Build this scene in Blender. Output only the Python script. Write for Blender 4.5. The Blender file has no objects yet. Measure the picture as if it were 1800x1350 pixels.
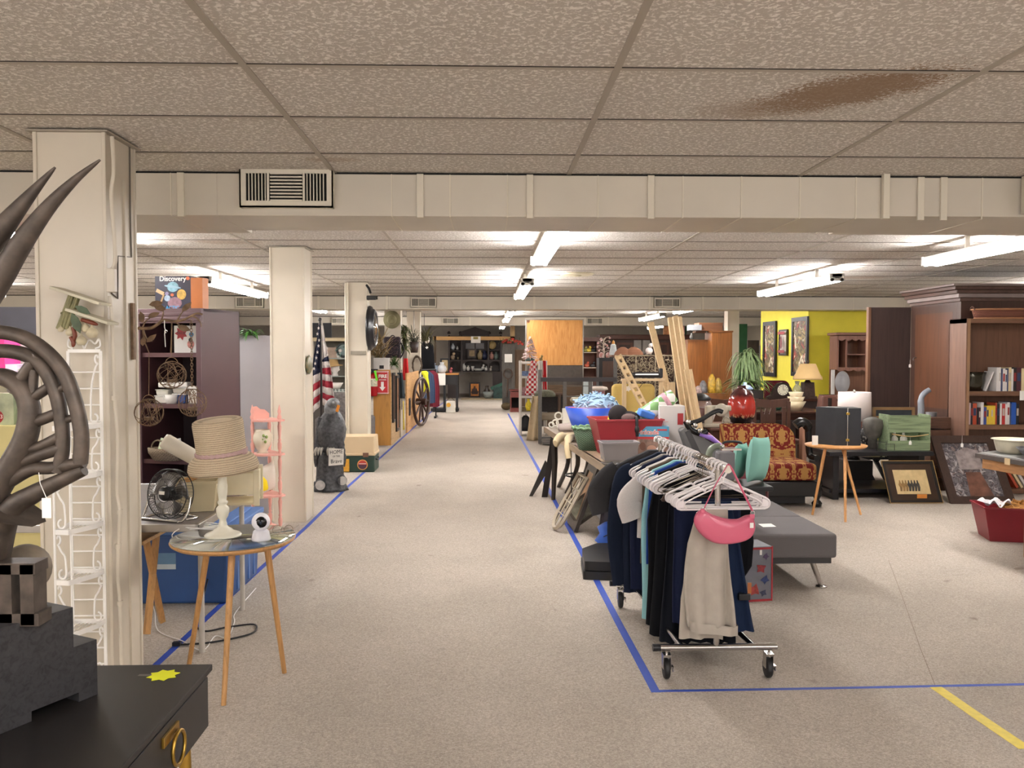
import bpy, math, random
from math import sin, cos, pi, radians as R
from mathutils import Vector as V, Matrix, Euler
sc = bpy.context.scene
COL = sc.collection
H = 1.486            # eye height
ZC = H + 0.9395      # ceiling height
F = 1484.0
cam_d = bpy.data.cameras.new('camera'); cam = bpy.data.objects.new('camera', cam_d); COL.objects.link(cam)
cam_d.sensor_fit = 'HORIZONTAL'; cam_d.sensor_width = 36.0; cam_d.lens = 36.0 * F / 1800.0
cam_d.clip_start = 0.05; cam_d.clip_end = 200
cam.location = (0, 0, H)
cam.rotation_euler = (R(90 - 2.05), 0, R(-1.70))
sc.camera = cam
CR = cam.rotation_euler.to_matrix()
sc.view_settings.view_transform = 'Standard'
sc.view_settings.look = 'None'
sc.view_settings.gamma = 1.0
sc.view_settings.use_curve_mapping = False
sc.view_settings.exposure = 1.35
wd = bpy.data.worlds.new('world'); sc.world = wd; wd.use_nodes = True
wd.node_tree.nodes['Background'].inputs[0].default_value = (1, .955, .92, 1)
wd.node_tree.nodes['Background'].inputs[1].default_value = 1.1
TUBE_STRENGTH = 34.0
rnd = random.Random(7)
def ray(px, py):
 return CR @ V(((px - 900) / F, -(py - 675) / F, -1))
def at(px, py, Y):
 d = ray(px, py); return V((0, 0, H)) + d * (Y / d.y)
def atz(px, py, Z):
 d = ray(px, py); return V((0, 0, H)) + d * ((Z - H) / d.z)
def atx(px, py, X):
 d = ray(px, py); return V((0, 0, H)) + d * (X / d.x)
def gr(px, py): return atz(px, py, 0.0)
def AX(px, Y): return at(px, 640, Y).x
def AZ(py, Y, px=900): return at(px, py, Y).z
def lin(c):
 if isinstance(c, str):
  c = [int(c[i:i+2], 16) / 255 for i in (0, 2, 4)]
  c = [x / 12.92 if x <= .04045 else ((x + .055) / 1.055) ** 2.4 for x in c]
 return (*c[:3], 1)
class Nt:
 def __init__(s, name):
  s.m = bpy.data.materials.new(name); s.m.use_nodes = True
  s.t = s.m.node_tree; s.b = s.t.nodes['Principled BSDF']
  s.tc = s.t.nodes.new('ShaderNodeTexCoord')
 def n(s, t, **k):
  x = s.t.nodes.new('ShaderNode' + t)
  for a, b in k.items(): setattr(x, a, b)
  return x
 def l(s, a, b): s.t.links.new(a, b)
 def map(s, scale=(1, 1, 1), rot=(0, 0, 0), loc=(0, 0, 0), src='Object'):
  m = s.n('Mapping'); m.inputs['Scale'].default_value = scale; m.inputs['Rotation'].default_value = rot; m.inputs['Location'].default_value = loc
  s.l(s.tc.outputs[src], m.inputs['Vector']); return m.outputs[0]
 def noise(s, vec, scale, detail=3, rough=.5, dist=0):
  x = s.n('TexNoise'); x.inputs['Scale'].default_value = scale; x.inputs['Detail'].default_value = detail
  x.inputs['Roughness'].default_value = rough; x.inputs['Distortion'].default_value = dist
  s.l(vec, x.inputs['Vector']); return x.outputs['Fac']
 def ramp(s, fac, stops, interp='LINEAR'):
  r = s.n('ValToRGB'); r.color_ramp.interpolation = interp
  e = r.color_ramp.elements
  while len(e) < len(stops): e.new(.5)
  for q, (p, c) in zip(e, stops): q.position = p; q.color = lin(c)
  s.l(fac, r.inputs[0]); return r.outputs[0]
 def mix(s, fac, a, b, mode='MIX'):
  m = s.n('MixRGB', blend_type=mode)
  for i, x in ((0, fac), (1, a), (2, b)):
   if isinstance(x, (int, float)): m.inputs[i].default_value = x
   elif isinstance(x, (tuple, str)): m.inputs[i].default_value = lin(x)
   else: s.l(x, m.inputs[i])
  return m.outputs[0]
 def math(s, op, a, b=0.0, c=None):
  m = s.n('Math', operation=op)
  for i, x in enumerate((a, b) if c is None else (a, b, c)):
   if isinstance(x, (int, float)): m.inputs[i].default_value = x
   else: s.l(x, m.inputs[i])
  return m.outputs[0]
 def bump(s, h, strength=.3, dist=.01):
  b = s.n('Bump'); b.inputs['Strength'].default_value = strength; b.inputs['Distance'].default_value = dist
  s.l(h, b.inputs['Height']); s.l(b.outputs[0], s.b.inputs['Normal'])
 def set(s, rough=.5, metal=0, spec=.5, color=None):
  s.b.inputs['Roughness'].default_value = rough; s.b.inputs['Metallic'].default_value = metal
  s.b.inputs['Specular IOR Level'].default_value = spec
  if color is not None:
   if isinstance(color, (str, tuple)): s.b.inputs['Base Color'].default_value = lin(color)
   else: s.l(color, s.b.inputs['Base Color'])
  return s.m
MATS = {}
def dark(c, k):
 c = lin(c); return tuple(min(1, x * k) for x in c[:3])
def mat(color, rough=.6, metal=0, var=.12, sc_=6, kind='plain', spec=.5, c2=None):
 key = (color, rough, metal, var, sc_, kind, spec, c2)
 if key in MATS: return MATS[key]
 n = Nt('%s_%s' % (kind, color if isinstance(color, str) else 'tone'))
 a, b = dark(color, 1 - var), dark(color, 1 + var)
 if kind == 'plain':
  f = n.noise(n.map(), sc_, 3); col = n.ramp(f, [(.3, a), (.7, b)])
  m = n.set(rough, metal, spec, col)
 elif kind == 'wood':       # grain along local z
  f = n.noise(n.map((sc_, sc_, sc_ * .07)), 5, 5, .6, 1.2); g = n.noise(n.map((sc_ * 5, sc_ * 5, sc_ * .2)), 6, 2)
  col = n.ramp(n.math('ADD', n.math('MULTIPLY', f, .7), n.math('MULTIPLY', g, .3)), [(.32, dark(color, 1 - 2 * var)), (.5, color), (.7, dark(color, 1 + var))])
  m = n.set(rough, metal, spec, col)
 elif kind in ('woodx', 'woody'):
  s3 = (sc_ * .07, sc_, sc_) if kind == 'woodx' else (sc_, sc_ * .07, sc_)
  f = n.noise(n.map(s3), 5, 5, .6, 1.2)
  col = n.ramp(f, [(.32, dark(color, 1 - 2 * var)), (.5, color), (.7, dark(color, 1 + var))])
  m = n.set(rough, metal, spec, col)
 elif kind == 'fabric':
  f = n.noise(n.map(), sc_ * 40, 2); g = n.noise(n.map(), sc_, 3)
  col = n.ramp(n.math('ADD', n.math('MULTIPLY', f, .55), n.math('MULTIPLY', g, .45)), [(.3, a), (.7, b)])
  m = n.set(.95, 0, .15, col); n.bump(f, .25, .003)
 elif kind == 'mottle':     # two colours in patches
  f = n.noise(n.map(), sc_, 4, .6); col = n.ramp(f, [(.42, color), (.56, c2)])
  m = n.set(rough, metal, spec, col)
 elif kind == 'spots':
  v = n.n('TexVoronoi'); v.inputs['Scale'].default_value = sc_; n.l(n.map(), v.inputs['Vector'])
  col = n.ramp(v.outputs['Distance'], [(.28, c2), (.36, color)]); m = n.set(rough, metal, spec, col)
 elif kind == 'check':
  v = n.n('TexChecker'); v.inputs['Scale'].default_value = sc_; v.inputs[1].default_value = lin(color); v.inputs[2].default_value = lin(c2)
  n.l(n.map(), v.inputs['Vector']); m = n.set(rough, metal, spec, v.outputs[0])
 elif kind == 'weave':
  v = n.n('TexBrick'); v.inputs['Scale'].default_value = sc_; v.inputs['Color1'].default_value = lin(color); v.inputs['Color2'].default_value = lin(dark(color, 1.25))
  v.inputs['Mortar'].default_value = lin(c2 or dark(color, .3)); v.inputs['Mortar Size'].default_value = .03
  v.inputs['Brick Width'].default_value = .5; v.inputs['Row Height'].default_value = .2
  n.l(n.map((1, 1, 1), (R(90), 0, 0)), v.inputs['Vector']); m = n.set(.9, 0, .2, v.outputs[0]); n.bump(v.outputs['Fac'], -.5, .004)
 elif kind == 'ribs':       # horizontal rows, like braided straw
  w = n.n('TexWave'); w.bands_direction = 'Z'; w.inputs['Scale'].default_value = sc_; w.inputs['Distortion'].default_value = 1.2; w.inputs['Detail'].default_value = 2; w.inputs['Detail Scale'].default_value = 6
  n.l(n.map(), w.inputs['Vector']); g = n.noise(n.map(), sc_ * 9, 1)
  col = n.ramp(n.math('ADD', n.math('MULTIPLY', w.outputs['Fac'], .6), n.math('MULTIPLY', g, .4)), [(.25, dark(color, 1 - 3 * var)), (.6, color)])
  m = n.set(.9, 0, .2, col); n.bump(w.outputs['Fac'], .6, .004)
 elif kind == 'glass':
  m = n.m; n.set(rough, 0, .5, color); n.b.inputs['Transmission Weight'].default_value = 1; n.b.inputs['IOR'].default_value = 1.45
 elif kind == 'clear':      # thin clear plastic
  m = n.m; n.set(.12, 0, .8, color); n.b.inputs['Alpha'].default_value = sc_
 elif kind == 'art':        # loose painterly patches of several colours
  f = n.noise(n.map(), sc_, 4, .65, 1.5); g = n.noise(n.map(loc=(3, 7, 1)), sc_ * 1.7, 4, .6, .8)
  c3 = c2 or ('d9b27a', '8a2a1e', '3e4a2a', 'efe6d2')
  col = n.ramp(f, [(.34, color), (.44, c3[0]), (.53, c3[1]), (.62, c3[2])], 'EASE')
  col = n.mix(n.ramp(g, [(.55, (0, 0, 0)), (.63, (1, 1, 1))]), col, c3[3]); m = n.set(rough, 0, spec, col)
 MATS[key] = m; return m
def P(c, rough=.5, **k): return mat(c, rough, **k)
def WD(c, rough=.45, **k): k.setdefault('kind', 'wood'); k.setdefault('var', .16); return mat(c, rough, **k)
def FB(c, **k): return mat(c, kind='fabric', **k)
def MT(c, rough=.3, **k): return mat(c, rough, 1, **k)
CHROME = MT('c9c6c4', .18, var=.04); BLACK = P('16161a', .45); WHITE = P('e9e6e2', .5, var=.04)
PAPER = P('efece6', .7, var=.03); BLACKMETAL = P('1b1a1b', .35, var=.1)
def emit(name, color, strength):
 m = bpy.data.materials.new(name); m.use_nodes = True; b = m.node_tree.nodes['Principled BSDF']
 b.inputs['Base Color'].default_value = lin(color); b.inputs['Emission Color'].default_value = lin(color); b.inputs['Emission Strength'].default_value = strength
 return m
class MB:
 def __init__(s): s.v = []; s.f = []; s.sm = []; s.mi = []; s.k = 0
 def use(s, k): s.k = k; return s
 def add(s, vs, fs, smooth=False):
  o = len(s.v); s.v += [V(p) for p in vs]
  for f in fs: s.f.append([o + i for i in f]); s.sm.append(smooth); s.mi.append(s.k)
  return s
 def hexa(s, p, smooth=False):   # 8 corners: bottom 4 ccw, top 4 ccw
  return s.add(p, [(3, 2, 1, 0), (4, 5, 6, 7), (0, 1, 5, 4), (1, 2, 6, 5), (2, 3, 7, 6), (3, 0, 4, 7)], smooth)
 def box(s, c, d, rz=0, M=None, top=None):  # centre, size; top=(sx,sy) taper of the top
  x, y, z = d[0] / 2, d[1] / 2, d[2] / 2; t = top or (1, 1)
  p = [V((-x, -y, -z)), V((x, -y, -z)), V((x, y, -z)), V((-x, y, -z)), V((-x * t[0], -y * t[1], z)), V((x * t[0], -y * t[1], z)), V((x * t[0], y * t[1], z)), V((-x * t[0], y * t[1], z))]
  m = M if M is not None else Matrix.Rotation(rz, 3, 'Z')
  return s.hexa([m @ q + V(c) for q in p])
 def bx(s, x0, x1, y0, y1, z0, z1): return s.box(((x0 + x1) / 2, (y0 + y1) / 2, (z0 + z1) / 2), (abs(x1 - x0), abs(y1 - y0), abs(z1 - z0)))
 def tube(s, pts, r, n=8, closed=False, sq=1.0, cap=True, up=None):
  pts = [V(p) for p in pts]; N = len(pts)
  rr = r if isinstance(r, (list, tuple)) else [r] * N
  rings = []; prev = None
  for i, p in enumerate(pts):
   if closed: t = pts[(i + 1) % N] - pts[i - 1]
   else: t = pts[min(i + 1, N - 1)] - pts[max(i - 1, 0)]
   if t.length < 1e-9: t = V((0, 0, 1))
   t.normalize()
   if prev is None:
    a = V(up) if up else (V((0, 0, 1)) if abs(t.z) < .9 else V((1, 0, 0)))
    u = (a - t * a.dot(t)).normalized()
   else:
    u = prev - t * prev.dot(t)
    u = u.normalized() if u.length > 1e-6 else prev
   prev = u; w = t.cross(u)
   rings.append([p + (u * cos(2 * pi * k / n) + w * sin(2 * pi * k / n) * sq) * rr[i] for k in range(n)])
  vs = [q for g in rings for q in g]; fs = []
  for i in range(N if closed else N - 1):
   j = (i + 1) % N
   for k in range(n): fs.append((i * n + k, i * n + (k + 1) % n, j * n + (k + 1) % n, j * n + k))
  s.add(vs, fs, n > 4)
  if cap and not closed:
   s.add(rings[0], [tuple(reversed(range(n)))]); s.add(rings[-1], [tuple(range(n))])
  return s
 def cyl(s, a, b, r0, r1=None, n=16, cap=True): return s.tube([a, b], [r0, r0 if r1 is None else r1], n, cap=cap)
 def lathe(s, prof, c=(0, 0, 0), n=20, M=None, ry=1.0, wob=None):
  c = V(c); vs = []; fs = []; m = M if M is not None else Matrix.Identity(3)
  for (r, z) in prof:
   for k in range(n):
    a = 2 * pi * k / n; q = r * (wob(a, z) if wob else 1)
    vs.append(m @ V((q * cos(a), q * sin(a) * ry, z)) + c)
  for i in range(len(prof) - 1):
   for k in range(n): fs.append((i * n + k, i * n + (k + 1) % n, (i + 1) * n + (k + 1) % n, (i + 1) * n + k))
  s.add(vs, fs, True)
  if prof[0][0] > 1e-5: s.add(vs[:n], [tuple(reversed(range(n)))])
  if prof[-1][0] > 1e-5: s.add(vs[-n:], [tuple(range(n))])
  return s
 def ball(s, c, r, n=14, m=8, M=None):
  if not isinstance(r, (tuple, list)): r = (r, r, r)
  mm = M if M is not None else Matrix.Identity(3)
  vs = []; fs = []
  for i in range(m + 1):
   t = pi * i / m
   for k in range(n): vs.append(mm @ V((r[0] * sin(t) * cos(2 * pi * k / n), r[1] * sin(t) * sin(2 * pi * k / n), -r[2] * cos(t))) + V(c))
  for i in range(m):
   for k in range(n): fs.append((i * n + k, i * n + (k + 1) % n, (i + 1) * n + (k + 1) % n, (i + 1) * n + k))
  return s.add(vs, fs, True)
 def prism(s, poly, o, u, v, t, smooth=False):   # poly in (u,v) frame at o, thickness t along u x v
  u, v, o = V(u).normalized(), V(v).normalized(), V(o); w = u.cross(v)
  n = len(poly); a = [o + u * p[0] + v * p[1] for p in poly]; b = [p + w * t for p in a]
  ar = sum(poly[i][0] * poly[(i + 1) % n][1] - poly[(i + 1) % n][0] * poly[i][1] for i in range(n))
  if (ar < 0): a.reverse(); b.reverse()
  s.add(a + b, [tuple(reversed(range(n))), tuple(range(n, 2 * n))]); s.add(a + b, [(i, (i + 1) % n, n + (i + 1) % n, n + i) for i in range(n)], smooth)
  return s
 def grid(s, fn, nu, nv, closed=False, smooth=True):
  vs = [V(fn(i / (nu if closed else nu - 1), j / (nv - 1))) for j in range(nv) for i in range(nu)]; fs = []
  for j in range(nv - 1):
   for i in range(nu if closed else nu - 1): fs.append((j * nu + i, j * nu + (i + 1) % nu, (j + 1) * nu + (i + 1) % nu, (j + 1) * nu + i))
  return s.add(vs, fs, smooth)
 def frame(s, o, u, v, w, h, b, t):   # rectangular picture-frame ring
  for p in ([(0, 0), (w, 0), (w - b, b), (b, b)], [(w, 0), (w, h), (w - b, h - b), (w - b, b)], [(w, h), (0, h), (b, h - b), (w - b, h - b)], [(0, h), (0, 0), (b, b), (b, h - b)]): s.prism(p, o, u, v, t)
  return s
 def build(s, name, m, parent=None, world=False, bevel=0, seg=2, solid=0, sub=0, rz=0):
  vs = s.v
  if parent is not None and world:
   inv = wmat(parent).inverted(); vs = [inv @ p for p in vs]; loc = None
  elif parent is None:
   xs = [p.x for p in vs]; ys = [p.y for p in vs]; zs = [p.z for p in vs]
   loc = V(((min(xs) + max(xs)) / 2, (min(ys) + max(ys)) / 2, min(zs))); vs = [p - loc for p in vs]
   if rz: q = Matrix.Rotation(-rz, 3, 'Z'); vs = [q @ p for p in vs]
  me = bpy.data.meshes.new(name); me.from_pydata([tuple(p) for p in vs], [], s.f)
  ms = m if isinstance(m, (list, tuple)) else [m]
  for x in ms: me.materials.append(x)
  for i, p in enumerate(me.polygons): p.use_smooth = s.sm[i]; p.material_index = min(s.mi[i], len(ms) - 1)
  me.update(); o = bpy.data.objects.new(name, me); COL.objects.link(o)
  if parent is not None: o.parent = parent
  elif loc is not None: o.location = loc; o.rotation_euler.z = rz
  if solid: q = o.modifiers.new('s', 'SOLIDIFY'); q.thickness = solid; q.offset = 0
  if bevel: q = o.modifiers.new('b', 'BEVEL'); q.width = bevel; q.segments = seg; q.limit_method = 'ANGLE'; q.harden_normals = False
  if sub: q = o.modifiers.new('u', 'SUBSURF'); q.levels = sub; q.render_levels = sub
  return o
def wmat(o):
 m = Matrix.Translation(o.location) @ o.rotation_euler.to_matrix().to_4x4()
 return wmat(o.parent) @ m if o.parent else m
def thing(name, label, cat, loc=(0, 0, 0), rz=0, group=None):
 o = bpy.data.objects.new(name, None); COL.objects.link(o); o.empty_display_size = .05
 o.location = loc; o.rotation_euler = (0, 0, rz); o['label'] = label; o['category'] = cat
 if group: o['group'] = group
 return o
def tag(o, label, cat, group=None, kind=None):
 o['label'] = label; o['category'] = cat
 if group: o['group'] = group
 if kind: o['kind'] = kind
 return o
def struct(o): o['kind'] = 'structure'; return o
def kids(o): return [c for c in bpy.data.objects if c.parent == o]
def dup(root, loc, rz=0, label=None, group=None, mats=None):
 r = root.copy(); COL.objects.link(r); r.location = loc; r.rotation_euler = (0, 0, rz)
 if label: r['label'] = label
 if group: r['group'] = group
 def rec(a, b):
  for ch in kids(a):
   c = ch.copy(); COL.objects.link(c); c.parent = b
   if mats and ch.name.split('.')[0] in mats:
    c.data = c.data.copy(); c.data.materials[0] = mats[ch.name.split('.')[0]]
   rec(ch, c)
 rec(root, r); return r
def text(s_, size, m, parent, o, u, v, name='lettering', align='CENTER', ext=.0006, world=True, squeeze=1.0, bold=0.0):
 cu = bpy.data.curves.new('t', 'FONT'); cu.body = s_; cu.size = size; cu.align_x = align; cu.align_y = 'CENTER'; cu.extrude = ext; cu.offset = bold; cu.resolution_u = 3
 t = bpy.data.objects.new('t', cu); COL.objects.link(t)
 dg = bpy.context.evaluated_depsgraph_get(); me = bpy.data.meshes.new_from_object(t.evaluated_get(dg))
 bpy.data.objects.remove(t)
 u, v = V(u).normalized(), V(v).normalized(); w = u.cross(v)
 b = MB(); b.add([V(o) + u * q.co.x * squeeze + v * q.co.y + w * q.co.z for q in me.vertices], [tuple(p.vertices) for p in me.polygons])
 bpy.data.meshes.remove(me)
 return b.build(name, m, parent, world=world and parent is not None)
def bez(pts, n=8):   # catmull-rom through points
 pts = [V(p) for p in pts]; out = []
 for i in range(len(pts) - 1):
  p0, p1, p2, p3 = pts[max(i - 1, 0)], pts[i], pts[i + 1], pts[min(i + 2, len(pts) - 1)]
  for k in range(n):
   t = k / n; out.append(.5 * ((2 * p1) + (p2 - p0) * t + (2 * p0 - 5 * p1 + 4 * p2 - p3) * t * t + (3 * p1 - p0 - 3 * p2 + p3) * t ** 3))
 out.append(pts[-1]); return out
def arc(c, r, a0, a1, n, u=(1, 0, 0), v=(0, 0, 1)):
 return [V(c) + V(u) * r * cos(a0 + (a1 - a0) * i / n) + V(v) * r * sin(a0 + (a1 - a0) * i / n) for i in range(n + 1)]
UX, UY, UZ = V((1, 0, 0)), V((0, 1, 0)), V((0, 0, 1))
def flat(parent, name, m, o, u, v, poly, t=.0006, world=True):   # thin printed / stuck-on patch
 return MB().prism(poly, o, u, v, t).build(name, m, parent, world=world)
def rect(w, h, x=0, y=0): return [(x, y), (x + w, y), (x + w, y + h), (x, y + h)]
def disc(r, x=0, y=0, n=20, ry=None): return [(x + r * cos(2 * pi * k / n), y + (ry or r) * sin(2 * pi * k / n)) for k in range(n)]
# lamps of the room, plus unseen fill lamps added around the viewer
TUBE = emit('fluorescent_tube', (1, .98, .975), TUBE_STRENGTH)
LAMPW = P('d8d4cc', .4, var=.03)
def ceiling_light(x, y0, y1, label):
 yc = (y0 + y1) / 2; L = y1 - y0; z = ZC - .10
 t = thing('ceiling_light', label, 'light', (x, yc, z - .085), 0, 'fluorescent strip lights on the ceiling')
 b = MB().box((0, 0, .065), (.11, L, .04)); b.box((0, 0, .04), (.05, L, .02), top=(2, 1)); b.build('light_body', LAMPW, t, bevel=.004)
 for s in (-1, 1):
  MB().cyl((s * .05, -L / 2 + .03, .018), (s * .05, L / 2 - .03, .018), .0165, n=10).build('tube', TUBE, t)
 for s in (-1, 1):
  e = MB().box((0, s * (L / 2 - .008), .045), (.15, .016, .075))
  for q in (-1, 1): e.cyl((q * .05, s * (L / 2 - .03), .018), (q * .05, s * L / 2, .018), .019, n=10)
  e.build('end_cap', LAMPW, t)
 for s in (-1, 1): MB().box((0, s * L * .27, .135), (.035, .02, .10)).build('hanger', LAMPW, t)
 return t
for (x, y0, y1, lb) in [
 (.45, 4.98, 7.3, 'long strip light hanging above the middle aisle just past the nearest duct'),
 (.45, 9.4, 11.8, 'second strip light above the aisle, before the second duct'),
 (.45, 15.2, 17.6, 'aisle strip light seen through the gap under the second duct'),
 (.45, 18.2, 20.6, 'farthest strip light above the aisle in front of the third duct'),
 (3.84, 4.75, 7.25, 'large strip light at the right edge above the bookcase side'),
 (3.66, 8.75, 11.15, 'strip light on the right above the yellow wall and pictures'),
 (3.6, 14.4, 16.0, 'small bright strip light on the right just under the second duct'),
 (3.6, 17.2, 19.6, 'strip light on the right above the leaning white boards'),
 (-3.08, 4.9, 7.3, 'strip light at the far left partly behind the horns'),
 (-3.05, 9.25, 11.65, 'strip light on the left above the purple bookcase and boxed game'),
 (-3.05, 14.4, 15.9, 'strip light on the left seen above the flag'),
 (-3.05, 18.6, 21.0, 'farthest strip light on the left, beyond the flag'),
 (7.4, 9.0, 11.4, 'strip light over the tall dark cabinets on the right'),
 (-6.6, 9.3, 11.7, 'strip light over the far left part of the shop'),
 (-6.6, 4.9, 7.3, 'strip light over the near left part of the shop'),
 (.45, 23.5, 25.9, 'strip light in front of the far dark hutch'),
 (5.0, 23.5, 25.9, 'strip light over the furniture at the far right end'),
 (-3.9, 24.0, 26.4, 'strip light over the far left end of the shop'),
 (-3.05, -1.3, 1.1, 'strip light on the left above and behind the viewer'),
 (.45, -1.6, .8, 'strip light in the middle above and behind the viewer'),
 (3.84, -1.3, 1.1, 'strip light on the right above and behind the viewer'),
 (-6.6, -1.3, 1.1, 'added unseen fill strip light far to the left of the viewer'),  # unseen lamp added to brighten the foreground
 (-3.05, -5.2, -2.8, 'added unseen fill strip light on the left near the front wall'),  # this row of three is added out of view as foreground fill
 (.45, -5.2, -2.8, 'added unseen fill strip light in the middle near the front wall'),
 (3.84, -5.2, -2.8, 'added unseen fill strip light on the right near the front wall'),
]: ceiling_light(x, y0, y1, lb)
# room shell
XL, XR, YB, YF = -9.0, 9.0, -6.0, 29.5
def carpet():
 n = Nt('carpet'); v = n.map()
 f = n.noise(v, 115, 3, .8); g = n.noise(v, 300, 2, .9); w = n.noise(v, 1.1, 4, .55)
 col = n.ramp(n.math('ADD', n.math('MULTIPLY', f, .55), n.math('MULTIPLY', g, .45)), [(.36, (.27, .232, .195)), (.5, (.45, .395, .337)), (.64, (.66, .595, .525))])
 col = n.mix(.8, col, n.ramp(w, [(.3, (.82, .82, .82)), (.6, (1, 1, 1))]), 'MULTIPLY')
 st = n.noise(n.map((1, .8, 1)), 4.6, 2, .5); col = n.mix(n.ramp(st, [(.735, (0, 0, 0)), (.78, (.45, .45, .45))]), col, (.12, .085, .06))
 n.bump(f, .5, .006); return n.set(.97, 0, .1, col)
def ceiling_mat():
 n = Nt('ceiling_tile'); v = n.map()
 f = n.noise(v, 62, 2, .6, .6); sp = n.ramp(f, [(.50, (0, 0, 0)), (.62, (1, 1, 1))])
 col = n.mix(sp, (.55, .505, .455), (.86, .82, .77))
 def stain(cx, cy, a, rx, ry, col, k, c):
  m = n.n('Mapping', vector_type='TEXTURE'); m.inputs['Location'].default_value = (cx, cy, 0); m.inputs['Rotation'].default_value = (0, 0, a); m.inputs['Scale'].default_value = (rx, ry, 1)
  n.l(n.tc.outputs['Object'], m.inputs['Vector'])
  L = n.n('VectorMath', operation='LENGTH'); n.l(m.outputs[0], L.inputs[0])
  q = n.math('ADD', L.outputs['Value'], n.math('MULTIPLY', n.math('SUBTRACT', n.noise(v, 9, 4, .7), .5), .9))
  q = n.math('ADD', q, n.math('MULTIPLY', n.math('SUBTRACT', n.noise(v, 75, 2, .7), .5), 2.2))
  return n.mix(n.ramp(q, [(.75, (k, k, k)), (1.0, (0, 0, 0))]), col, c)
 cy0 = (YB + YF) / 2
 col = stain(1.30, 3.02 - cy0, R(-40), .36, .19, col, .85, (.27, .17, .10))
 col = stain(1.08, 3.24 - cy0, R(-15), .27, .15, col, .5, (.33, .24, .17))
 col = stain(-2.2, 7.2 - cy0, 0, .3, .16, col, .45, (.36, .24, .15))
 col = stain(4.6, 10.3 - cy0, 0, .35, .2, col, .5, (.36, .24, .15))
 col = stain(-.75, 4.15 - cy0, 0, .14, .05, col, .4, (.36, .24, .15))
 h = n.math('ADD', f, n.math('MULTIPLY', n.noise(v, 160, 1), .3)); n.bump(h, .7, .006); return n.set(.95, 0, .1, col)
struct(MB().bx(XL, XR, YB, YF, -.1, 0).build('floor', carpet()))
ce = MB().bx(XL, XR, YB, YF, 0, .05).build('ceiling', ceiling_mat()); ce.location = (0, (YB + YF) / 2, ZC); struct(ce)
WALLP = P('b9ae9c', .8, var=.05, sc_=1.5)
struct(MB().bx(XL - .1, XL, YB, YF, 0, ZC).build('wall_left', WALLP))
struct(MB().bx(XR, XR + .1, YB, YF, 0, ZC).build('wall_right', WALLP))
struct(MB().bx(XL, XR, YF, YF + .1, 0, ZC).build('wall_back', P('a39c92', .8, var=.05)))
struct(MB().bx(XL, XR, YB - .1, YB, 0, .7).build('wall_front', WALLP))  # unseen; kept low so added world light fills the foreground
for i, (a, b, c, d, e) in enumerate([(XL, XR, YF - .02, YF, 'back'), (XR - .02, XR, YB, YF, 'right'), (XL, XL + .02, YB, YF, 'left')]):
 struct(MB().bx(a, b, c, d, 0, .1).build('baseboard_' + e, P('6f655a', .7)))
g = MB()
GX = [.43 + 1.2192 * k for k in range(-7, 8)]
for x in GX: g.box((x, (YB + YF) / 2, ZC - .002), (.024, YF - YB, .005))
struct(g.build('trim_1', P('aaa093', .6, var=.03)))
g = MB(); k = -14
while 2.805 + .6096 * k < YF:
 y = 2.805 + .6096 * k
 if y > YB: g.box((0, y, ZC - .0012), (XR - XL, .022, .004)); g.use(1).box((0, y - .0125, ZC - .0008), (XR - XL, .005, .004)); g.use(0)
 k += 1
struct(g.build('trim_2', [P('b3a99c', .6, var=.03), P('3a332c', .9)]))
# air ducts
DUCT = P('d0c8ba', .42, var=.05, sc_=2); DUCT2 = P('ddd5c4', .5, var=.03)
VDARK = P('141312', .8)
def grille(par, x, y, z, w, h, fx=True):     # register on the duct face, facing the viewer
 f = MB().frame((x - w / 2, y - .05, z - h / 2), UX, UZ, w, h, h * .16, -.012)
 f.box((x, y - .024, z - h / 2 + .004), (w - .004, .052, .008)); f.box((x, y - .024, z + h / 2 - .004), (w - .004, .052, .008))
 for s in (-1, 1): f.box((x + s * (w / 2 - .004), y - .024, z), (.008, .052, h))
 for s in (-1, 1): f.box((x + s * w * .19, y - .055, z), (w * .022, .008, h * .7))
 fr = f.build('vent_grille', DUCT2, par, world=True)
 MB().box((x, y - .03, z), (w * .93, .004, h * .8)).build('vent_opening', VDARK, par, world=True)
 s = MB()
 for k in range(9): s.box((x, y - .048, z - h * .33 + k * h * .66 / 8), (w * .34, .012, h * .035))
 for q in (-1, 1):
  for k in range(6): s.box((x + q * w * .31 + (k - 2.5) * w * .035, y - .048, z), (w * .009, .012, h * .68))
 s.build('louvres', DUCT2, fr)
 for q in fr.children: q.matrix_parent_inverse = Matrix.Identity(4); 
def fixlouvre(par):
 for c in kids(par):
  if c.name.startswith('vent_grille'):
   for q in kids(c): q.location = -V(par.location)
def duct(y0, y1, zb, label, vents, seams, straps, x0=XL, x1=XR, jog=None):
 t = thing('air_duct', label, 'duct', (0, (y0 + y1) / 2, zb))
 zt = ZC - .012
 b = MB()
 xs = jog or [(x0, x1, 0, 0)]
 for (a, c, dy, dz) in xs: b.bx(a, c, y0, y1 + dy, zb + dz, zt)
 b.build('duct_body', DUCT, t, world=True, bevel=.003)
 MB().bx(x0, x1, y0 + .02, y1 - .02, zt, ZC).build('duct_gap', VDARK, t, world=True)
 for x in seams:
  MB().box((x, y0 - .002, (zb + zt) / 2), (.006, .006, zt - zb)).box((x, (y0 + y1) / 2, zb - .001), (.006, y1 - y0, .004)).build('seam', DUCT2, t, world=True)
 for x in straps:
  MB().box((x, y0 - .008, (zb + zt) / 2 - .004), (.035, .014, zt - zb + .01)).build('strap', DUCT2, t, world=True, bevel=.002)
 for (x, w, h, z) in vents: grille(t, x, y0, z, w, h)
 fixlouvre(t); return t
s1 = 4.425 / F
X1 = lambda px: AX(px, 4.42)
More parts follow.
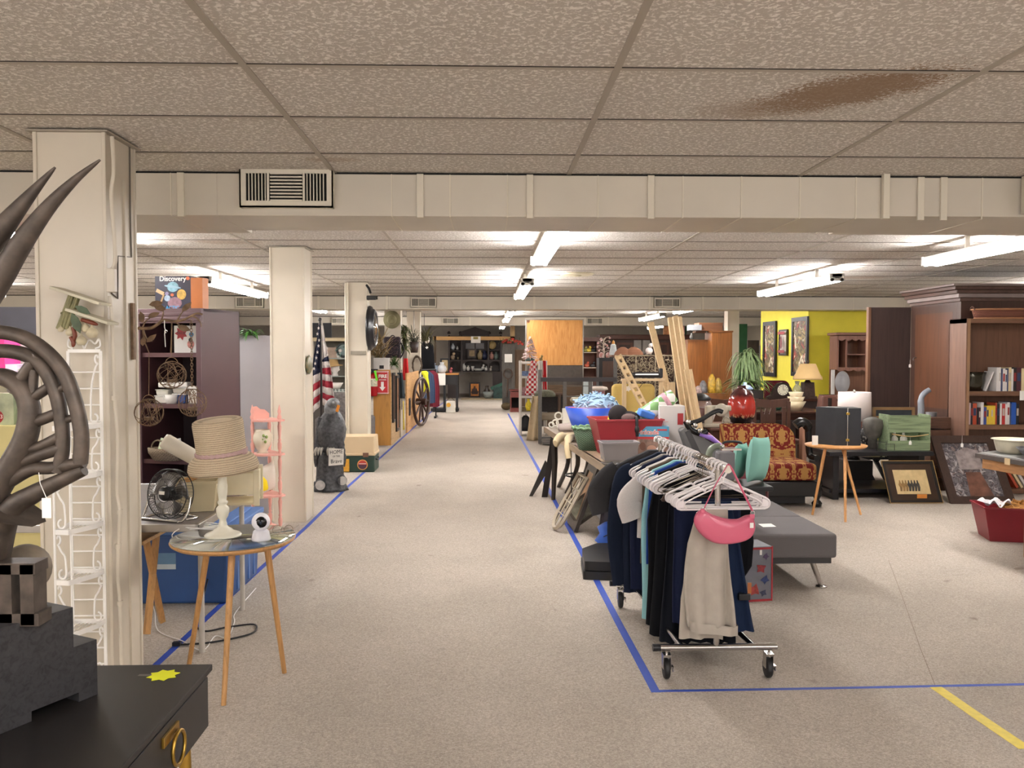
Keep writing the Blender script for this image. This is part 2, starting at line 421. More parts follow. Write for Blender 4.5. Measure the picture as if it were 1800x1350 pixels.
d1 = duct(4.42, 4.95, H + .7127, 'large cream air duct crossing the ceiling nearest the viewer', [(X1(510), .475, .205, H + .85)],
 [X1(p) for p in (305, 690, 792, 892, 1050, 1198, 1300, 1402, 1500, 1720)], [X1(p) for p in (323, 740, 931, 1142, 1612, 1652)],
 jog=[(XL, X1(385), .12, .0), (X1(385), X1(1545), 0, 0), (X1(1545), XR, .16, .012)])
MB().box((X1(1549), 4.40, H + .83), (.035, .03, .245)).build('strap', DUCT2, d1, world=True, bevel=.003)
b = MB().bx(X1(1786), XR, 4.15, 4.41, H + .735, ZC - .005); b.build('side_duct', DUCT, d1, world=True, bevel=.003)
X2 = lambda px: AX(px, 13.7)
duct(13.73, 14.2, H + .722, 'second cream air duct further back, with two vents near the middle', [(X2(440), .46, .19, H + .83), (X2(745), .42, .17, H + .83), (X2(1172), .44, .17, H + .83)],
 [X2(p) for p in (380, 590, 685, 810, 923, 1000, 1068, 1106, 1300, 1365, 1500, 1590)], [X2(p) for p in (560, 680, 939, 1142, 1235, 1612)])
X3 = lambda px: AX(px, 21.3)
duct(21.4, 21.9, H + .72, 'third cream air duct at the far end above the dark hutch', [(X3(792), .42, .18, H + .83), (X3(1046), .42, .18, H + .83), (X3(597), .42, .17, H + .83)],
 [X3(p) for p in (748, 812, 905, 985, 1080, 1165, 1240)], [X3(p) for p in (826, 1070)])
# columns
CW = P('cec4b3', .38, var=.05, sc_=3)
def column(x0, x1, y0, y1, label, extra=()):
 t = thing('support_column', label, 'column', ((x0 + x1) / 2, (y0 + y1) / 2, 0))
 MB().bx(x0, x1, y0, y1, 0, ZC - .004).build('column_shaft', CW, t, world=True, bevel=.004)
 b = MB()
 for (u, v) in ((x0, y0), (x1, y0), (x1, y1)):
  b.box((u, v, ZC / 2), (.016, .016, ZC - .02))
 b.build('corner_bead', CW, t, world=True, bevel=.003)
 MB().frame((x0 - .025, y1 + .025, ZC - .008), UX, -UY, x1 - x0 + .05, y1 - y0 + .05, .028, .006).build('ceiling_trim', P('a49a8b', .5), t, world=True)
 return t
c1 = column(-1.887, -1.603, 3.62, 3.915, 'nearest cream column with conduit, carrying the wire rack and iron branch bracket')
xs = AX(206, 3.62)
b = MB()
pts = [at(197, 240, 3.60), at(200, 300, 3.60), at(196, 345, 3.60), at(203, 450, 3.6), at(196, 475, 3.6)]
b.tube(bez(pts, 6), .009, 8); b.build('conduit', CW, c1, world=True)
b = MB(); pts = [at(193, 520, 3.6), at(197, 560, 3.6), at(200, 640, 3.6), at(202, 700, 3.6), at(207, 780, 3.6), at(206, 860, 3.6), at(211, 900, 3.6), at(208, 960, 3.6), at(207, 1010, 3.6), at(211, 1060, 3.6), at(214, 1180, 3.6)]
b.tube(bez(pts, 5), .0085, 8)
for p in (pts[3], pts[6], pts[7], pts[9]): b.cyl(p - UZ * .01, p + UZ * .01, .0125, n=10)
b.build('conduit', CW, c1, world=True)
p = at(196, 493, 3.60); MB().box(p, (.036, .034, .10), rz=.1).build('junction_box', CW, c1, world=True, bevel=.004)
xw = -1.603 + .004
b = MB(); pts = [atx(228, 250, xw), atx(229, 380, xw), atx(231, 452, xw), atx(207, 450, xw), atx(207, 525, xw), atx(196, 515, xw)]
b.tube(pts, .0035, 6); b.build('wire', P('6d655a', .6), c1, world=True)
MB().box((xw, 3.80, 1.1), (.010, .012, 2.3)).build('panel_seam', CW, c1, world=True)
column(AX(477, 7.45) - .0, AX(535, 7.45), 7.45, 7.76, 'second cream column, standing beside the tall pink corner shelf')
c3 = column(AX(612, 11.1), AX(645, 11.1), 11.1, 11.4, 'third cream column, with the round dark mirror and security camera')
x = AX(609.5, 11.05)
b = MB()
for dx in (-.012, .012): b.cyl((x + dx, 11.06, .02), (x + dx, 11.06, ZC - .02), .012, n=8)
b.build('pipe', CW, c3, world=True)
MB().box((AX(630, 11.08), 11.09, AZ(620, 11.08)), (.2, .02, .045)).build('tape_strip', P('8d8577', .7), c3, world=True)
column(AX(677, 15.0), AX(704, 15.0), 15.0, 15.3, 'fourth cream column, with the brimmed hat and patterned backpack hung on it')
column(AX(716, 18.6), AX(738, 18.6), 18.6, 18.9, 'fifth cream column, behind the wreath and denim jackets')
column(AX(1279, 18.0), AX(1298, 18.0), 18.0, 18.3, 'cream column between the oak wardrobe and the fern on the right')
t = thing('ceiling_fixture', 'small beige oval fixture flush on the ceiling just past the nearest duct', 'fixture', atz(1014, 481, ZC - .004))
MB().lathe([(.17, -.022), (.19, -.016), (.20, 0), (0, 0)], n=28).build('fixture_ring', P('c9bfa4', .5), t); MB().lathe([(0, -.03), (.05, -.03), (.06, -.018), (0, -.018)], n=18).build('fixture_centre', P('b8ad90', .5), t)
q = [gr(1562, 985), gr(1590, 1060), gr(1618, 1140), gr(1645, 1208)]; b = MB()
for a, c in zip(q[:-1], q[1:]): d = UX * .0018; b.hexa([a - d, a + d, c + d, c - d][::1] + [p + UZ * .0006 for p in (a - d, a + d, c + d, c - d)])
struct(b.build('trim_3', P('8a7c6e', .9)))
# yellow partition
YEL = P('f8ea4a', .6, var=.03)
yx = AX(1420, 14.3)
struct(MB().bx(yx, yx + 1.35, 14.3, 14.4, 0, ZC).build('wall_yellow', YEL))
struct(MB().bx(yx, yx + .1, 14.4, 16.8, 0, ZC).build('wall_yellow_side', YEL))
# tape lines on the carpet
BT = P('2848a8', .6, var=.06)
def tape(name, pts, w, m, label):
 b = MB()
 for a, c in zip(pts[:-1], pts[1:]):
  d = (c - a).normalized(); q = V((-d.y, d.x, 0)) * w / 2
  b.hexa([a - q, c - q, c + q, a + q, a - q + UZ * .0012, c - q + UZ * .0012, c + q + UZ * .0012, a + q + UZ * .0012])
 return tag(b.build(name, m), label, 'tape')
tape('floor_tape', [gr(p, q) for p, q in ((262, 1180), (420, 1034), (540, 925), (612, 855), (685, 790), (760, 722), (790, 700))], .035, BT, 'blue tape line on the carpet along the left side of the aisle')
tape('floor_tape', [gr(p, q) for p, q in ((1153, 1217), (1090, 1100), (1030, 985), (985, 900), (945, 822), (917, 772), (893, 727))], .04, BT, 'blue tape line on the carpet along the right side of the aisle')
tape('floor_tape', [gr(p, q) for p, q in ((1150, 1215), (1400, 1211), (1800, 1203), (1990, 1199))], .022, BT, 'blue tape line crossing in front of the clothes rack wheels')
tape('floor_tape', [gr(p, q) for p, q in ((1645, 1208), (1720, 1260), (1803, 1316))], .055, P('d8c23a', .55, var=.1, sc_=30), 'yellow tape strip on the carpet at lower right')
# black console table, lower left
KB = P('1d1a19', .42, var=.06); BRASS = MT('a8873f', .35, var=.1)
t = thing('console_table', 'black console table with brass ring pull at lower left, holding the antelope sculpture', 'table', (-1.3, 1.62, 0))
MB().bx(-2.1, -.652, 1.15, 2.0, .735, .75).build('table_top', KB, t, world=True, bevel=.002)
MB().bx(-2.09, -.665, 1.16, 1.985, .60, .735).build('table_body', KB, t, world=True, bevel=.002)
d = MB().bx(-.665, -.655, 1.175, 1.975, .612, .729).build('drawer', KB, t, world=True, bevel=.0015)
for (x, y) in ((-.70, 1.94), (-2.04, 1.94), (-.70, 1.2), (-2.04, 1.2)):
 MB().cyl((x, y, .60), (x + (.02 if x > -1 else -.02), y, 0), .014, .009).build('leg', BRASS, t, world=True)
p = atx(300, 1291, -.652)
MB().box(p, (.006, .085, .022)).build('handle_plate', BRASS, t, world=True, bevel=.001)
MB().tube(arc(p + V((.010, .018, -.036)), .034, 0, 2 * pi, 24, UY, UZ)[:-1], .0042, 8, closed=True).build('ring_pull', BRASS, t, world=True)
p = atz(287, 1187, .7505); YST = P('e2e81c', .6, var=.04)
flat(t, 'price_sticker', YST, p, UX, UY, [((.036 if k % 2 else .026) * cos(k * pi / 8), (.036 if k % 2 else .026) * sin(k * pi / 8)) for k in range(16)])
p = atz(255, 1187, .7505); flat(t, 'tape_mark', P('5a5550', .3), p, UX, UY, rect(.03, .012, -.015, -.006))
pt = kids(t)
# antelope sculpture
IR = mat('4a4038', .5, .35, .45, 28, 'plain'); SLATE = P('2c2b2d', .5, var=.3, sc_=14, kind='woodx')
YS = 1.72
t = thing('antelope_sculpture', 'dark cast metal antelope sculpture with long horns and openwork mane on stepped grey base', 'sculpture', (-1.0, YS, .752))
def pp(l, Y=YS): return [at(a, b, Y) for a, b in l]
PX = YS / F
def band(name, l, r, Y=YS, sq=.9, n=10, sub=5):
 q = bez(pp(l, Y), sub); k = len(q)
 rr = [r[0] + (r[-1] - r[0]) * i / (k - 1) for i in range(k)] if len(r) == 2 else [r[min(int(i / (k - 1) * (len(r) - 1)), len(r) - 2)] * (1 - (i / (k - 1) * (len(r) - 1)) % 1) + r[min(int(i / (k - 1) * (len(r) - 1)) + 1, len(r) - 1)] * ((i / (k - 1) * (len(r) - 1)) % 1 if i < k - 1 else 1) for i in range(k)]
 return MB().tube(q, [x * PX for x in rr], n, sq=sq, up=(0, 1, 0))
band('h', [(97, 294), (60, 335), (20, 382), (-20, 432), (-70, 500), (-110, 580)], (2, 21, 26)).build('horn', IR, t, world=True)
band('h', [(176, 281), (130, 318), (82, 368), (35, 432), (0, 490), (-40, 545), (-100, 600)], (2, 20, 27)).build('horn', IR, t, world=True)
m = band('m', [(-120, 600), (-30, 584), (30, 589), (76, 614), (112, 655), (133, 710), (143, 765), (141, 815)], (14, 14), sq=.9)
for l, r in [([(-110, 640), (-20, 618), (40, 622), (75, 645), (98, 690), (108, 740), (110, 790), (102, 830)], (15, 13)),
   ([(-100, 680), (-20, 662), (20, 668), (45, 695), (52, 730), (44, 772), (22, 815), (-5, 860), (-45, 930)], (16, 26)),
   ([(22, 690), (45, 655), (68, 625)], (11, 13)), ([(48, 705), (72, 690), (100, 672)], (11, 10)),
   ([(60, 650), (58, 690), (62, 720)], (9, 9)), ([(52, 745), (80, 735), (112, 722)], (12, 11)),
   ([(50, 790), (75, 783), (110, 765)], (11, 11)), ([(30, 815), (70, 800), (108, 788)], (12, 13)),
   ([(10, 850), (55, 825), (95, 822), (148, 812)], (14, 12)), ([(-20, 960), (20, 895), (60, 868), (100, 848), (148, 826)], (26, 12)),
   ([(95, 690), (118, 680), (130, 700)], (8, 8)), ([(108, 742), (128, 735), (140, 745)], (8, 8))]:
 q = band('m', l, [x * 1.02 for x in r], sq=.85); m.add(q.v, q.f, True)
m.build('mane', IR, t, world=True)
band('n', [(-80, 1040), (-40, 980), (-15, 930), (5, 890)], (60, 45, 28), sq=1).build('neck', IR, t, world=True)
MB().ball(at(44, 1000, 1.80), .052, 20, 12).build('ball', mat('6b6052', .55, .2, .35, 22), t, world=True)
e, n_ = V((-.467, -.884, 0)), V((-.884, .467, 0)); c0 = V((-.842, 1.826, .7505))
b = MB()
def slab(o, L, W, h): b.hexa([o, o + n_ * W, o + n_ * W + e * L, o + e * L, o + UZ * h, o + n_ * W + UZ * h, o + n_ * W + e * L + UZ * h, o + e * L + UZ * h])
slab(c0 + UZ * .02, .5, .34, .10); slab(c0, .045, .34, .02); slab(c0 + e * .15, .35, .34, .02)
b.build('lower_base', SLATE, t, world=True)
b = MB(); slab(c0 + UZ * .12 + e * .055, .4, .26, .085); b.build('upper_base', SLATE, t, world=True)
b = MB(); o = at(52, 1040, 1.70)
for dx in (-.07, -.035, .008): b.box(o + V((dx, 0, 0)), (.026, .05, .12))
b.box(o + V((-.03, 0, .052)), (.11, .05, .022)); b.box(o + V((-.03, 0, -.05)), (.12, .05, .025)); b.build('bracket', IR, t, world=True)
o = at(82, 893, 1.70); MB().prism(rect(.018, .04, -.009, -.02), o, UX, UZ, .0008).tube([o + UZ * .02, o + V((-.012, 0, .05)), o + V((-.02, .01, .075))], .0008, 4).build('price_tag', PAPER, t, world=True)
# white wire corner rack on first column
WI = P('f6f3ee', .35, var=.05)
t = thing('wire_corner_rack', 'tall white wrought wire corner rack with scrolls leaning on the first column', 'rack', (-1.72, 3.5, 0))
Yr = 3.55; zs = [AZ(y, Yr) for y in (745, 828, 915, 998, 1085, 1172)]; ztop = AZ(617, Yr)
xl, xr, xf = AX(120, Yr), AX(177, Yr), AX(90, Yr - .18)
b = MB()
for x in (xl, xr): b.box((x, Yr, ztop / 2), (.012, .006, ztop))
b.box(((xl + xr) / 2, Yr, ztop), (xr - xl, .008, .014))
b.build('back_frame', WI, t, world=True)
b = MB(); z = .05
while z < ztop - .03: b.cyl((xl, Yr, z), (xr, Yr, z), .0036, n=6); z += .068
b.build('cross_wires', WI, t, world=True)
b = MB(); b.cyl((xf, Yr - .18, 0), (xf, Yr - .18, zs[1]), .005, n=8); b.cyl((xl + .08, Yr - .17, 0), (xl + .08, Yr - .17, zs[0]), .004, n=8); b.build('front_post', WI, t, world=True)
for z in zs:
 b = MB(); pl = [(xl, Yr), (xf, Yr - .1), (xf, Yr - .18), (xl + .08, Yr - .19), (xr, Yr - .06), (xr, Yr)]
 for i in range(6):
  a, c = pl[i], pl[(i + 1) % 6]; d = V((c[0] - a[0], c[1] - a[1], 0)); b.box(((a[0] + c[0]) / 2, (a[1] + c[1]) / 2, z), (d.length, .003, .02), rz=math.atan2(d.y, d.x))
 for k in range(7): b.cyl((xf + .005 + k * (xr - xf) / 7, Yr - .15 + .012 * k, z - .008), (xf + .005 + k * (xr - xf) / 7, Yr, z - .008), .002, n=5)
 b.build('shelf', WI, t, world=True)
def scroll(x, y, z0, z1, s, tilt=0):
 h = z1 - z0; q = []
 for k in range(13): a = k / 12 * 1.6 * pi; q.append(V((x + s * (.010 + .010 * cos(a) * (.4 + k / 20)), y, z1 - .03 + .022 * sin(a) * (.4 + k / 20))))
 q2 = [V((x - s * (.0), y, z1 - .08)), V((x - s * .014, y, (z0 + z1) / 2)), V((x - s * .018, y, z0 + .05))]
 q3 = [V((x - s * .004 + s * .014 * cos(a), y, z0 + .03 + .018 * sin(a))) for a in [pi + k * .42 for k in range(12)]]
 return MB().tube(bez(q[::-1][:1] + q2 + q3, 3), .0042, 6).tube(q, .0042, 6)
zz = [ztop] + zs
for i in range(len(zz) - 1):
 scroll(xr - .012, Yr - .03, zz[i + 1], zz[i], 1).build('scroll', WI, t, world=True)
 if i > 1: scroll(xf + .02, Yr - .17, zz[i + 1], zz[i], -1).build('scroll', WI, t, world=True)
b = MB(); xm = (xl + xr) / 2
for s in (-1, 1): b.tube(bez([(xm, Yr, ztop + .01), (xm + s * .02, Yr, ztop + .045), (xm + s * .045, Yr, ztop + .03), (xm + s * .06, Yr, ztop + .05), (xm + s * .065, Yr, ztop + .02), (xm + s * .045, Yr, ztop + .01)], 4), .004, 6)
b.build('top_scroll', WI, t, world=True)
# vegetable wall ornament
t = thing('wall_ornament', 'wall ornament of asparagus, garlic and peppers with two slanted shelves on the first column', 'ornament', at(135, 560, 3.56))
SHW = P('c9c2ab', .6)
for a, c in (((106, 508), (178, 534)), ((133, 546), (192, 568))):
 p, q = at(*a, 3.555), at(*c, 3.50); d = q - p; MB().box((p + q) / 2, (d.length, .11, .012), M=Matrix.Rotation(math.atan2(d.z, d.x), 3, 'Y').inverted() if False else Euler((0, -math.atan2(d.z, d.x), 0)).to_matrix()).build('slanted_shelf', SHW, t, world=True, bevel=.002)
b = MB()
for k in range(7):
 a, c = at(122 + k * 3.2, 518, 3.54 - .006 * (k % 3)), at(102 + k * 3, 578, 3.54 - .008 * (k % 2)); b.tube([a, (a + c) / 2, c], [.005, .006, .009], 7)
b.tube(arc(at(117, 552, 3.54), .022, 0, 2 * pi, 14, UX, (0, .8, -.4))[:-1], .002, 5, closed=True)
b.build('asparagus_bundle', P('8f8a62', .6, var=.25, sc_=20), t, world=True)
for (x, y, r) in ((162, 585, .026), (143, 599, .023), (123, 584, .019), (150, 577, .02), (107, 579, .013)):
 p = at(x, y, 3.52); MB().lathe([(0, -r * .8), (r * .6, -r * .75), (r, -.1 * r), (r * .8, r * .5), (r * .25, r * .9), (r * .12, r * 1.3)], p, 12, wob=lambda a, z: 1 + .06 * cos(6 * a)).build('garlic_bulb', P('c9bd9f', .55, var=.15, sc_=30), t, world=True)
LF = P('4b5a3c', .5, var=.3, sc_=20)
for (x, y, a, s) in ((134, 568, -1.2, .045), (146, 545, -.5, .035)):
 p = at(x, y, 3.50); MB().prism([(s * q * cos(a) - w * sin(a), s * q * sin(a) + w * cos(a)) for q, w in ((-1, 0), (-.4, .35 * s), (.3, .4 * s), (1, 0), (.3, -.4 * s), (-.4, -.35 * s))], p, UX, UZ, .004).build('leaf', LF, t, world=True)
RP = P('7a3a26', .4, var=.15)
for l in ([(128, 575), (132, 590), (127, 603)], [(124, 592), (129, 602), (128, 610)], [(143, 562), (158, 566), (172, 571)]):
 MB().tube(bez(pp(l, 3.515), 4), [.007, .008, .008, .009, .009, .009, .008, .006, .003], 8).build('red_pepper', RP, t, world=True)
# iron branch bracket and hanging wire balls
RU = mat('7d654e', .7, .3, .35, 30); YB_ = 3.86; xb = -1.600
t = thing('iron_branch_hook', 'rusty iron branch bracket with leaves screwed to the right face of the first column', 'hook', (xb, YB_, 1.6))
MB().hexa([V((xb, YB_ - .012, AZ(632, YB_))), V((xb + .012, YB_ - .012, AZ(632, YB_))), V((xb + .012, YB_ + .012, AZ(632, YB_))), V((xb, YB_ + .012, AZ(632, YB_))), V((xb, YB_ - .012, AZ(534, YB_))), V((xb + .012, YB_ - .012, AZ(534, YB_))), V((xb + .012, YB_ + .012, AZ(534, YB_))), V((xb, YB_ + .012, AZ(534, YB_)))]).build('mounting_bar', RU, t, world=True)
def br(l, r0, r1, Y0=YB_, Y1=None):
 Y1 = Y1 or Y0; n = len(l); q = bez([at(a, b, Y0 + (Y1 - Y0) * i / (n - 1)) for i, (a, b) in enumerate(l)], 5)
 return MB().tube(q, [r0 + (r1 - r0) * i / (len(q) - 1) for i in range(len(q))], 7)
b = br([(243, 577), (264, 577), (277, 570), (287, 563), (308, 565), (323, 562), (335, 556), (346, 551), (356, 553)], .008, .004)
for l in ([(250, 577), (256, 565), (268, 555)], [(252, 580), (258, 595), (268, 600)], [(251, 580), (254, 600), (262, 620)], [(283, 564), (287, 550), (283, 535)], [(312, 563), (318, 552), (326, 542)], [(308, 565), (316, 572), (323, 577)], [(335, 556), (344, 558), (352, 566), (354, 575)], [(299, 564), (302, 572), (300, 620)]):
 q = br(l, .004, .002); b.add(q.v, q.f, True)
b.build('branch', RU, t, world=True)
for (x, y, a, s) in ((249, 558, 1.9, .028), (270, 554, .4, .026), (281, 541, 2.8, .03), (274, 534, .2, .03), (328, 540, .9, .028), (323, 577, -.3, .03), (266, 595, .8, .026), (252, 600, 1.6, .024)):
 p = at(x, y, YB_ - .01); MB().prism([(s * q * cos(a) - w * s * sin(a), s * q * sin(a) + w * s * cos(a)) for q, w in ((-1, 0), (-.5, .45), (.2, .5), (.7, .25), (1.1, 0), (.7, -.3), (.2, -.5), (-.5, -.4))], p, UX, (0, .4, 1), .002).build('leaf', RU, t, world=True)
b = MB(); o = at(289, 563, YB_ - .012); b.tube([o, o - UZ * .03, o + V((.004, 0, -.045)), o - UZ * .06, o - V((-.003, 0, .12))], .002, 5); b.tube(arc(o - UZ * .05 + UX * .006, .006, 0, 5, 8), .0015, 5)
b.build('white_cord', WI, t, world=True)
def wire_ball(x, y, ytop, label, chain):
 c = at(x, y, YB_); r = .0625
 t = thing('wire_ball_lantern', label, 'lantern', c)
 g = MB(); q = random.Random(x)
 for k in range(13):
  ax = V((q.uniform(-1, 1), q.uniform(-1, 1), q.uniform(-.35, .35) if k < 6 else q.uniform(-1, 1))).normalized(); u = ax.orthogonal().normalized(); w = ax.cross(u)
  off = q.uniform(-.4, .4) if k > 4 else 0; rr = math.sqrt(1 - off * off)
  g.tube([(ax * off + u * cos(a) * rr + w * sin(a) * rr) * r for a in [2 * pi * i / 22 for i in range(22)]], .0013, 4, closed=True)
 g.build('wire_cage', RU, t)
 MB().cyl((0, 0, -.035), (0, 0, -.02), .02, .022, 14).build('candle_cup', RU, t)
 top = at(x, ytop, YB_) - c; g = MB()
 g.tube(arc((0, 0, r * .82), .028, 0, pi, 10), .0018, 5)
 if chain:
  z = r * .82 + .03; i = 0
  while z < top.z: g.tube(arc((0, 0, z), .006, 0, 2 * pi, 8, UX if i % 2 else UY, UZ * 1.6)[:-1], .0013, 4, closed=True); z += .013; i += 1
 else: g.cyl((0, 0, r * .82 + .026), top, .0015, n=5)
 g.build('hanging_chain', RU, t); return t
wire_ball(302, 659, 568, 'rusty wire ball lantern hanging highest, in front of the purple bookcase', False)
wire_ball(338, 708, 562, 'rusty wire ball lantern on a chain at the right end of the iron branch', True)
wire_ball(262, 725, 622, 'rusty wire ball lantern hanging lowest, overlapping the first column edge', False)
# round three-legged table with glass
OAK = WD('b98a55', .45, sc_=10); LT = P('8e8c86', .25, var=.05)
def tripod(name, label, c, r, zt, feet, tops, topm, rimm, legr=.0135, glass=False):
 t = thing(name, label, 'table', c)
 MB().lathe([(0, zt - .022), (r * .93, zt - .022), (r * .985, zt - .012), (r, zt - .003), (r * .985, zt)], (c[0], c[1], 0), 56).build('table_rim', rimm, t, world=True)
 MB().lathe([(0, zt), (r * .965, zt), (r * .965, zt + .0015), (0, zt + .0015)], (c[0], c[1], 0), 56).build('tabletop', topm, t, world=True)
 if glass: MB().lathe([(0, zt + .002), (r * .985, zt + .002), (r * .985, zt + .009), (0, zt + .009)], (c[0], c[1], 0), 56).build('glass_top', mat('e4efea', .02, kind='glass'), t, world=True)
 for f, q in zip(feet, tops): MB().tube([V(q), V(f)], [legr * 1.15, legr * .8], 14).build('leg', rimm, t, world=True)
 return t
c = (-1.15, 3.84, 0)
tripod('round_side_table', 'small round oak side table with glass top and three legs near the first column', c, .274, .65,
 [gr(393, 1240), gr(500, 1183), gr(332, 1170)], [(-1.115, 3.70, .632), (-1.02, 3.90, .632), (-1.28, 3.90, .632)], LT, OAK, glass=True)
CRM = P('ddd8c6', .3, var=.03); k = 1 / 5.19 / 385
t = thing('turned_candlestick', 'cream turned wooden candlestick lamp base on the glass table, under the straw hat', 'candlestick', (*at(392, 940, 3.85).xy, .6595))
pr = [(160, 0), (163, 8), (150, 22), (110, 38), (95, 42), (80, 60), (48, 80), (36, 100), (38, 110), (32, 125), (30, 150), (48, 180), (55, 215), (58, 250), (40, 272), (32, 280), (45, 300), (46, 312), (34, 322), (36, 350), (43, 400), (44, 450), (38, 500), (37, 560), (36, 590), (42, 600), (42, 612), (34, 620), (34, 640), (42, 690), (30, 702), (0, 702)]
MB().lathe([(r * k, z * k) for r, z in pr], n=28).build('turned_post', CRM, t)
zh = .6595 + 690 * k
ST = mat('c9b69a', .9, sc_=34, kind='ribs', var=.12)
t = thing('straw_hat', 'tan woven straw hat with pink band resting on the cream candlestick', 'hat', (*at(391, 800, 3.85).xy, zh)); t.rotation_euler = (R(6), R(-5), 0)
cr = [(.146, -.050), (.152, -.036), (.146, -.008), (.128, .014), (.110, .024), (.108, .03), (.108, .11), (.110, .168), (.107, .182), (.098, .187), (.05, .178), (0, .176)]
MB().lathe(cr, n=36, ry=.9, wob=lambda a, z: 1 + (.05 * cos(2 * a + .6) if z < .02 else .012 * cos(3 * a))).build('hat_crown_and_brim', ST, t, solid=.004)
b = MB()
for ph in (0, pi): b.tube([V((.111 * cos(a), .1 * sin(a), .037 + .005 * sin(14 * a + ph))) for a in [2 * pi * i / 60 for i in range(60)]], .0062, 6, closed=True)
b.ball((.105, -.03, .035), (.022, .012, .014), 10, 6); b.build('hat_band', FB('b79a98', sc_=8), t)
t = thing('white_camera', 'small white round-headed indoor camera on the glass table', 'camera', (*atz(459, 949, .66).xy, .6595)); k = .0026
MB().lathe([(0, 0), (.040, 0), (.042, .004), (.040, .012), (.034, .040), (.028, .046), (0, .046)], n=24).build('camera_base', P('d9d6dc', .3, var=.02), t)
M = Matrix.Rotation(R(90), 3, 'X')
MB().ball((0, 0, .082), .040, 24, 14).build('camera_head', P('efedf2', .3, var=.02), t)
MB().lathe([(0, .0405), (.012, .0395), (.0225, .034), (.026, .028), (.024, .025), (0, .025)], (.004, .0, .084), 24, M=Matrix.Rotation(R(6), 3, 'Z') @ M).build('lens_cover', P('0b0b0d', .12), t)
MB().lathe([(0, .0415), (.008, .041), (.008, .039), (0, .039)], (.004, .0, .084), 16, M=Matrix.Rotation(R(6), 3, 'Z') @ M).build('lens', P('2a3440', .05), t)
b = MB(); o = atz(497, 938, .662)
for s in (-1, 1): b.tube(arc(o + V((s * .026, 0, .018)), .02, 0, 2 * pi, 16, UX, (0, .3, 1))[:-1], .0011, 5, closed=True)
b.tube([o + V((-.047, 0, .02)), o + V((-.045, .10, .018))], .0012, 5); b.tube([o + V((.047, 0, .02)), o + V((.05, .10, .018))], .0012, 5)
b.tube(arc(o + V((0, 0, .02)), .006, 0, pi, 6), .0011, 5)
tag(b.build('eyeglasses', MT('6a5a4a', .3)), 'wire-rimmed eyeglasses at the right edge of the glass table', 'glasses')
o = atz(352, 930, .6635); b = MB()
for k in range(4): b.tube([o + V(((.085 + .006 * k) * cos(a) , (.03 + .008 * k) * sin(a) + .006 * k, .004 + .003 * k + .003 * sin(3 * a + k))) for a in [2 * pi * i / 30 for i in range(30)]], .0028, 6, closed=True)
b.tube(bez([o + V((-.07, .01, .01)), o + V((-.09, -.03, .006)), o + V((-.115, -.045, -.02)), o + V((-.09, -.05, -.055))], 5), .0025, 6)
b.box(o + V((-.09, -.05, -.065)), (.012, .022, .02)); tag(b.build('white_power_cable', WHITE), 'coiled white power cable lying beside the candlestick', 'cable')
# folding table behind it and its load
ZT = .69
t = thing('folding_table', 'grey folding table behind the round table, loaded with fan and bins', 'table', (-1.72, 4.55, 0))
MB().bx(-2.2, -1.35, 3.96, 5.2, ZT - .006, ZT).build('table_surface', P('6d6560', .35, var=.08), t, world=True)
b = MB(); b.bx(-1.365, -1.345, 3.95, 5.21, ZT - .035, ZT + .002); b.bx(-2.2, -1.345, 3.95, 3.965, ZT - .035, ZT + .002); b.bx(-2.2, -1.345, 5.2, 5.215, ZT - .035, ZT + .002)
b.build('metal_edge', MT('b9b4ae', .35), t, world=True, bevel=.004)
for (x, y) in ((-1.42, 4.9), (-1.42, 4.2), (-2.1, 4.9), (-2.1, 4.2)): MB().cyl((x, y, 0), (x, y, ZT - .02), .014).build('leg', P('bdb7ae', .4), t, world=True)
fc = at(299, 868, 4.10); t = thing('desk_fan', 'black wire-cage desk fan with chrome stand at front of the folding table', 'fan', (fc.x, fc.y, ZT), R(-22))
zc = fc.z - ZT; rf = .118; M = Euler((R(82), 0, 0)).to_matrix(); O = V((0, 0, zc)); b = MB()
def fr(r, d): return [M @ V((r * cos(a), r * sin(a), d)) + O for a in [2 * pi * i / 40 for i in range(40)]]
for r, d in ((rf, .02), (rf, -.025), (rf * .35, .04)): b.tube(fr(r, d), .0028 if r > .1 else .0015, 6, closed=True)
for r, d in ((rf * .6, .038), (rf * .85, .032)): b.tube(fr(r, d), .001, 4, closed=True)
for k in range(48):
 a = 2 * pi * k / 48; b.tube([M @ V((q * rf * cos(a + .25 * (1 - q)), q * rf * sin(a + .25 * (1 - q)), z)) + O for q, z in ((.33, .041), (.65, .038), (.9, .03), (1, .018), (1, -.025))], .0009, 4)
b.build('wire_cage', BLACKMETAL, t)
for k in range(5):
 a0 = 2 * pi * k / 5 + .3
 def bl(u, v, a0=a0): q = .022 + v * (rf * .88 - .022); w = a0 + (u - .5) * (.5 + .6 * v); return M @ V((q * cos(w), q * sin(w), (u - .5) * .03)) + O
 MB().grid(bl, 6, 6).build('blade', MT('8d8a88', .35), t, solid=.0015)
MB().lathe([(0, .046), (.03, .044), (.034, .035), (.034, -.03), (.028, -.06), (0, -.06)], O, 22, M=M).build('motor_hub', BLACK, t)
flat(t, 'sticker', PAPER, M @ V((-.012, .0, .047)) + O, M @ UX, M @ UY, rect(.032, .016, -.012, -.004), .0008, world=False)
b = MB()
for s in (-1, 1): b.tube(bez([(s * rf * 1.05, .0, zc - .01), (s * rf * 1.07, -.02, .05), (s * rf, -.05, .008), (s * rf * .9, -.07, .006)], 5), .006, 8)
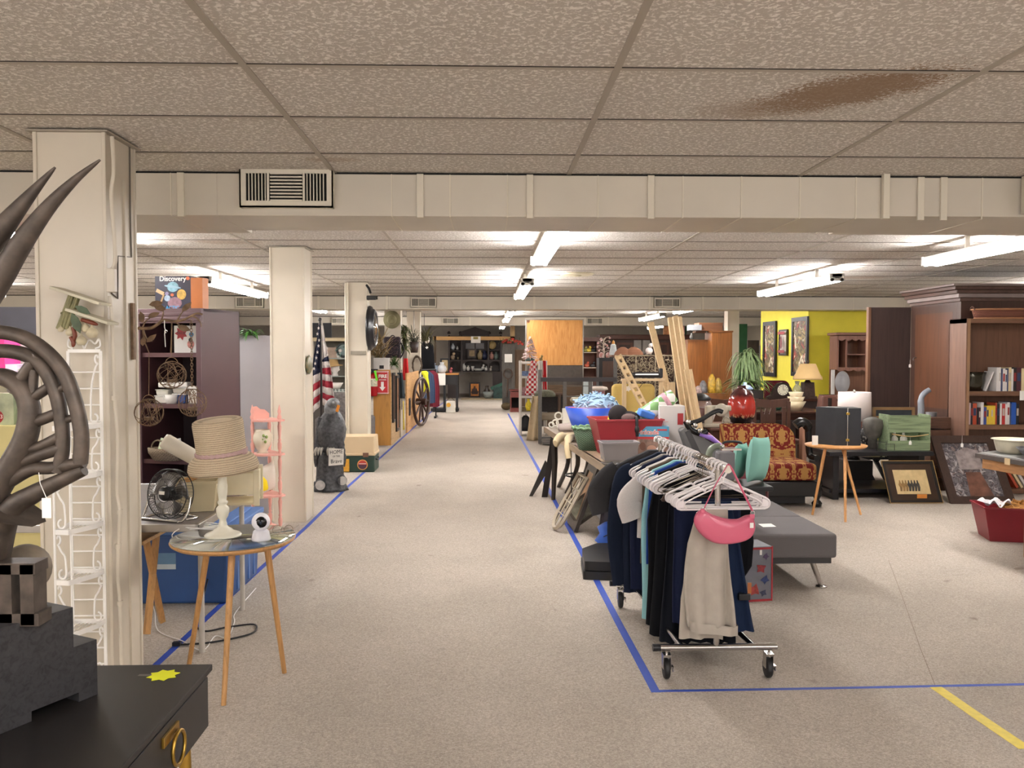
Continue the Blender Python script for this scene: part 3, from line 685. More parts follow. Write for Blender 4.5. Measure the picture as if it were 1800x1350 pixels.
b.tube([(-rf * .9, -.07, .006), (rf * .9, -.07, .006)], .006, 8); b.tube(bez([(-rf, -.03, .007), (-rf * .9, .06, .007), (rf * .9, .06, .007), (rf, -.03, .007)], 5), .006, 8); b.build('chrome_stand', CHROME, t)
BIN = P('cbbd9a', .5, var=.05)
def bin_(name, label, c, w, d, h, m, rz=0, tap=.85, cat='bin', wall=.006, z=None, slots=True, group=None):
 t = thing(name, label, cat, (c[0], c[1], ZT if z is None else z), rz, group); b = MB()
 def ring(zz, k, inn):
  f = tap + (1 - tap) * zz / h; x, y = w / 2 * f - inn, d / 2 * f - inn; return [V((-x, -y, k)), V((x, -y, k)), V((x, y, k)), V((-x, y, k))]
 A, B, C, D = ring(0, 0, 0), ring(h, h, 0), ring(h, h, wall), ring(0, wall, wall)
 vs = A + B + C + D; fs = [(3, 2, 1, 0), (12, 13, 14, 15)]
 for i in range(4):
  j = (i + 1) % 4; fs += [(i, j, 4 + j, 4 + i), (4 + i, 4 + j, 8 + j, 8 + i), (8 + i, 8 + j, 12 + j, 12 + i)]
 b.add(vs, fs); b.build('bin_body', m, t, bevel=min(.004, wall * .6))
 b = MB().frame((-w / 2 - .006, d / 2 + .006, h - .008), UX, -UY, w + .012, d + .012, .01, .010 if False else -.012); b.build('rim', m, t)
 return t
bin_('cream_storage_bin', 'slotted cream plastic bin standing just behind the fan', at(345, 880, 4.35), .22, .2, .15, BIN, R(12))
for (x, y, Y) in ((352, 890, 4.35), (372, 900, 4.18)): pass
t = thing('cream_crate', 'open cream crate with posts on the folding table, right of the fan', 'crate', (*at(400, 880, 4.55).xy, ZT), R(10))
b = MB(); b.box((0, 0, .006), (.32, .22, .012)); b.build('crate_floor', BIN, t)
for (x, y) in ((-.16, -.11), (.16, -.11), (.16, .11), (-.16, .11)): MB().box((x, y, .09), (.03, .02, .19)).build('corner_post', P('cfc4a6', .5), t, bevel=.002)
for y in (-.11, .11): MB().box((0, y, .11), (.29, .008, .11)).build('side_panel', P('cfc4a6', .5), t)
for x in (-.16, .16): MB().box((x, 0, .11), (.008, .2, .11)).build('end_panel', P('cfc4a6', .5), t)
PINE = WD('c99a63', .6, sc_=14, kind='woodx')
for i, (px, py, a, lb) in enumerate([(353, 843, .3, 'short pine block lying nearest the fan'), (366, 838, .9, 'tilted pine block resting on the cream bins'), (345, 850, -.2, 'lowest pine block in the cream bin')]):
 tag(MB().box((0, 0, 0), (.12, .03, .03), M=Euler((0, R(-25), a)).to_matrix()).build('pine_block', PINE, bevel=.002), lb, 'block').location = at(px, py, 4.4)
o = at(318, 818, 4.45); tag(MB().lathe([(0, -.10), (.03, -.10), (.04, -.08), (.042, .09), (.036, .105), (0, .105)], (0, 0, 0), 20, M=Euler((0, R(-58), R(10))).to_matrix()).build('white_bottle', P('ddd5c5', .45)), 'large off-white bottle lying tilted over the bins behind the fan', 'bottle').location = o
t = thing('plastic_pitcher', 'clear pinkish plastic pitcher behind the candlestick', 'pitcher', (*at(406, 860, 4.7).xy, ZT + .012))
MB().lathe([(0, 0), (.055, 0), (.06, .01), (.072, .16), (.074, .165), (.070, .16), (.058, .012), (0, .01)], n=24).build('pitcher_body', mat('c8a7a5', .1, sc_=.35, kind='clear'), t)
MB().tube(bez([(.07, 0, .14), (.11, 0, .13), (.11, 0, .07), (.065, 0, .04)], 5), .006, 8).build('handle', mat('c8a7a5', .1, sc_=.5, kind='clear'), t)
tag(MB().lathe([(.08, 0), (.082, .01), (.075, .05), (.055, .075), (.02, .085), (0, .085)], (*at(446, 866, 4.95).xy, ZT + .001), 24, ry=1.1).build('yellow_hat', FB('e8c81e')), 'bright yellow cap at the far end of the folding table', 'cap')
tag(MB().ball((0, 0, 0), (.04, .01, .03), 12, 6).build('yellow_scrubber', P('e3c21c')), 'yellow scrubber poking up behind the pine blocks', 'brush').location = at(361, 826, 4.6)
BL = P('2c4f86', .4, var=.05); BL2 = P('4a6fa8', .4, var=.05)
t = thing('blue_storage_tote', 'large blue plastic storage tote with lighter lid under the folding table', 'tote', (-1.86, 5.36, 0))
b = MB().box((0, 0, .21), (.62, .68, .42), top=(1.06, 1.04)); b.build('tote_body', BL, t, bevel=.02, seg=3)
for k in range(5): MB().box((.314, -.24 + k * .12, .2), (.01, .03, .34)).build('rib', BL2, t, bevel=.003)
MB().box((0, 0, .435), (.70, .74, .035)).box((0, 0, .457), (.58, .62, .012)).build('lid', BL2, t, bevel=.008)
p = at(291, 982, 5.01); q = flat(t, 'printed_label', P('5c7f9e', .4), p, UX, UZ, rect(.12, .125, -.06, -.062), -.002)
flat(t, 'label_text_panel', P('b9c3c8', .4), p + V((0, -.003, -.048)), UX, UZ, rect(.12, .03, -.06, -.015), -.001)
t = thing('pine_bench', 'low pine bench under the folding table, beside the first column', 'bench', (-1.9, 4.5, 0))
MB().bx(-2.15, -1.745, 4.3, 4.62, .515, .535).build('seat_board', WD('c79c66', kind='woodx'), t, world=True, bevel=.003)
for s in (0, 1):
 for f in ((-.02, .12), (.12, -.02)): MB().tube([V((-2.1 + s * .32, 4.45 + f[0], .515)), V((-2.1 + s * .32, 4.45 + f[1] * 1.5, .02))], .02, 4).build('leg', WD('b98a55', kind='wood'), t, world=True)
b = MB(); q = bez([gr(375, 1050) + UZ * .25, gr(352, 1080) + UZ * .02, gr(345, 1100) + UZ * .008, gr(360, 1112) + UZ * .008, gr(400, 1105) + UZ * .008, gr(445, 1100) + UZ * .008, gr(450, 1110) + UZ * .008, gr(430, 1120) + UZ * .008, gr(370, 1132) + UZ * .008, gr(318, 1136) + UZ * .008], 6)
b.tube(q, .005, 6); e = q[-1]; b.box(e + V((-.02, 0, .006)), (.04, .025, .018)); tag(b.build('black_power_cord', BLACK), 'black power cord with plug looping on the carpet behind the round table', 'cord')
b = MB(); q = bez([gr(262, 1063) + UZ * .05, gr(272, 1080) + UZ * .02, gr(278, 1110) + UZ * .005, gr(320, 1128) + UZ * .005, gr(356, 1145) + UZ * .005, gr(378, 1120) + UZ * .005, gr(400, 1122) + UZ * .005, gr(412, 1095) + UZ * .005, gr(414, 1078) + UZ * .005, gr(450, 1035) + UZ * .005], 6)
b.tube(q, .0028, 6); tag(b.build('white_thin_cord', WHITE), 'thin white cord straggling over the carpet under the round table', 'cord')
# purple-brown bookcase with boxed games
PUR = P('4b2f33', .4, var=.08, sc_=4); PURD = P('2b1c20', .6)
W_, D_, HB = .50, .49, 1.795
t = thing('tall_bookcase', 'tall dark plum bookcase behind the folding table, boxed game on top', 'bookcase', (-1.937, 5.8, 0), R(-14))
sp = MB().bx(-.035, 0, 0, D_, 0, HB); sp.build('side_panel', PUR, t, bevel=.002)
MB().bx(-W_, -W_ + .035, 0, D_, 0, HB).build('side_panel', PUR, t, bevel=.002)
MB().bx(-W_, 0, D_ - .01, D_, 0, HB).build('back_panel', PURD, t)
b = MB()
for z0, z1, o in ((HB - .10, HB, .012), (HB - .085, HB - .06, .02), (HB - .05, HB - .03, .016)): b.bx(-W_ - .004, .004, -o, .02, z0, z1)
b.build('cornice', P('5f454a', .4), t, bevel=.003)
MB().bx(-W_, 0, 0, D_, HB - .02, HB).build('top_panel', PUR, t)
for y in (624, 714, 812): z = AZ(y, 5.8); MB().bx(-W_ + .035, -.035, .01, D_ - .01, z - .015, z + .015).build('shelf', P('5a3c3f', .4), t)
MB().bx(-W_, 0, 0, .03, 0, .08).build('plinth', PUR, t)
for s in (-W_ + .0175, -.0175): MB().bx(s - .018, s + .018, -.012, 0, 0, HB - .1).build('front_stile', P('5f454a', .4), t, bevel=.003)
def loc2w(o, p): return wmat(o) @ V(p)
BX = P('1d1a33', .35, var=.3)
g = thing('discovery_game_box', 'dark blue boxed space science kit standing on top of the plum bookcase', 'box', loc2w(t, (-.42, .10, HB)), R(-8))
w, h, d = .262, .232, .09
MB().bx(0, w, 0, d, 0, h).build('box_body', [BX], g)
MB().bx(w, w + .085, .0, d, 0, h - .012).build('box_side', P('b5682c', .4), g)
text('Discovery', .048, WHITE, g, (w * .5, -.001, h * .92), UX, UZ, world=False, bold=.0008)
text('GALACTIC', .034, P('3aa0d8', .4), g, (w * .36, -.001, h * .05), UX, UZ, world=False, bold=.0006)
for (nm, m, x, z, rx, rz_) in (('planet_picture', '7aa6b8', .5, .68, .042, .036), ('picture', 'c9a24a', .74, .45, .034, .036), ('picture', '8d6a76', .55, .2, .052, .04), ('picture', '9fb4c8', .34, .34, .022, .022), ('picture', 'd9673c', .48, .44, .012, .01), ('picture', 'd9673c', .92, .93, .014, .012), ('picture', '9a8fb8', .33, .48, .013, .013)):
 flat(g, nm, P(m, .4, var=.3, sc_=40), (w * x, -.0005, h * z), UX, UZ, disc(rx, ry=rz_), .001, world=False)
flat(g, 'planet_ring', P('8fb2c4', .4), (w * .5, -.0018, h * .68), (1, 0, -.15), UZ, disc(.062, ry=.009), .001, world=False)
flat(g, 'hammer_picture', P('c4a57c', .4), (w * .12, -.001, h * .48), (1, 0, -.5), (.5, 0, 1), [(-.03, 0), (.03, 0), (.03, .025), (.008, .025), (.008, -.08), (-.008, -.08), (-.008, 0.0)][:2] + [(.03, .025), (-.03, .025)], .001, world=False)
flat(g, 'hammer_handle_picture', P('b08e62', .4), (w * .13, -.001, h * .2), (1, 0, -.4), (.4, 0, 1), rect(.012, .07), .001, world=False)
g2 = thing('white_party_game_box', 'white boxed party game with red splat standing on the bookcase upper shelf', 'box', loc2w(t, (-.29, .12, AZ(624, 5.8) + .0155)))
w, h = .235, .19; MB().bx(0, w, 0, .05, 0, h).build('box_body', WHITE, g2)
flat(g2, 'red_splat', P('a8232a', .4), (.05, -.001, .135), UX, UZ, [((.045 if k % 2 else .028) * cos(k * pi / 7), (.05 if k % 2 else .03) * sin(k * pi / 7)) for k in range(14)], .001, world=False)
text('face', .034, P('4a2025', .4), g2, (.05, -.002, .14), UX, UZ, world=False)
flat(g2, 'figure_picture', P('c7837a', .4, var=.4, sc_=60), (.115, -.001, .06), UX, UZ, disc(.024, ry=.03), .001, world=False)
flat(g2, 'hair_picture', P('2a1c18', .4), (.115, -.002, .09), UX, UZ, disc(.014, ry=.015), .001, world=False)
flat(g2, 'blue_bubble', P('3d86b8', .4), (.12, -.001, .128), UX, UZ, disc(.016), .001, world=False)
for k in range(3): flat(g2, 'printed_panel', P('c9c3c4', .4), (.165 + .0 * k, -.001, .03 + k * .05), UX, UZ, rect(.05, .03), .001, world=False)
zs_ = AZ(714, 5.8) + .0155
for i, (x, z, w, h, m, lb) in enumerate([(-.36, 0, .10, .055, 'e6e2dc', 'white tub at lower left on the bookcase middle shelf'), (-.23, 0, .09, .07, '2a56a0', 'blue tub behind the white mug on the bookcase'), (-.36, .056, .09, .04, 'dedad2', 'second white tub in the stack on the bookcase'), (-.22, .071, .10, .04, 'c9c4bc', 'clear-lidded tub on the blue tub'), (-.12, .0, .08, .12, 'd9d4cc', 'tall white tub at the right end of the shelf')]):
 q = thing('plastic_tub', lb, 'tub', loc2w(t, (x, .12, zs_ + z)), R(-14), 'plastic tubs on the bookcase shelf')
 MB().box((0, 0, h * .42), (w, w, h * .84), top=(1.08, 1.08)).build('tub_body', P(m, .4, var=.03), q, bevel=.006); MB().box((0, 0, h * .92), (w * 1.14, w * 1.14, h * .14)).build('lid', WHITE, q, bevel=.003)
tag(MB().box((0, 0, .018), (.2, .12, .035)).build('white_tray', WHITE, bevel=.008), 'white shallow tray on top of the stacked tubs', 'tray').location = loc2w(t, (-.27, .10, zs_ + .112))
q = thing('white_mug', 'small white enamel mug in front of the blue tub', 'mug', loc2w(t, (-.27, .05, zs_)))
MB().lathe([(0, 0), (.034, 0), (.04, .03), (.042, .062), (.038, .06), (.034, .01), (0, .008)], n=20).build('mug_body', WHITE, q); MB().tube(arc((-.042, 0, .04), .016, pi * .5, pi * 1.5, 8), .003, 6).build('handle', WHITE, q)
WK = mat('8a7a66', .9, sc_=22, kind='weave')
q = thing('wicker_basket', 'wicker basket with hoop handle on the lower bookcase shelf, full of picture cards', 'basket', loc2w(t, (-.26, -.02, AZ(812, 5.8) + .016)), R(-14))
MB().lathe([(0, 0), (.10, 0), (.135, .05), (.14, .085), (.132, .085), (.1, .01), (0, .008)], n=28, ry=.6, wob=lambda a, z: 1 + .015 * cos(14 * a)).build('basket_body', WK, q)
MB().tube(arc((-.07, 0, .085), .05, 0, pi, 12, UX, (0, 0, 1)), .006, 7).build('handle', WK, q)
for i, (x, a) in enumerate(((-.03, .2), (.0, -.1), (.05, .35), (.08, -.2))):
 tag(MB().box((0, 0, .04), (.055, .002, .085), M=Euler((R(-12), a, 0)).to_matrix()).build('picture_card', P(['cfe0c0', 'efe9ea', 'd9a0a0', 'e8e4e0'][i], .4, var=.4, sc_=40)), ['leftmost greenish card in the wicker basket', 'white card behind the green one in the wicker basket', 'reddish card in the middle of the wicker basket', 'rightmost pale card in the wicker basket'][i], 'card').location = loc2w(q, (x, 0, .06))
tag(MB().frame((0, 0, 0), UX, UZ, .06, .10, .006, .01).build('small_hanging_picture', P('4a6f80', .5)), 'small blue framed piece leaning in the dark lower shelf', 'picture').location = loc2w(t, (-.15, .2, AZ(812, 5.8) + .08))
# grey partition, plant, pink shelf
struct(MB().bx(-2.75, AX(484, 7.95), 7.9, 7.95, 0, AZ(590, 7.9)).build('wall_partition', P('9a969a', .6, var=.03)))
def leafy(name, label, cat, c, r, h, n, lw, ll, m, pot=None, droop=.5, seed=1, stems=None, up=.6, **kw):
 t = thing(name, label, cat, c); q = random.Random(seed)
 z0 = 0
 if pot: MB().lathe([(0, 0), (pot[0] * .7, 0), (pot[0], pot[1]), (pot[0] * .9, pot[1]), (pot[0] * .6, .02), (0, .02)], n=20).build('pot', pot[2], t); z0 = pot[1] * .9
 b = MB(); s = MB()
 for k in range(n):
  a = q.uniform(0, 2 * pi); L = ll * q.uniform(.6, 1.2); e = q.uniform(.1, 1) * up
  st = V((q.uniform(-.3, .3) * r, q.uniform(-.3, .3) * r, z0 + h * q.uniform(0, .75)))
  d = V((cos(a), sin(a), 0)); pts = []
  for i in range(6): u = i / 5; pts.append(st + d * (r * u * q.uniform(.95, 1.05)) + UZ * (L * e * u * 2 - droop * L * u * u * 2))
  sd = V((-d.y, d.x, 0)) * lw
  vs = []; 
  for i, p in enumerate(pts): w = (.4, 1, 1, .8, .5, .05)[i]; vs += [p - sd * w, p + sd * w]
  b.add(vs, [(2 * i, 2 * i + 1, 2 * i + 3, 2 * i + 2) for i in range(5)], True)
  s.tube([V((0, 0, z0)), st], .002, 4)
 b.build('leaves', m, t); s.build('stems', P('4f4a2c'), t); return t
GR = P('4f8a3a', .5, var=.35, sc_=25); GR2 = P('6f8a4c', .6, var=.3, sc_=20)
leafy('potted_plant', 'bright green leafy plant standing on the grey partition', 'plant', (*at(440, 588, 7.92).xy, AZ(590, 7.9)), .12, .06, 40, .012, .10, GR, seed=3)
PK = P('d99f92', .45, var=.06)
t = thing('pink_corner_shelf', 'pink painted corner shelf with turned spindles beside the second column', 'shelf', (-1.86, 7.1, 0))
Yp = 7.05; L, Rr = AX(443, Yp), AX(487, Yp - .02); bk = (L + Rr) / 2 - .02
zz = [AZ(y, Yp) for y in (738, 797, 869, 929)]
for i, z in enumerate(zz):
 z = max(z, .02); s = 1 + .06 * i
 MB().prism([((L - .02) - (s - 1) * .1, Yp + .05), (bk, Yp + .25), (Rr + .05, Yp + .02), (Rr + .03, Yp - .03), ((L + Rr) / 2, Yp - .10), (L, Yp - .05)], (0, 0, z - .008), UX, UY, .016).build('tier', PK, t, world=True, bevel=.003)
SPN = [(.010, 0), (.016, .04), (.011, .08), (.018, .15), (.020, .3), (.011, .38), (.018, .42), (.011, .46), (.014, .6), (.019, .85), (.012, .93), (.016, 1)]
for i in range(3):
 z1, z0 = zz[i] - .008, max(zz[i + 1], .02) + .008
 for (x, y) in ((L, Yp - .01), (Rr + .01, Yp), (bk, Yp + .2)): MB().lathe([(r * .9, z * (z1 - z0)) for r, z in SPN], (x, y, z0), 12).build('spindle', PK, t, world=True)
for (x, y) in ((L, Yp - .01), (Rr + .01, Yp)): MB().lathe([(.014, 0), (.02, .02), (.01, .045), (.016, .065), (.003, .12), (0, .125)], (x, y, zz[0] + .008), 12).build('finial', PK, t, world=True)
for (x, y) in ((L, Yp - .01), (Rr + .01, Yp)): MB().lathe([(.014, 0), (.02, .01), (.015, .02)], (x, y, 0), 12).build('foot', PK, t, world=True)
b = MB()
pl = [(-.02, 0), (.13, 0), (.13, .04), (.09, .075), (.05, .08), (.02, .105), (-.02, .10)]; b.prism(pl, (L - .01, Yp + .08, zz[0] + .008), (.8, .6, 0), UZ, .008); b.build('back_gallery', PK, t, world=True)
t = thing('cream_vase', 'cream round vase with green relief leaves on the pink shelf second tier', 'vase', (*at(461, 790, Yp + .03).xy, zz[1] + .008))
MB().lathe([(0, 0), (.05, 0), (.035, .02), (.065, .06), (.08, .11), (.078, .15), (.06, .185), (.065, .195), (.058, .19), (.05, .16), (0, .15)], n=24).build('vase_body', P('ddd2bc', .3), t)
for (x, z) in ((.02, .12), (.045, .10), (.03, .15), (.055, .14)): MB().ball((x, -.07, z), (.012, .008, .014), 8, 5).build('relief_leaf', P('8fa35a', .4), t)
t = thing('white_cushion', 'pale cushion standing on edge on the pink shelf third tier', 'cushion', (*at(463, 868, Yp + .03).xy, zz[2] + .008)); 
def cush(w, h, d, ex=3.0):
 def f(u, v):
  a, b_ = (u * 2 - 1), (v * 2 - 1); return a, b_
 b = MB(); n = 12; vs = []
 for s in (1, -1):
  for j in range(n + 1):
   for i in range(n + 1):
    a, c = 2 * i / n - 1, 2 * j / n - 1; th = (max(0, (1 - a * a)) * max(0, (1 - c * c))) ** .42
    k = 1 - .05 * (1 - abs(a)) * abs(c) ** 3 - .0; vs.append(V((a * w / 2 * (1 - .06 * (1 - c * c) * abs(a) ** 4), s * d / 2 * th, c * h / 2 * (1 - .06 * (1 - a * a) * abs(c) ** 4))))
 m = (n + 1) ** 2; fs = []
 for j in range(n):
  for i in range(n):
   q = j * (n + 1) + i; fs.append((q, q + 1, q + n + 2, q + n + 1)); fs.append((m + q, m + q + n + 1, m + q + n + 2, m + q + 1))
 b.add(vs, fs, True); return b
o = cush(.2, .26, .09); o.v = [Euler((R(10), R(-14), R(60))).to_matrix() @ p + V((.02, .02, .128)) for p in o.v]; o.build('cushion_cover', FB('ddd3c6'), t)
YLW = P('e9dc9a', .5, var=.04)
t = thing('pale_yellow_cabinet', 'pale yellow cabinet with games on it, seen behind the metal sculpture', 'cabinet', (-3.1, 5.4, 0))
MB().bx(-4.4, AX(84, 5.2), 5.2, 5.7, .08, AZ(746, 5.2)).build('cabinet_body', YLW, t, world=True, bevel=.004)
MB().bx(-4.45, AX(84, 5.2) + .01, 5.17, 5.7, AZ(932, 5.2), AZ(920, 5.2)).build('molding', YLW, t, world=True, bevel=.004)
MB().bx(-4.4, AX(83, 5.2), 5.19, 5.7, 0, .08).build('plinth', P('b9a13f', .5), t, world=True)
MB().bx(AX(85, 5.2), AX(97, 5.2), 5.22, 5.6, 0, AZ(736, 5.2)).build('black_end_panel', BLACK, t, world=True)
zc = AZ(746, 5.2)
def box_thing(name, label, x0, x1, y, d, z0, z1, m, side=None, group=None, rz=0, cat='box'):
 t = thing(name, label, cat, ((x0 + x1) / 2, y + d / 2, z0), rz, group); w = x1 - x0; h = z1 - z0
 MB().box((0, 0, h / 2), (w, d, h)).build('box_body', m, t, bevel=.001); return t
q = box_thing('board_game', 'boxed game with red shirt picture, on the yellow cabinet at left edge', AX(-25, 5.25), AX(22, 5.25), 5.25, .06, zc, AZ(690, 5.25), P('b8c0a0', .4, var=.3, sc_=12))
flat(q, 'red_picture', P('a8262a', .4), (-.03, -.032, .05), UX, UZ, disc(.05, ry=.045), .001, world=False); text('93', .035, WHITE, q, (.0, -.034, .05), UX, UZ, world=False)
flat(q, 'face_picture', P('8a5a3a', .4), (-.03, -.032, .12), UX, UZ, disc(.03), .001, world=False)
q = box_thing('board_game', 'green boxed game beside the red shirt one on the yellow cabinet', AX(23, 5.25), AX(62, 5.25), 5.3, .06, zc, AZ(688, 5.25), P('5b8f86', .4, var=.3, sc_=14))
q = box_thing('board_game', 'small blue boxed game with cactus picture at the cabinet corner', AX(63, 5.25), AX(84, 5.25), 5.28, .05, zc, AZ(708, 5.25), P('6fa0b8', .4, var=.3, sc_=16))
flat(q, 'cactus_picture', P('3a7048', .4), (0, -.027, .02), UX, UZ, rect(.016, .06), .001, world=False)
t = thing('wall_shelf_unit', 'white shelf unit stacked with boxed games behind the sculpture mane', 'shelf', (-3.4, 5.95, 0))
MB().bx(-4.4, AX(70, 5.9), 5.9, 6.2, AZ(672, 5.9), AZ(664, 5.9)).build('shelf_board', WHITE, t, world=True)
MB().bx(-4.4, AX(70, 5.9), 6.2, 6.22, 0, AZ(600, 5.9)).build('back_panel', P('c9c4bc', .6), t, world=True)
MB().bx(AX(66, 5.9), AX(70, 5.9), 5.9, 6.2, 0, AZ(600, 5.9)).build('end_panel', P('1d1c1e', .6), t, world=True)
zq = AZ(664, 5.9)
for i, (a, c, y0, m, lb) in enumerate([(-30, 8, 630, 'd8307e', 'bright pink boxed game on the upper shelf behind the sculpture'), (9, 30, 640, 'c9b8d0', 'lilac boxed game beside the pink one on the upper shelf'), (31, 62, 648, 'b8b4ae', 'grey boxed game at the right of the upper shelf')]):
 q = box_thing('board_game', lb, AX(a, 5.95), AX(c, 5.95), 5.95, .2, zq, AZ(y0 - 40 if i == 0 else y0, 5.95), P(m, .4, var=.1))
t = thing('dark_display_board', 'large dark grey board standing at the far left, behind the games', 'board', (-3.9, 6.7, 0))
MB().bx(-6.0, AX(71, 6.7), 6.7, 6.74, .3, AZ(541, 6.7)).build('board', P('3b3a40', .6, var=.12), t, world=True); MB().bx(-6, -5.9, 6.6, 6.85, 0, .3).bx(-3.75, -3.65, 6.6, 6.85, 0, .3).build('foot', BLACK, t, world=True)
q = box_thing('tall_game_box', 'tall blue boxed toy with red and brown picture between the board and first column', AX(71, 6.4), AX(97, 6.4), 6.4, .1, AZ(598, 6.4), AZ(543, 6.4), P('7f8fd8', .4))
flat(q, 'red_picture', P('7a3524', .4, var=.5, sc_=40), (-.055, -.052, .0), UX, UZ, rect(.11, .11), .001, world=False); flat(q, 'blue_banner', P('4aa3d8', .4), (-.055, -.052, .11), UX, UZ, rect(.11, .04), .001, world=False)
t = thing('display_stand', 'dark stand under the tall blue boxed toy at far left', 'stand', q.location); zq = q.location.z; t.location.z = 0
MB().box((0, 0, zq / 2), (.16, .14, zq)).build('stand_body', BLACK, t, bevel=.004)
# chrome clothes rack
ZR = .982
def rx(y): return 1.046 - .036 * (y - 3.76)
RZ = math.atan(.036)
t = thing('clothes_rack', 'chrome rolling clothes rack full of hangers and clothes at the aisle corner', 'rack', (1.03, 4.3, 0))
MB().cyl((rx(3.64), 3.64, ZR), (rx(4.95), 4.95, ZR), .0155, n=18).build('rail', CHROME, t, world=True)
for y in (3.645, 4.945): MB().cyl((rx(y), y - .012, ZR), (rx(y), y + .012, ZR), .0175, n=18).build('end_cap', P('d8d2c4', .3), t, world=True)
for y in (3.78, 4.86): MB().cyl((rx(y), y, .14), (rx(y), y, ZR), .0135, n=16).cyl((rx(y), y, .6), (rx(y), y, .63), .017, n=16).build('upright_post', CHROME, t, world=True)
for y in (3.78, 4.86):
 x = rx(y) + .008; MB().cyl((x - .27, y, .148), (x + .27, y, .148), .0155, n=16).build('base_bar', CHROME, t, world=True)
 MB().cyl((x - .30, y, .148), (x - .265, y, .148), .017, n=16).build('black_bar_cap', BLACK, t, world=True)
 for s in (-1, 1):
  c = V((x + s * .235, y, 0)); b = MB().box(c + V((0, .004, .115)), (.036, .05, .008))
  for q in (-1, 1): b.box(c + V((q * .017, .008, .085)), (.003, .04, .07))
  b.cyl(c + UZ * .115, c + UZ * .15, .006); cb = b.build('caster_fork', CHROME, t, world=True, bevel=.001)
  MB().lathe([(.012, -.011), (.042, -.012), (.047, -.006), (.047, .006), (.042, .012), (.012, .011)], c + V((0, .012, .048)), 24, M=Euler((0, R(90), 0)).to_matrix()).build('caster_wheel', P('1c1b1c', .5), t, world=True)
  MB().box(c + V((.024, .0, .06)), (.012, .03, .006)).box(c + V((.026, -.005, .05)), (.004, .02, .02)).build('brake_lever', CHROME, t, world=True)
for s in (-1, 1): MB().cyl((rx(3.78) + .008 + s * .165, 3.78, .148), (rx(4.86) + .008 + s * .165, 4.86, .148), .0135, n=14).build('side_bar', CHROME if s < 0 else MT('8a8a8c', .2), t, world=True)
HW = P('e6dfe0', .35, var=.02)
def mk_hanger(name, label, m, wire=False, group='white plastic hangers on the chrome rack'):
 t = thing(name, label, 'hanger', (0, 0, 0), 0, group); r = .0014 if wire else .0042
 b = MB(); pts = arc((0, 0, -.012), .024, R(-20), R(190), 12, -UX, UZ) + [V((.010, 0, -.040)), V((0, 0, -.055)), V((0, 0, -.08))]
 b.tube(pts, r if wire else .0045, 7); b.build('hook', m, t)
 b = MB()
 if wire: pts = [(0, -.078), (-.20, -.158), (-.205, -.172), (-.19, -.18), (.19, -.18), (.205, -.172), (.20, -.158), (0, -.078)]; b.tube([V((x, 0, z)) for x, z in pts], r, 5)
 else:
  def sh(s): return bez([(0, 0, -.072), (s * .03, 0, -.084), (s * .075, 0, -.100), (s * .085, 0, -.112), (s * .10, 0, -.106), (s * .15, 0, -.128), (s * .195, 0, -.148), (s * .212, 0, -.165), (s * .208, 0, -.186), (s * .19, 0, -.194)], 4)
  for s in (-1, 1):
   b.tube(sh(s), .0052, 7); b.tube(bez([(s * .03, 0, -.098), (s * .10, 0, -.128), (s * .16, 0, -.158), (s * .178, 0, -.175), (s * .165, 0, -.190)], 3), .0035, 6)
   b.box((s * .193, 0, -.17), (.028, .0035, .03))
  b.tube([V((-.19, 0, -.194)), V((.19, 0, -.194))], .0052, 7)
 b.build('hanger_body', m, t); return t
h0 = mk_hanger('hanger', 'white plastic hanger on the chrome rack', HW)
first = True
def put_hanger(y, label, a=0, src=None, group=None):
 global first
 src = src or h0
 if src['label'] and src.location.length < 1e-6: o = src; o['label'] = label
 else: o = dup(src, (0, 0, 0), 0, label)
 o.location = (rx(y), y, ZR + .0045 + .004); o.rotation_euler = (0, 0, RZ + a); return o
DESC = ['foremost white hanger, behind the pink bag, holding grey sweatpants', 'second white hanger from the front end of the rack', 'third white hanger from the front end of the rack', 'fourth white hanger from the front, ahead of the wire hangers']
for i, (y, a) in enumerate(((3.70, .02), (3.745, -.06), (3.80, .05), (3.87, -.05))): put_hanger(y, DESC[i], a)
hw = mk_hanger('wire_hanger', 'wire hanger', MT('6a5f52', .35), True, 'dark wire hangers in the middle of the rack')
for i in range(6): put_hanger(3.93 + i * .03, 'dark thin wire hanger bunched in the middle of the chrome rack', (-.12, .1, -.05, .15, -.2, .05)[i], hw)
for i, y in enumerate((4.14, 4.18, 4.22, 4.26, 4.30, 4.37, 4.43, 4.50, 4.55, 4.64, 4.70, 4.80, 4.91)): put_hanger(y, 'white plastic hanger packed closely in the back half of the chrome rack', (.05, -.04, .07, -.02)[i] if i < 4 else 0)
t = thing('wooden_hanger', 'brown trouser hanger with white tube among the wire hangers', 'hanger', (rx(4.02), 4.02, ZR - .0), RZ + .3)
MB().tube(arc((0, 0, -.004), .02, R(-20), R(190), 12, -UX, UZ) + [V((.010, 0, -.035)), V((0, 0, -.06)), V((0, 0, -.09))], .002, 6).build('hook', MT('6a5f52', .3), t)
MB().tube(bez([(-.02, 0, -.09), (-.12, 0, -.13), (-.2, 0, -.165), (-.215, 0, -.18), (-.19, 0, -.19), (.19, 0, -.19), (.215, 0, -.18), (.2, 0, -.165), (.12, 0, -.13), (0, 0, -.085)], 4), .006, 7).build('hanger_body', P('4a3328', .4), t)
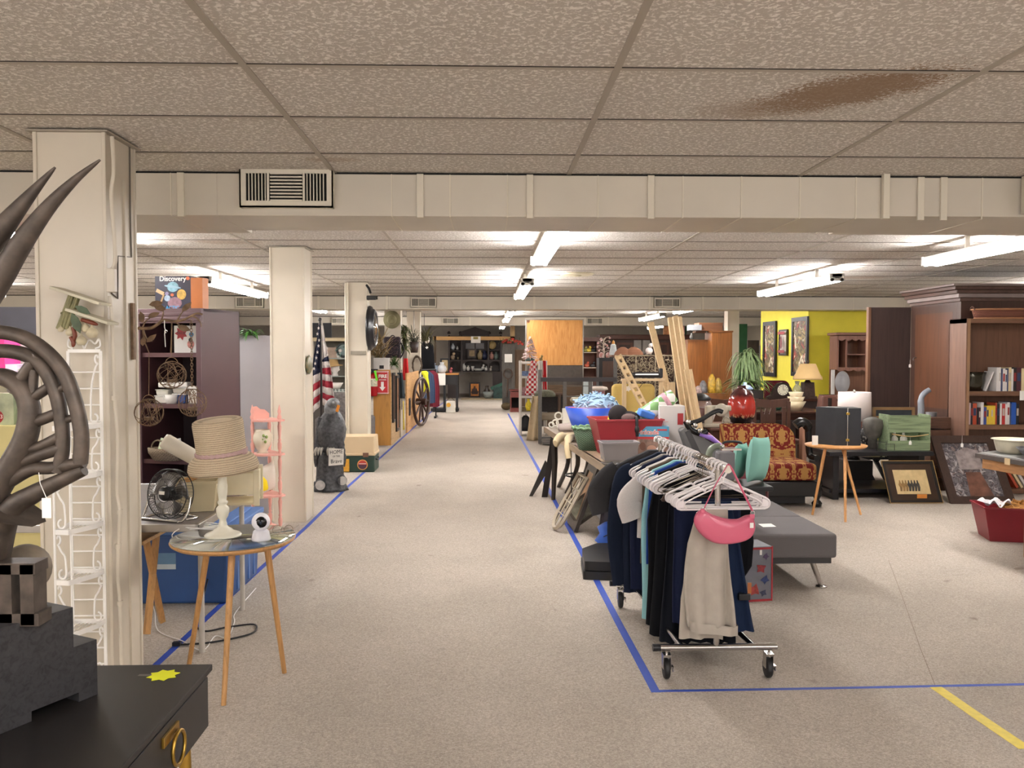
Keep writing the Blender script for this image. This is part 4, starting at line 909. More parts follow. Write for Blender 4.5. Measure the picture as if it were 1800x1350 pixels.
def garment(name, label, cat, y, prof, m, seed=0, thick=.02, folds=5, amp=.012, rz=0, dx=0, extra=None, group=None):
 t = thing(name, label, cat, (rx(y) + dx, y, ZR), RZ + rz, group); q = random.Random(seed); ph = [q.uniform(0, 6.3) for _ in range(4)]
 N = 44; rows = []
 for i in range(len(prof) - 1):
  a, c = prof[i], prof[i + 1]; n = max(1, int((c[0] - a[0]) / .03))
  for k in range(n): u = k / n; rows.append(tuple(a[j] + (c[j] - a[j]) * u for j in range(4)))
 rows.append(prof[-1]); zend = prof[-1][0]; vs = []; fs = []
 for (z, wl, wr, th) in rows:
  g = min(1, (z - prof[0][0]) / .25)
  for k in range(N):
   a = 2 * pi * k / N; c, s = cos(a), sin(a); w = wl if c < 0 else wr
   x = (abs(c) ** .8) * (1 if c > 0 else -1) * w; u = x / max(wl, wr)
   f = amp * g * (sin(folds * u * 3.1 + ph[0] + z * 1.2) + .6 * sin(folds * 1.9 * u * 3.1 + ph[1] - z * 2)) 
   yy = (abs(s) ** .6) * (1 if s > 0 else -1) * th / 2 + f + .006 * g * sin(7 * z + ph[2])
   zz = -z + (.006 * sin(3 * u + ph[3]) if z == zend else 0)
   vs.append(V((x + .004 * g * sin(9 * z + ph[1]), yy, zz)))
 M = len(rows)
 for j in range(M - 1):
  for k in range(N): fs.append((j * N + k, (j + 1) * N + k, (j + 1) * N + (k + 1) % N, j * N + (k + 1) % N))
 b = MB().add(vs, fs, True); b.add(vs[:N], [tuple(range(N))]); b.add(vs[-N:], [tuple(reversed(range(N)))])
 b.build('garment_body', m, t)
 if extra: extra(t)
 return t
def shirt(L, w=.235, hem=.24, th=.05, sl=0): return [(.06, .035, .035, .05), (.074, .06, .06, .055), (.110, .15, .15, .055), (.145, w - .02, w - .02, .05), (.19, w, w, .05), (.35, hem, hem, th), (L, hem, hem, th)]
def sleeve(L, m, w=.225, drop=.3, fl=.075, s=-1, name='sleeve'):
 def f(t):
  p = [V((s * (w - .03), 0, -.17)), V((s * (w + .03), 0, -.22)), V((s * (w + .03 + fl * .5), .0, -.20 - L * .5)), V((s * (w + fl * .5), 0, -.20 - L))]
  MB().tube(bez(p, 6), [.055 + .02 * k / 18 if L < .35 else .055 - .01 * k / 18 for k in range(19)], 12, sq=.45, up=(1, 0, 0)).build(name, m, t)
 return f
CHAR = FB('3c3b3d', sc_=8); NAVY = FB('1c2333', sc_=8); GREY = FB('8e8680'); DK = FB('14161d', sc_=8); NV2 = FB('161a2c', sc_=8); OLV = FB('4b4034'); AQ = FB('8ab9bd', var=.05); WSH = FB('c9c2bf'); BLU = FB('1c3a80')
def both(*f):
 def g(t):
  for x in f: x(t)
 return g
garment('charcoal_shirt', 'charcoal short-sleeved shirt at the far end of the rack', 'shirt', 4.91, shirt(.55), CHAR, 1, dx=-.03, extra=both(sleeve(.22, CHAR, w=.24, fl=.10), sleeve(.20, CHAR, s=1)))
garment('navy_jacket', 'long navy jacket hanging second from the far end of the rack', 'jacket', 4.80, shirt(.86, .235, .23, .06), NAVY, 2, extra=both(sleeve(.62, NAVY, w=.205), sleeve(.6, NAVY, w=.205, s=1)))
garment('grey_shirt', 'light grey top between the navy jacket and the navy shirt', 'shirt', 4.70, shirt(.55, .20, .20), GREY, 3)
garment('navy_shirt', 'dark navy top behind the white striped shirt', 'shirt', 4.64, shirt(.80, .21, .22), FB('1b2036', sc_=8), 4)
def wtext(t):
 flat(t, 'black_stripe', BLACK, (-.30, -.050, -.35), (1, 0, .1), UZ, rect(.10, .005), .002, world=False)
 text('CRAFT', .022, BLACK, t, (-.235, -.051, -.29), UX, UZ, world=False, name='printed_lettering'); text('FESTIVAL', .017, BLACK, t, (-.235, -.051, -.315), UX, UZ, world=False, name='printed_lettering')
garment('white_polo_shirt', 'white shirt with black sleeve stripe and dark print in the rack middle', 'shirt', 4.55, shirt(.50, .20, .20), WSH, 5, extra=both(sleeve(.19, WSH, w=.16, fl=.11), sleeve(.19, WSH, w=.16, s=1)))
garment('olive_shirt', 'brown-olive top just in front of the white striped shirt', 'shirt', 4.50, shirt(.62, .185, .19), OLV, 6)
garment('aqua_dress', 'long pale aqua dress hanging mid rack', 'dress', 4.43, shirt(.90, .185, .20, .05), AQ, 7)
garment('blue_shirt', 'deep blue top right behind the black skirts', 'shirt', 4.37, shirt(.6, .18, .19), BLU, 8)
garment('black_dress', 'black dress with beaded hem hanging low mid rack', 'dress', 4.30, shirt(.90, .17, .2, .06), FB('0f0f12'), 9)
garment('black_trousers', 'black trousers left of the dark navy trousers', 'trousers', 4.18, [(.18, .16, .16, .03), (.2, .17, .17, .04), (.5, .19, .18, .05), (.90, .21, .2, .07)], FB('0d0e12', sc_=8), 10, amp=.016)
garment('dark_navy_skirt', 'flared dark navy skirt reaching low behind the velvet trousers', 'skirt', 4.06, [(.18, .14, .14, .03), (.2, .15, .15, .04), (.5, .17, .17, .05), (.90, .19, .18, .08)], DK, 11, amp=.02)
garment('navy_velvet_trousers', 'navy velvet trousers directly left of the grey sweatpants', 'trousers', 3.93, [(.18, .15, .15, .03), (.2, .16, .16, .04), (.5, .165, .15, .05), (.76, .16, .14, .05)], FB('1a2038', sc_=12), 12)
def jeansx(t):
 MB().box((.145, -.02, -.62), (.055, .04, .03)).build('belt', BLACK, t, bevel=.004); flat(t, 'leather_patch', P('9a5a2a', .6), (.155, -.045, -.60), UX, UZ, rect(.018, .05), .003, world=False)
garment('blue_jeans', 'dark blue jeans with leather patch at the right of the grey sweatpants', 'jeans', 3.86, [(.18, .05, .09, .03), (.3, .04, .11, .05), (.55, .02, .16, .06), (.79, .02, .205, .06)], mat('1d2942', kind='fabric', sc_=14), 13, extra=jeansx)
garment('black_blouse', 'black blouse hanging at the right side behind the pink bag', 'shirt', 4.0, [(.15, .1, .18, .03), (.2, .1, .225, .05), (.4, .08, .245, .05), (.52, .06, .24, .05), (.60, .05, .19, .04)], FB('121216', sc_=8), 14)
SW = mat('aaa196', kind='fabric', sc_=22, var=.10)
def swx(t):
 q = MB().add([], []); N = 36; vs = []; fs = []
 for j in range(5):
  z = -.705 - .045 * (1 - (j / 4)) * 0 - .045 * j / 4
  for k in range(N):
   a = 2 * pi * k / N; c = cos(a); x = (abs(c) ** .8) * (1 if c > 0 else -1) * (.145 if c < 0 else .068); w = .040 + .005 * sin(30 * a) ; vs.append(V((x, (abs(sin(a)) ** .6) * (1 if sin(a) > 0 else -1) * w, z + .012 + (x + .05) * -.10)))
 for j in range(4):
  for k in range(N): fs.append((j * N + k, (j + 1) * N + k, (j + 1) * N + (k + 1) % N, j * N + (k + 1) % N))
 q.add(vs, fs, True); q.build('elastic_waistband', SW, t)
garment('grey_sweatpants', 'light grey sweatpants folded over the front hanger below the pink bag', 'trousers', 3.70, [(.186, .10, .02, .03), (.20, .12, .02, .04), (.34, .155, .025, .05), (.52, .165, .04, .06), (.70, .155, .06, .06), (.71, .150, .06, .05)], SW, 15, folds=4, amp=.017, extra=swx)
garment('grey_trousers', 'rear leg of the light grey sweatpants hanging lower', 'trousers', 3.755, [(.19, .08, .02, .03), (.35, .14, .02, .04), (.6, .175, .02, .045), (.785, .175, .02, .045)], SW, 16, folds=3, amp=.012)
PB = P('c95f78', .22, var=.03)
t = thing('pink_shoulder_bag', 'glossy pink crescent shoulder bag hanging on the front end of the rack', 'bag', at(1273, 958, 3.58))
o = at(1273, 928, 3.58); k = 3.58 / F
out = [(-40, 32), (-20, 21), (6, 14), (28, 14), (46, 21), (54, 6), (52, -12), (38, -24), (8, -30), (-20, -27), (-42, -12), (-54, 8), (-50, 24)]
def crescent(sc_, dz=0): return [(x * k * sc_, (y + 2) * k * sc_) for x, y in out]
ol = [V((x, 0, y)) for x, y in crescent(1)]; ol = bez(ol + [ol[0]], 4)[:-1]; n = len(ol); cen = V((0, 0, -.015)); vs = []; fs = []
lv = [(-.016, .90), (-.021, .80), (-.026, .5)]
rings = [[V((p.x, 0, p.z)) for p in ol]]
def ring(y, s): return [V((cen.x + (p.x - cen.x) * s, y, cen.z + (p.z - cen.z) * s)) for p in ol]
R_ = [ring(-.028, .3), ring(-.028, .8), ring(-.023, .93), ring(-.012, .99), ring(0, 1.0), ring(.012, .99), ring(.023, .93), ring(.028, .8), ring(.028, .3)]
b = MB(); vs = [q + o for r in R_ for q in r]
for j in range(len(R_) - 1):
 for i in range(n): fs.append((j * n + i, j * n + (i + 1) % n, (j + 1) * n + (i + 1) % n, (j + 1) * n + i))
b.add(vs, fs, True); b.add(vs[:n], [tuple(reversed(range(n)))]); b.add(vs[-n:], [tuple(range(n))]); b.build('bag_body', PB, t, world=True)
b = MB(); b.tube([p * 1.0 + o + V((0, -.004, 0)) for p in ol], .0022, 5, closed=True); b.build('piping', P('b04a64', .3), t, world=True)
top = V((rx(3.65), 3.65, ZR + .019)); L_, Rg = at(1238, 893, 3.58), at(1323, 899, 3.58)
MB().tube(bez([L_, (L_ + top) / 2 + V((-.004, 0, 0)), top + V((-.012, -.02, -.012)), top + V((0, -.005, 0)), top + V((.014, -.02, -.014)), (Rg + top) / 2 + V((.006, 0, .0)), Rg], 5), .0075, 6, sq=.25, up=(0, 1, 0)).build('strap', PB, t, world=True)
for p, q in ((L_, 1), (Rg, -1)): MB().tube(arc(p - UZ * .008, .009, 0, 2 * pi, 14)[:-1], .0018, 6, closed=True).build('metal_ring', CHROME, t, world=True)
flat(t, 'price_tag', PAPER, at(1318, 928, 3.545), UX, UZ, rect(.016, .022), .001)
b = MB(); b.box(at(1322, 908, 3.56), (.022, .006, .02)); b.box(at(1235, 898, 3.56), (.018, .006, .018)); b.build('strap_tab', PB, t, world=True, bevel=.002)
t = thing('patterned_toy_box', 'grey printed toy box with red edges on the floor behind the rack', 'box', (1.57, 5.07, 0), R(8))
MB().box((0, 0, .165), (.26, .2, .33)).build('box_body', mat('6f6f78', .5, sc_=12, kind='plain'), t, bevel=.004)
b = MB().frame((-.132, .102, .325), UX, -UY, .264, .204, .008, .012); b.box((.13, -.10, .165), (.008, .008, .33)); b.box((0, -.101, .006), (.26, .008, .012)); b.build('red_edging', P('a82a32', .5), t)
for (x, z, r, m) in ((.06, .2, .035, '8a2a30'), (.085, .13, .03, '2a3a6a'), (.02, .07, .04, '9a3a34'), (.075, .05, .025, '3a3f58'), (.09, .27, .022, '4a3a5a')): flat(t, 'printed_patch', P(m, .5, var=.4, sc_=50), (x, -.1015, z), UX, UZ, [((r if k % 2 else r * .6) * cos(k * .7 + x * 30), (r if k % 2 else r * .55) * sin(k * .7 + x * 30)) for k in range(9)], .001, world=False)
flat(t, 'price_sticker', PAPER, (.05, -.1015, .28), UX, UZ, rect(.014, .03), .001, world=False)
FU = FB('6c6868', sc_=6, var=.06)
t = thing('grey_daybed', 'grey upholstered flat daybed with chrome legs behind the clothes rack', 'daybed', (1.7, 5.8, 0))
for y0, y1 in ((5.2, 5.79), (5.80, 6.4)): MB().bx(1.52, 2.2, y0, y1, .20, .355).build('mattress_half', FU, t, world=True, bevel=.02, seg=3)
MB().bx(1.54, 2.17, 5.22, 6.38, .165, .2).build('underframe', P('3a3838', .7), t, world=True)
for (x, y) in ((2.07, 5.28), (2.07, 6.3), (1.60, 5.28), (1.60, 6.3)): MB().cyl((x, y, .165), (x + .06, y - .0, .012), .018, .016).lathe([(0, 0), (.036, 0), (.034, .008), (0, .012)], (x + .063, y, 0), 20).build('chrome_leg', CHROME, t, world=True)
flat(None, 'paper_note', PAPER, (1.80, 5.42, .356), (1, .1, 0), UY, rect(.09, .1), .001)
tag(bpy.data.objects['paper_note'], 'white paper note lying on the grey daybed', 'note')
TL = FB('79a79b', sc_=10, var=.07)
def cushion(label, c, w, h, d, rot, m, name='teal_cushion', group=None):
 t = thing(name, label, 'cushion', c, 0, group); b = cush(w, h, d); M = Euler(rot).to_matrix(); b.v = [M @ p for p in b.v]
 mz = min(p.z for p in b.v); b.v = [p - UZ * mz for p in b.v]; b.build('cushion_cover', m, t); return t
zc = AZ(853, 6.75)
t = thing('black_stool', 'low black stool carrying the two teal cushions beside the damask sofa', 'stool', (2.05, 6.85, 0))
MB().bx(1.80, 2.28, 6.62, 7.05, zc - .04, zc).build('stool_top', BLACK, t, world=True, bevel=.01)
for (x, y) in ((1.84, 6.66), (2.24, 6.66), (2.24, 7.0), (1.84, 7.0)): MB().cyl((x, y, 0), (x, y, zc - .04), .012).build('leg', P('5a2a2e', .4), t, world=True)
cushion('smaller teal cushion, left one of the pair', (AX(1298, 6.95), 6.90, zc), .36, .31, .11, (R(8), R(4), R(62)), TL)
cushion('larger teal cushion, right one of the pair in front of the damask back', (AX(1333, 6.8), 6.78, zc), .36, .37, .14, (R(5), R(5), R(52)), TL)
# long junk table along the aisle
ZJ = .74
A_, B_ = atz(957, 750, ZJ), atz(1085, 832, ZJ); dv = (B_ - A_).normalized(); nv = V((-dv.y, dv.x, 0)); 
if nv.x < 0: nv = -nv
TBW = WD('7d6a55', .5, kind='woody', sc_=8)
t = thing('long_wooden_table', 'long worn wooden table beside the aisle covered with bins and toys', 'table', (A_ + B_) / 2 * 1.0 + nv * .4 - UZ * ZJ)
b = MB(); L_ = (B_ - A_).length + .05; B2 = A_ + dv * L_; W_ = .72
b.hexa([A_ - UZ * .03, A_ + nv * W_ - UZ * .03, B2 + nv * W_ - UZ * .03, B2 - UZ * .03][::-1] + [A_, A_ + nv * W_, B2 + nv * W_, B2][::-1]); b.build('tabletop', TBW, t, world=True, bevel=.004)
b = MB(); b.hexa([p - UZ * .055 for p in (A_ - nv * .004, A_ + nv * .02, B2 + nv * .02, B2 - nv * .004)][::-1] + [p - UZ * .0 for p in (A_ - nv * .004, A_ + nv * .02, B2 + nv * .02, B2 - nv * .004)][::-1]); b.build('apron', WD('8a7660', kind='woody'), t, world=True)
for u, w in ((.12, .08), (.12, .62), (L_ - .12, .08), (L_ - .12, .62)):
 p = A_ + dv * u + nv * w; MB().tube([p - UZ * .03, p - UZ * .35 + nv * .01, V((p.x, p.y, 0)) + dv * -.03], [.035, .03, .02], 4).build('leg', P('2a2019', .5), t, world=True)
tag(MB().hexa([gr(952, 874), gr(962, 874), gr(964, 868), gr(954, 868), at(968, 770, 8.6), at(978, 770, 8.6), at(978, 768, 8.75), at(968, 768, 8.75)]).build('dark_board', P('231b17', .5)), 'tall dark board leaning upright on the far end of the long table', 'board')
b = MB().prism([(0, 0), (.035, 0), (.24, .30), (.19, .37)], gr(930, 872), (1, .1, 0), (-.05, .1, 1), .02); tag(b.build('leaning_dark_board', P('2e2720', .5)), 'short dark panel slanting on the carpet left of the dark board', 'board')
t = thing('dark_wooden_stool', 'dark wooden stool with curved legs under the far end of the long table', 'stool', (1.0, 8.6, 0))
zt = .62; MB().lathe([(0, zt - .03), (.2, zt - .03), (.21, zt), (0, zt)], (.98, 8.75, 0), 24).build('seat', P('2b211a', .5), t, world=True)
for f, q in ((gr(982, 856), (.82, 8.8)), (gr(996, 867), (.9, 8.6)), (gr(1030, 856), (1.12, 8.7)), (gr(1022, 850), (1.05, 8.95))): MB().tube(bez([V((*q, zt - .03)), V((q[0] + .03, q[1], .35)), V((f.x, f.y, 0))], 5), .024, 8).build('leg', P('33281f', .5), t, world=True)
MB().tube(arc((.98, 8.75, .22), .16, 0, 2 * pi, 24, UX, UY)[:-1], .009, 6, closed=True).build('foot_ring', BLACKMETAL, t, world=True)
def onj(px, py): p = atz(px, py, ZJ); return p
def bucket(name, label, c, prof, m, n=24, ry=1, min_=None, rz=0, cat='bucket', wob=None, part='bucket_body'):
 t = thing(name, label, cat, c, rz); MB().lathe(prof, n=n, ry=ry, wob=wob).build(part, m, t); return t
t = bucket('blue_tub', 'flexible blue tub with red inside on the long table', onj(1040, 778), [(0, 0), (.12, 0), (.16, .12), (.205, .30), (.198, .30), (.15, .12), (.11, .01), (0, .01)], P('2348a8', .4), wob=lambda a, z: 1 + (.10 * cos(2 * a) if z > .2 else 0))
MB().lathe([(.11, .012), (.148, .12), (.192, .294)], n=24, wob=lambda a, z: 1 + (.10 * cos(2 * a) if z > .2 else 0)).build('red_inner', P('c23a3c', .4), t)
def yarn(name, label, c, rx_, ry_, h, m, n, seed, cat='blanket', r=.007):
 t = thing(name, label, cat, c); q = random.Random(seed); b = MB(); b.ball((0, 0, 0), (rx_, ry_, h), 16, 8)
 for i in range(n):
  a, e = q.uniform(0, 2 * pi), q.uniform(.1, 1.5); p = V((rx_ * cos(a) * cos(e), ry_ * sin(a) * cos(e), h * sin(e))); d = V((q.uniform(-1, 1), q.uniform(-1, 1), q.uniform(-.4, .4))).normalized() * .045
  b.tube([p - d, p + V((0, 0, .012)), p + d], r, 5)
 b.build('loops', m, t); return t
yarn('shaggy_bath_mat', 'pale blue shaggy bath mat heaped in the blue tub', onj(1047, 776) + UZ * .29, .19, .14, .10, FB('8fa9bf', var=.08), 110, 5, 'bath mat')
t = bucket('green_wicker_basket', 'dark green wicker basket between the blue tub and red bin', onj(1040, 790), [(0, 0), (.10, 0), (.13, .1), (.15, .17), (.143, .17), (.12, .1), (.09, .01), (0, .01)], mat('2c4a34', .7, sc_=24, kind='weave', c2='8fa08a'), cat='basket', part='basket_body')
MB().tube([V((.15 * cos(a), .15 * sin(a), .172 + .006 * sin(16 * a))) for a in [2 * pi * i / 48 for i in range(48)]], .009, 6, closed=True).build('rim', P('6b8a66', .7), t)
RB = P('9c2e36', .4, var=.05)
o = bin_('red_storage_bin', 'large dark red plastic bin on the long table', onj(1098, 797), .50, .34, .265, RB, R(4), .74, z=ZJ)
bin_('grey_storage_bin', 'small grey plastic bin in front of the red bin', onj(1085, 806) + V((0, -.05, 0)), .26, .16, .125, P('8b8688', .45, var=.04), R(4), .86, z=ZJ)
flat(o, 'paper_sticker', P('b8a99a', .6), (-.02, -.16, .08), UX, (0, -.15, 1), rect(.09, .04), .001, world=False)
oc = V(o.location) + UZ * .2
t = thing('dark_padded_bag', 'black and taupe padded shoe-like bag in the red bin', 'bag', oc + V((-.05, .0, .04))); MB().ball((0, 0, .05), (.075, .06, .075), 16, 10).ball((.07, -.02, .03), (.09, .05, .05), 16, 10).build('padded_body', FB('2c2829'), t); MB().ball((.07, -.05, .03), (.06, .03, .035), 14, 8).build('taupe_panel', FB('6e5c5a'), t)
t = thing('yellow_toy', 'bright yellow rounded toy in the red bin', 'toy', oc + V((-.02, .08, -.02))); MB().ball((0, 0, .06), (.10, .06, .08), 18, 10).build('toy_body', P('e8cf14', .4), t)
t = thing('gift_wrap_roll', 'green and white wrapped fabric roll leaning out of the red bin', 'roll', oc); M = Euler((R(-10), R(56), R(-12))).to_matrix()
b = MB(); b.lathe([(.0, -.16), (.045, -.16), (.055, -.1), (.062, .22), (.05, .28), (0, .285)], (0, 0, 0), 20, ry=.7); o_ = V((.14, .02, .08)); b.v = [M @ p + o_ for p in b.v]
b.build('roll_body', mat('d9d6cf', .5, kind='check', sc_=16, c2='6f9a5c'), t)
b = MB(); b.lathe([(.0625, .19), (.0635, .225)], (0, 0, 0), 20, ry=.72); b.v = [M @ p + o_ for p in b.v]; b.build('pink_band', P('b88a96', .5, var=.4, sc_=30), t)
tag(MB().box((0, 0, 0), (.12, .08, .05), M=Euler((.2, .3, .2)).to_matrix()).build('blue_packet', P('3f74c4', .4), bevel=.01), 'blue packet at the right corner of the red bin', 'packet').location = oc + V((.15, -.05, .05))
t = thing('black_clip_lamp', 'small black clip-on lamp hooked over the red bin front edge', 'lamp', oc + V((.05, -.2, .0)))
MB().tube(bez([(0, .02, .08), (0, -.02, .085), (.0, -.03, .03), (.005, -.02, -.05)], 5), .012, 8).build('clip', BLACK, t); MB().ball((.0, -.035, -.0), (.018, .012, .03), 12, 8).build('lamp_head', BLACKMETAL, t)
GB = thing('drawing_game_box', 'blue boxed drawing game kit with child photo standing at front of the table', 'box', onj(1145, 801) + V((-.10, 0, 0)), R(-6))
w, h, d = .225, .215, .09
MB().bx(0, w, 0, d, 0, h).build('box_body', P('4f97ba', .35, var=.05), GB); flat(GB, 'box_side_print', P('5a6468', .5), (w + .0005, 0, 0), UY, UZ, rect(d, h - .04), .001, world=False)
flat(GB, 'child_photo', mat('8a6f62', .4, .0, .35, 30), (.0, -.0005, 0), UX, UZ, rect(w, .125), .001, world=False)
flat(GB, 'red_banner', P('c2393c', .4), (.0, -.0015, .122), UX, UZ, rect(w, .018), .001, world=False); flat(GB, 'red_banner', P('c2393c', .4), (.14, -.0015, .185), UX, UZ, rect(.07, .012), .001, world=False)
text('Pixicade', .048, WHITE, GB, (.072, -.001, .172), UX, UZ, world=False, bold=.003); text('Pixicade', .048, P('c2282c', .4), GB, (.072, -.0025, .172), UX, UZ, world=False, bold=.0)
flat(GB, 'hand_picture', P('c79a84', .4), (.10, -.0018, .05), UX, UZ, disc(.035, ry=.028), .001, world=False); flat(GB, 'face_picture', P('7c5544', .4), (.035, -.0018, .07), UX, UZ, disc(.022, ry=.03), .001, world=False)
flat(GB, 'paper_picture', P('dfe0e6', .4), (.10, -.0018, .01), (1, .0, .3), (-.3, 0, 1), rect(.07, .035), .001, world=False)
o = box_thing('white_appliance_box', 'tall white appliance box with red label behind the drawing game', AX(1166, 6.2), AX(1190, 6.2), 6.2, .22, ZJ, AZ(714, 6.2), P('cfc9c6', .5, var=.03))
for c in kids(o): bpy.data.objects.remove(c)
MB().box((.02, 0, (AZ(714, 6.2) - ZJ) / 2), (.19, .2, AZ(714, 6.2) - ZJ)).build('box_body', P('cfc9c6', .5, var=.03), o, bevel=.002)
flat(o, 'red_label', P('a32a2e', .5), (.06, -.1005, .22), UX, UZ, rect(.042, .085), .001, world=False)
for k in range(4): flat(o, 'printed_line', P('c98a8a', .5), (-.06, -.1005, .24 - k * .04), UX, UZ, rect(.05, .004), .0006, world=False)
text('11', .03, P('b06a6c', .5), o, (-.055, -.1006, .22), UX, UZ, world=False)
bin_('pink_wash_bin', 'bright pink plastic bin behind the leaning boards and gift roll', (AX(1168, 7.7), 7.7), .32, .26, .17, P('c8357e', .4), 0, .8, z=ZJ + .06)
tag(MB().bx(AX(1150, 7.7), AX(1190, 7.7), 7.56, 7.84, ZJ, ZJ + .06).build('cardboard_box', P('b59a76', .7)), 'flat cardboard box under the pink bin', 'box')
q = thing('white_shopping_bag', 'white paper bag with cord handle beside the red bin', 'bag', (AX(1150, 6.55), 6.6, ZJ)); MB().box((0, 0, .12), (.2, .12, .24), top=(1.05, .6)).build('bag_body', P('d6d0cc', .6), q, bevel=.004)
MB().tube(arc((0, -.06, .22), .05, pi, 2 * pi, 10), .004, 6).build('handle', WHITE, q)
t = thing('white_letter_ornament', 'white openwork ornament standing on the far end of the long table', 'ornament', onj(985, 752) + V((.0, 0, 0)))
b = MB()
for (x, z, r) in ((-.05, .05, .03), (-.02, .12, .035), (-.09, .03, .025), (.0, .05, .04)): b.tube(arc((x, 0, z), r, 0, 2 * pi, 16)[:-1], .009, 7, closed=True)
b.box((.10, 0, .10), (.16, .08, .19)); b.box((.10, -.03, .01), (.28, .14, .02)); b.build('ornament_body', P('d9d3c6', .5), t, bevel=.004)
tag(MB().lathe([(0, -.11), (.035, -.1), (.04, 0), (.035, .1), (0, .11)], (0, 0, .04), 14, M=Euler((0, R(90), R(15))).to_matrix()).build('rolled_towel', FB('b9aca6')), 'rolled greyish towel in front of the white ornament', 'towel').location = onj(1000, 758)
t = thing('cream_glove', 'pair of cream work gloves lying over the table edge', 'gloves', onj(995, 775)); GL = FB('c7b593', sc_=8)
MB().tube(bez([(-.10, -.10, -.012), (-.05, .0, .03), (.05, .08, .035), (.14, .10, .03)], 5), [.03] + [.045] * 6 + [.03] * 9, 12, sq=.6).build('glove', GL, t)
MB().tube(bez([(.01, -.16, -.13), (.0, -.14, -.03), (.03, -.05, .04), (.12, .02, .03)], 5), [.028] * 8 + [.036] * 8, 12, sq=.6).build('glove', GL, t)
tag(MB().tube(bez([onj(1012, 772) + V((-.01, -.0, .01)), onj(1010, 776) + V((-.03, -.02, -.02)), onj(1010, 776) + V((-.03, -.03, -.35)), onj(1010, 776) + V((-.02, -.02, -.6))], 6), .004, 5).build('black_table_cord', BLACK), 'thin black cord hanging off the long table edge', 'cord')
t = thing('metal_roasting_tray', 'scratched metal tray with dark contents in front of the grey bin', 'tray', onj(1095, 822) + V((.02, -.05, 0)))
MB().lathe([(0, .01), (.13, .01), (.17, .035), (.172, .04), (.165, .04), (.125, .018), (0, .018)], n=28, ry=.6).build('tray_body', MT('6f6a64', .4), t); b = MB()
for k in range(14): b.ball((.09 * cos(k * 2.4) * (k / 14), .05 * sin(k * 2.4), .028), (.02, .015, .012), 8, 5)
b.build('dark_contents', P('2a2320', .6), t)
def pframe(name, label, corners, fw, fm, am, depth=.03, mat_w=0, mm=None, inner=None, group=None, cat='picture', art=None):
 bl, br_, tr, tl = [V(p) for p in corners]; u = (br_ - bl); v = (tl - bl); w, h = u.length, v.length; U, Vv = u.normalized(), v.normalized(); Vv = (Vv - U * Vv.dot(U)).normalized(); n = U.cross(Vv)
 t = thing(name, label, cat, (bl + br_) / 2, 0, group)
 MB().frame(bl, U, Vv, w, h, fw, -depth).build('picture_frame', fm, t, world=True, bevel=.002)
 k = fw * .9; base = bl + U * k + Vv * k - n * depth * .6
 MB().prism(rect(w - 2 * k, h - 2 * k), base, U, Vv, .003).build('mat_board' if mat_w else 'artwork', mm or am, t, world=True)
 if mat_w: MB().prism(rect(w - 2 * fw - 2 * mat_w, h - 2 * fw - 2 * mat_w), bl + U * (fw + mat_w) + Vv * (fw + mat_w) - n * (depth * .6 - .003), U, Vv, .0015).build('artwork', am, t, world=True)
 if art: art(t, bl, U, Vv, n, w, h, fw + mat_w, depth)
 return t
bl, br_ = gr(1006, 950), gr(1023, 942)
pframe('framed_picture', 'black framed brown picture leaning under the long table beside the aisle', ((.70, 7.36, .012), (.72, 6.93, .012), (.94, 6.90, .55), (.90, 7.34, .55)), .075, P('39322c', .4), P('b08a66', .4, var=.35, sc_=9), .03)
t = thing('arched_window_frame', 'cream arched window-pane wall decor leaning beside the black framed picture', 'wall decor', (.6, 7.0, 0))
o = V((.55, 7.20, .02)); Uq = V((.12, -1, 0)).normalized(); Vq = V((.42, .05, .75)).normalized(); w = .30; CW2 = P('a89c88', .6)
b = MB(); pl = [o + Uq * (w / 2) + Uq * (w / 2 * cos(a)) + Vq * (.13 + .13 * sin(a)) for a in [pi + k * pi / 12 for k in range(13)]]; top = [o + Uq * w + Vq * .5, o + Vq * .5]
b.tube(pl + top, .018, 4, closed=True); b.build('outer_frame', CW2, t, world=True)
b = MB()
for k in (1, 2): b.tube([o + Uq * w * k / 3 + Vq * .03, o + Uq * w * k / 3 + Vq * .5], .007, 4)
for k in range(4): b.tube([o + Vq * (.13 + .12 * k), o + Uq * w + Vq * (.13 + .12 * k)], .007, 4)
b.build('glazing_bars', CW2, t, world=True)
t = thing('framed_sketch', 'small greenish framed sketch leaning in front of the black framed picture', 'picture', gr(1020, 930)); 
b = MB(); q0 = gr(1016, 930) + V((.0, 0, .02)); uu, vv = V((.8, .1, .55)).normalized(), V((-.5, .1, .7)).normalized(); b.frame(q0, uu, vv, .27, .2, .022, .02); b.build('picture_frame', P('5c5348', .5), t, world=True); MB().prism(rect(.25, .18, .01, .01), q0, uu, vv, .008).build('artwork', P('8a8a78', .5, var=.3, sc_=20), t, world=True)
BC = P('141416', .42, var=.2)
t = thing('black_instrument_case', 'flat black hard case lying on the carpet beside the aisle tape', 'case', (.95, 5.75, 0), R(-4)); z = .055
b = MB(); pr = [(-.30, -.28), (.28, -.34), (.32, -.28), (.34, .25), (.28, .3), (-.18, .28), (-.30, .1)]
b.prism(pr, (0, 0, 0), UX, UY, .055); b.build('case_bottom', BC, t, bevel=.02, seg=3); MB().prism([(x * .97, y * .97) for x, y in pr], (0, 0, .06), UX, UY, .06).build('case_lid', BC, t, bevel=.025, seg=3)
MB().box((-.02, -.315, .05), (.012, .012, .05)).box((.2, -.335, .05), (.012, .012, .05)).build('latch', MT('5a5656', .3), t)
tag(MB().bx(.86, 1.2, 5.55, 5.95, .121, .26).build('black_round_case', BC, bevel=.06, seg=4), 'rounded black case standing on the flat black case', 'case')
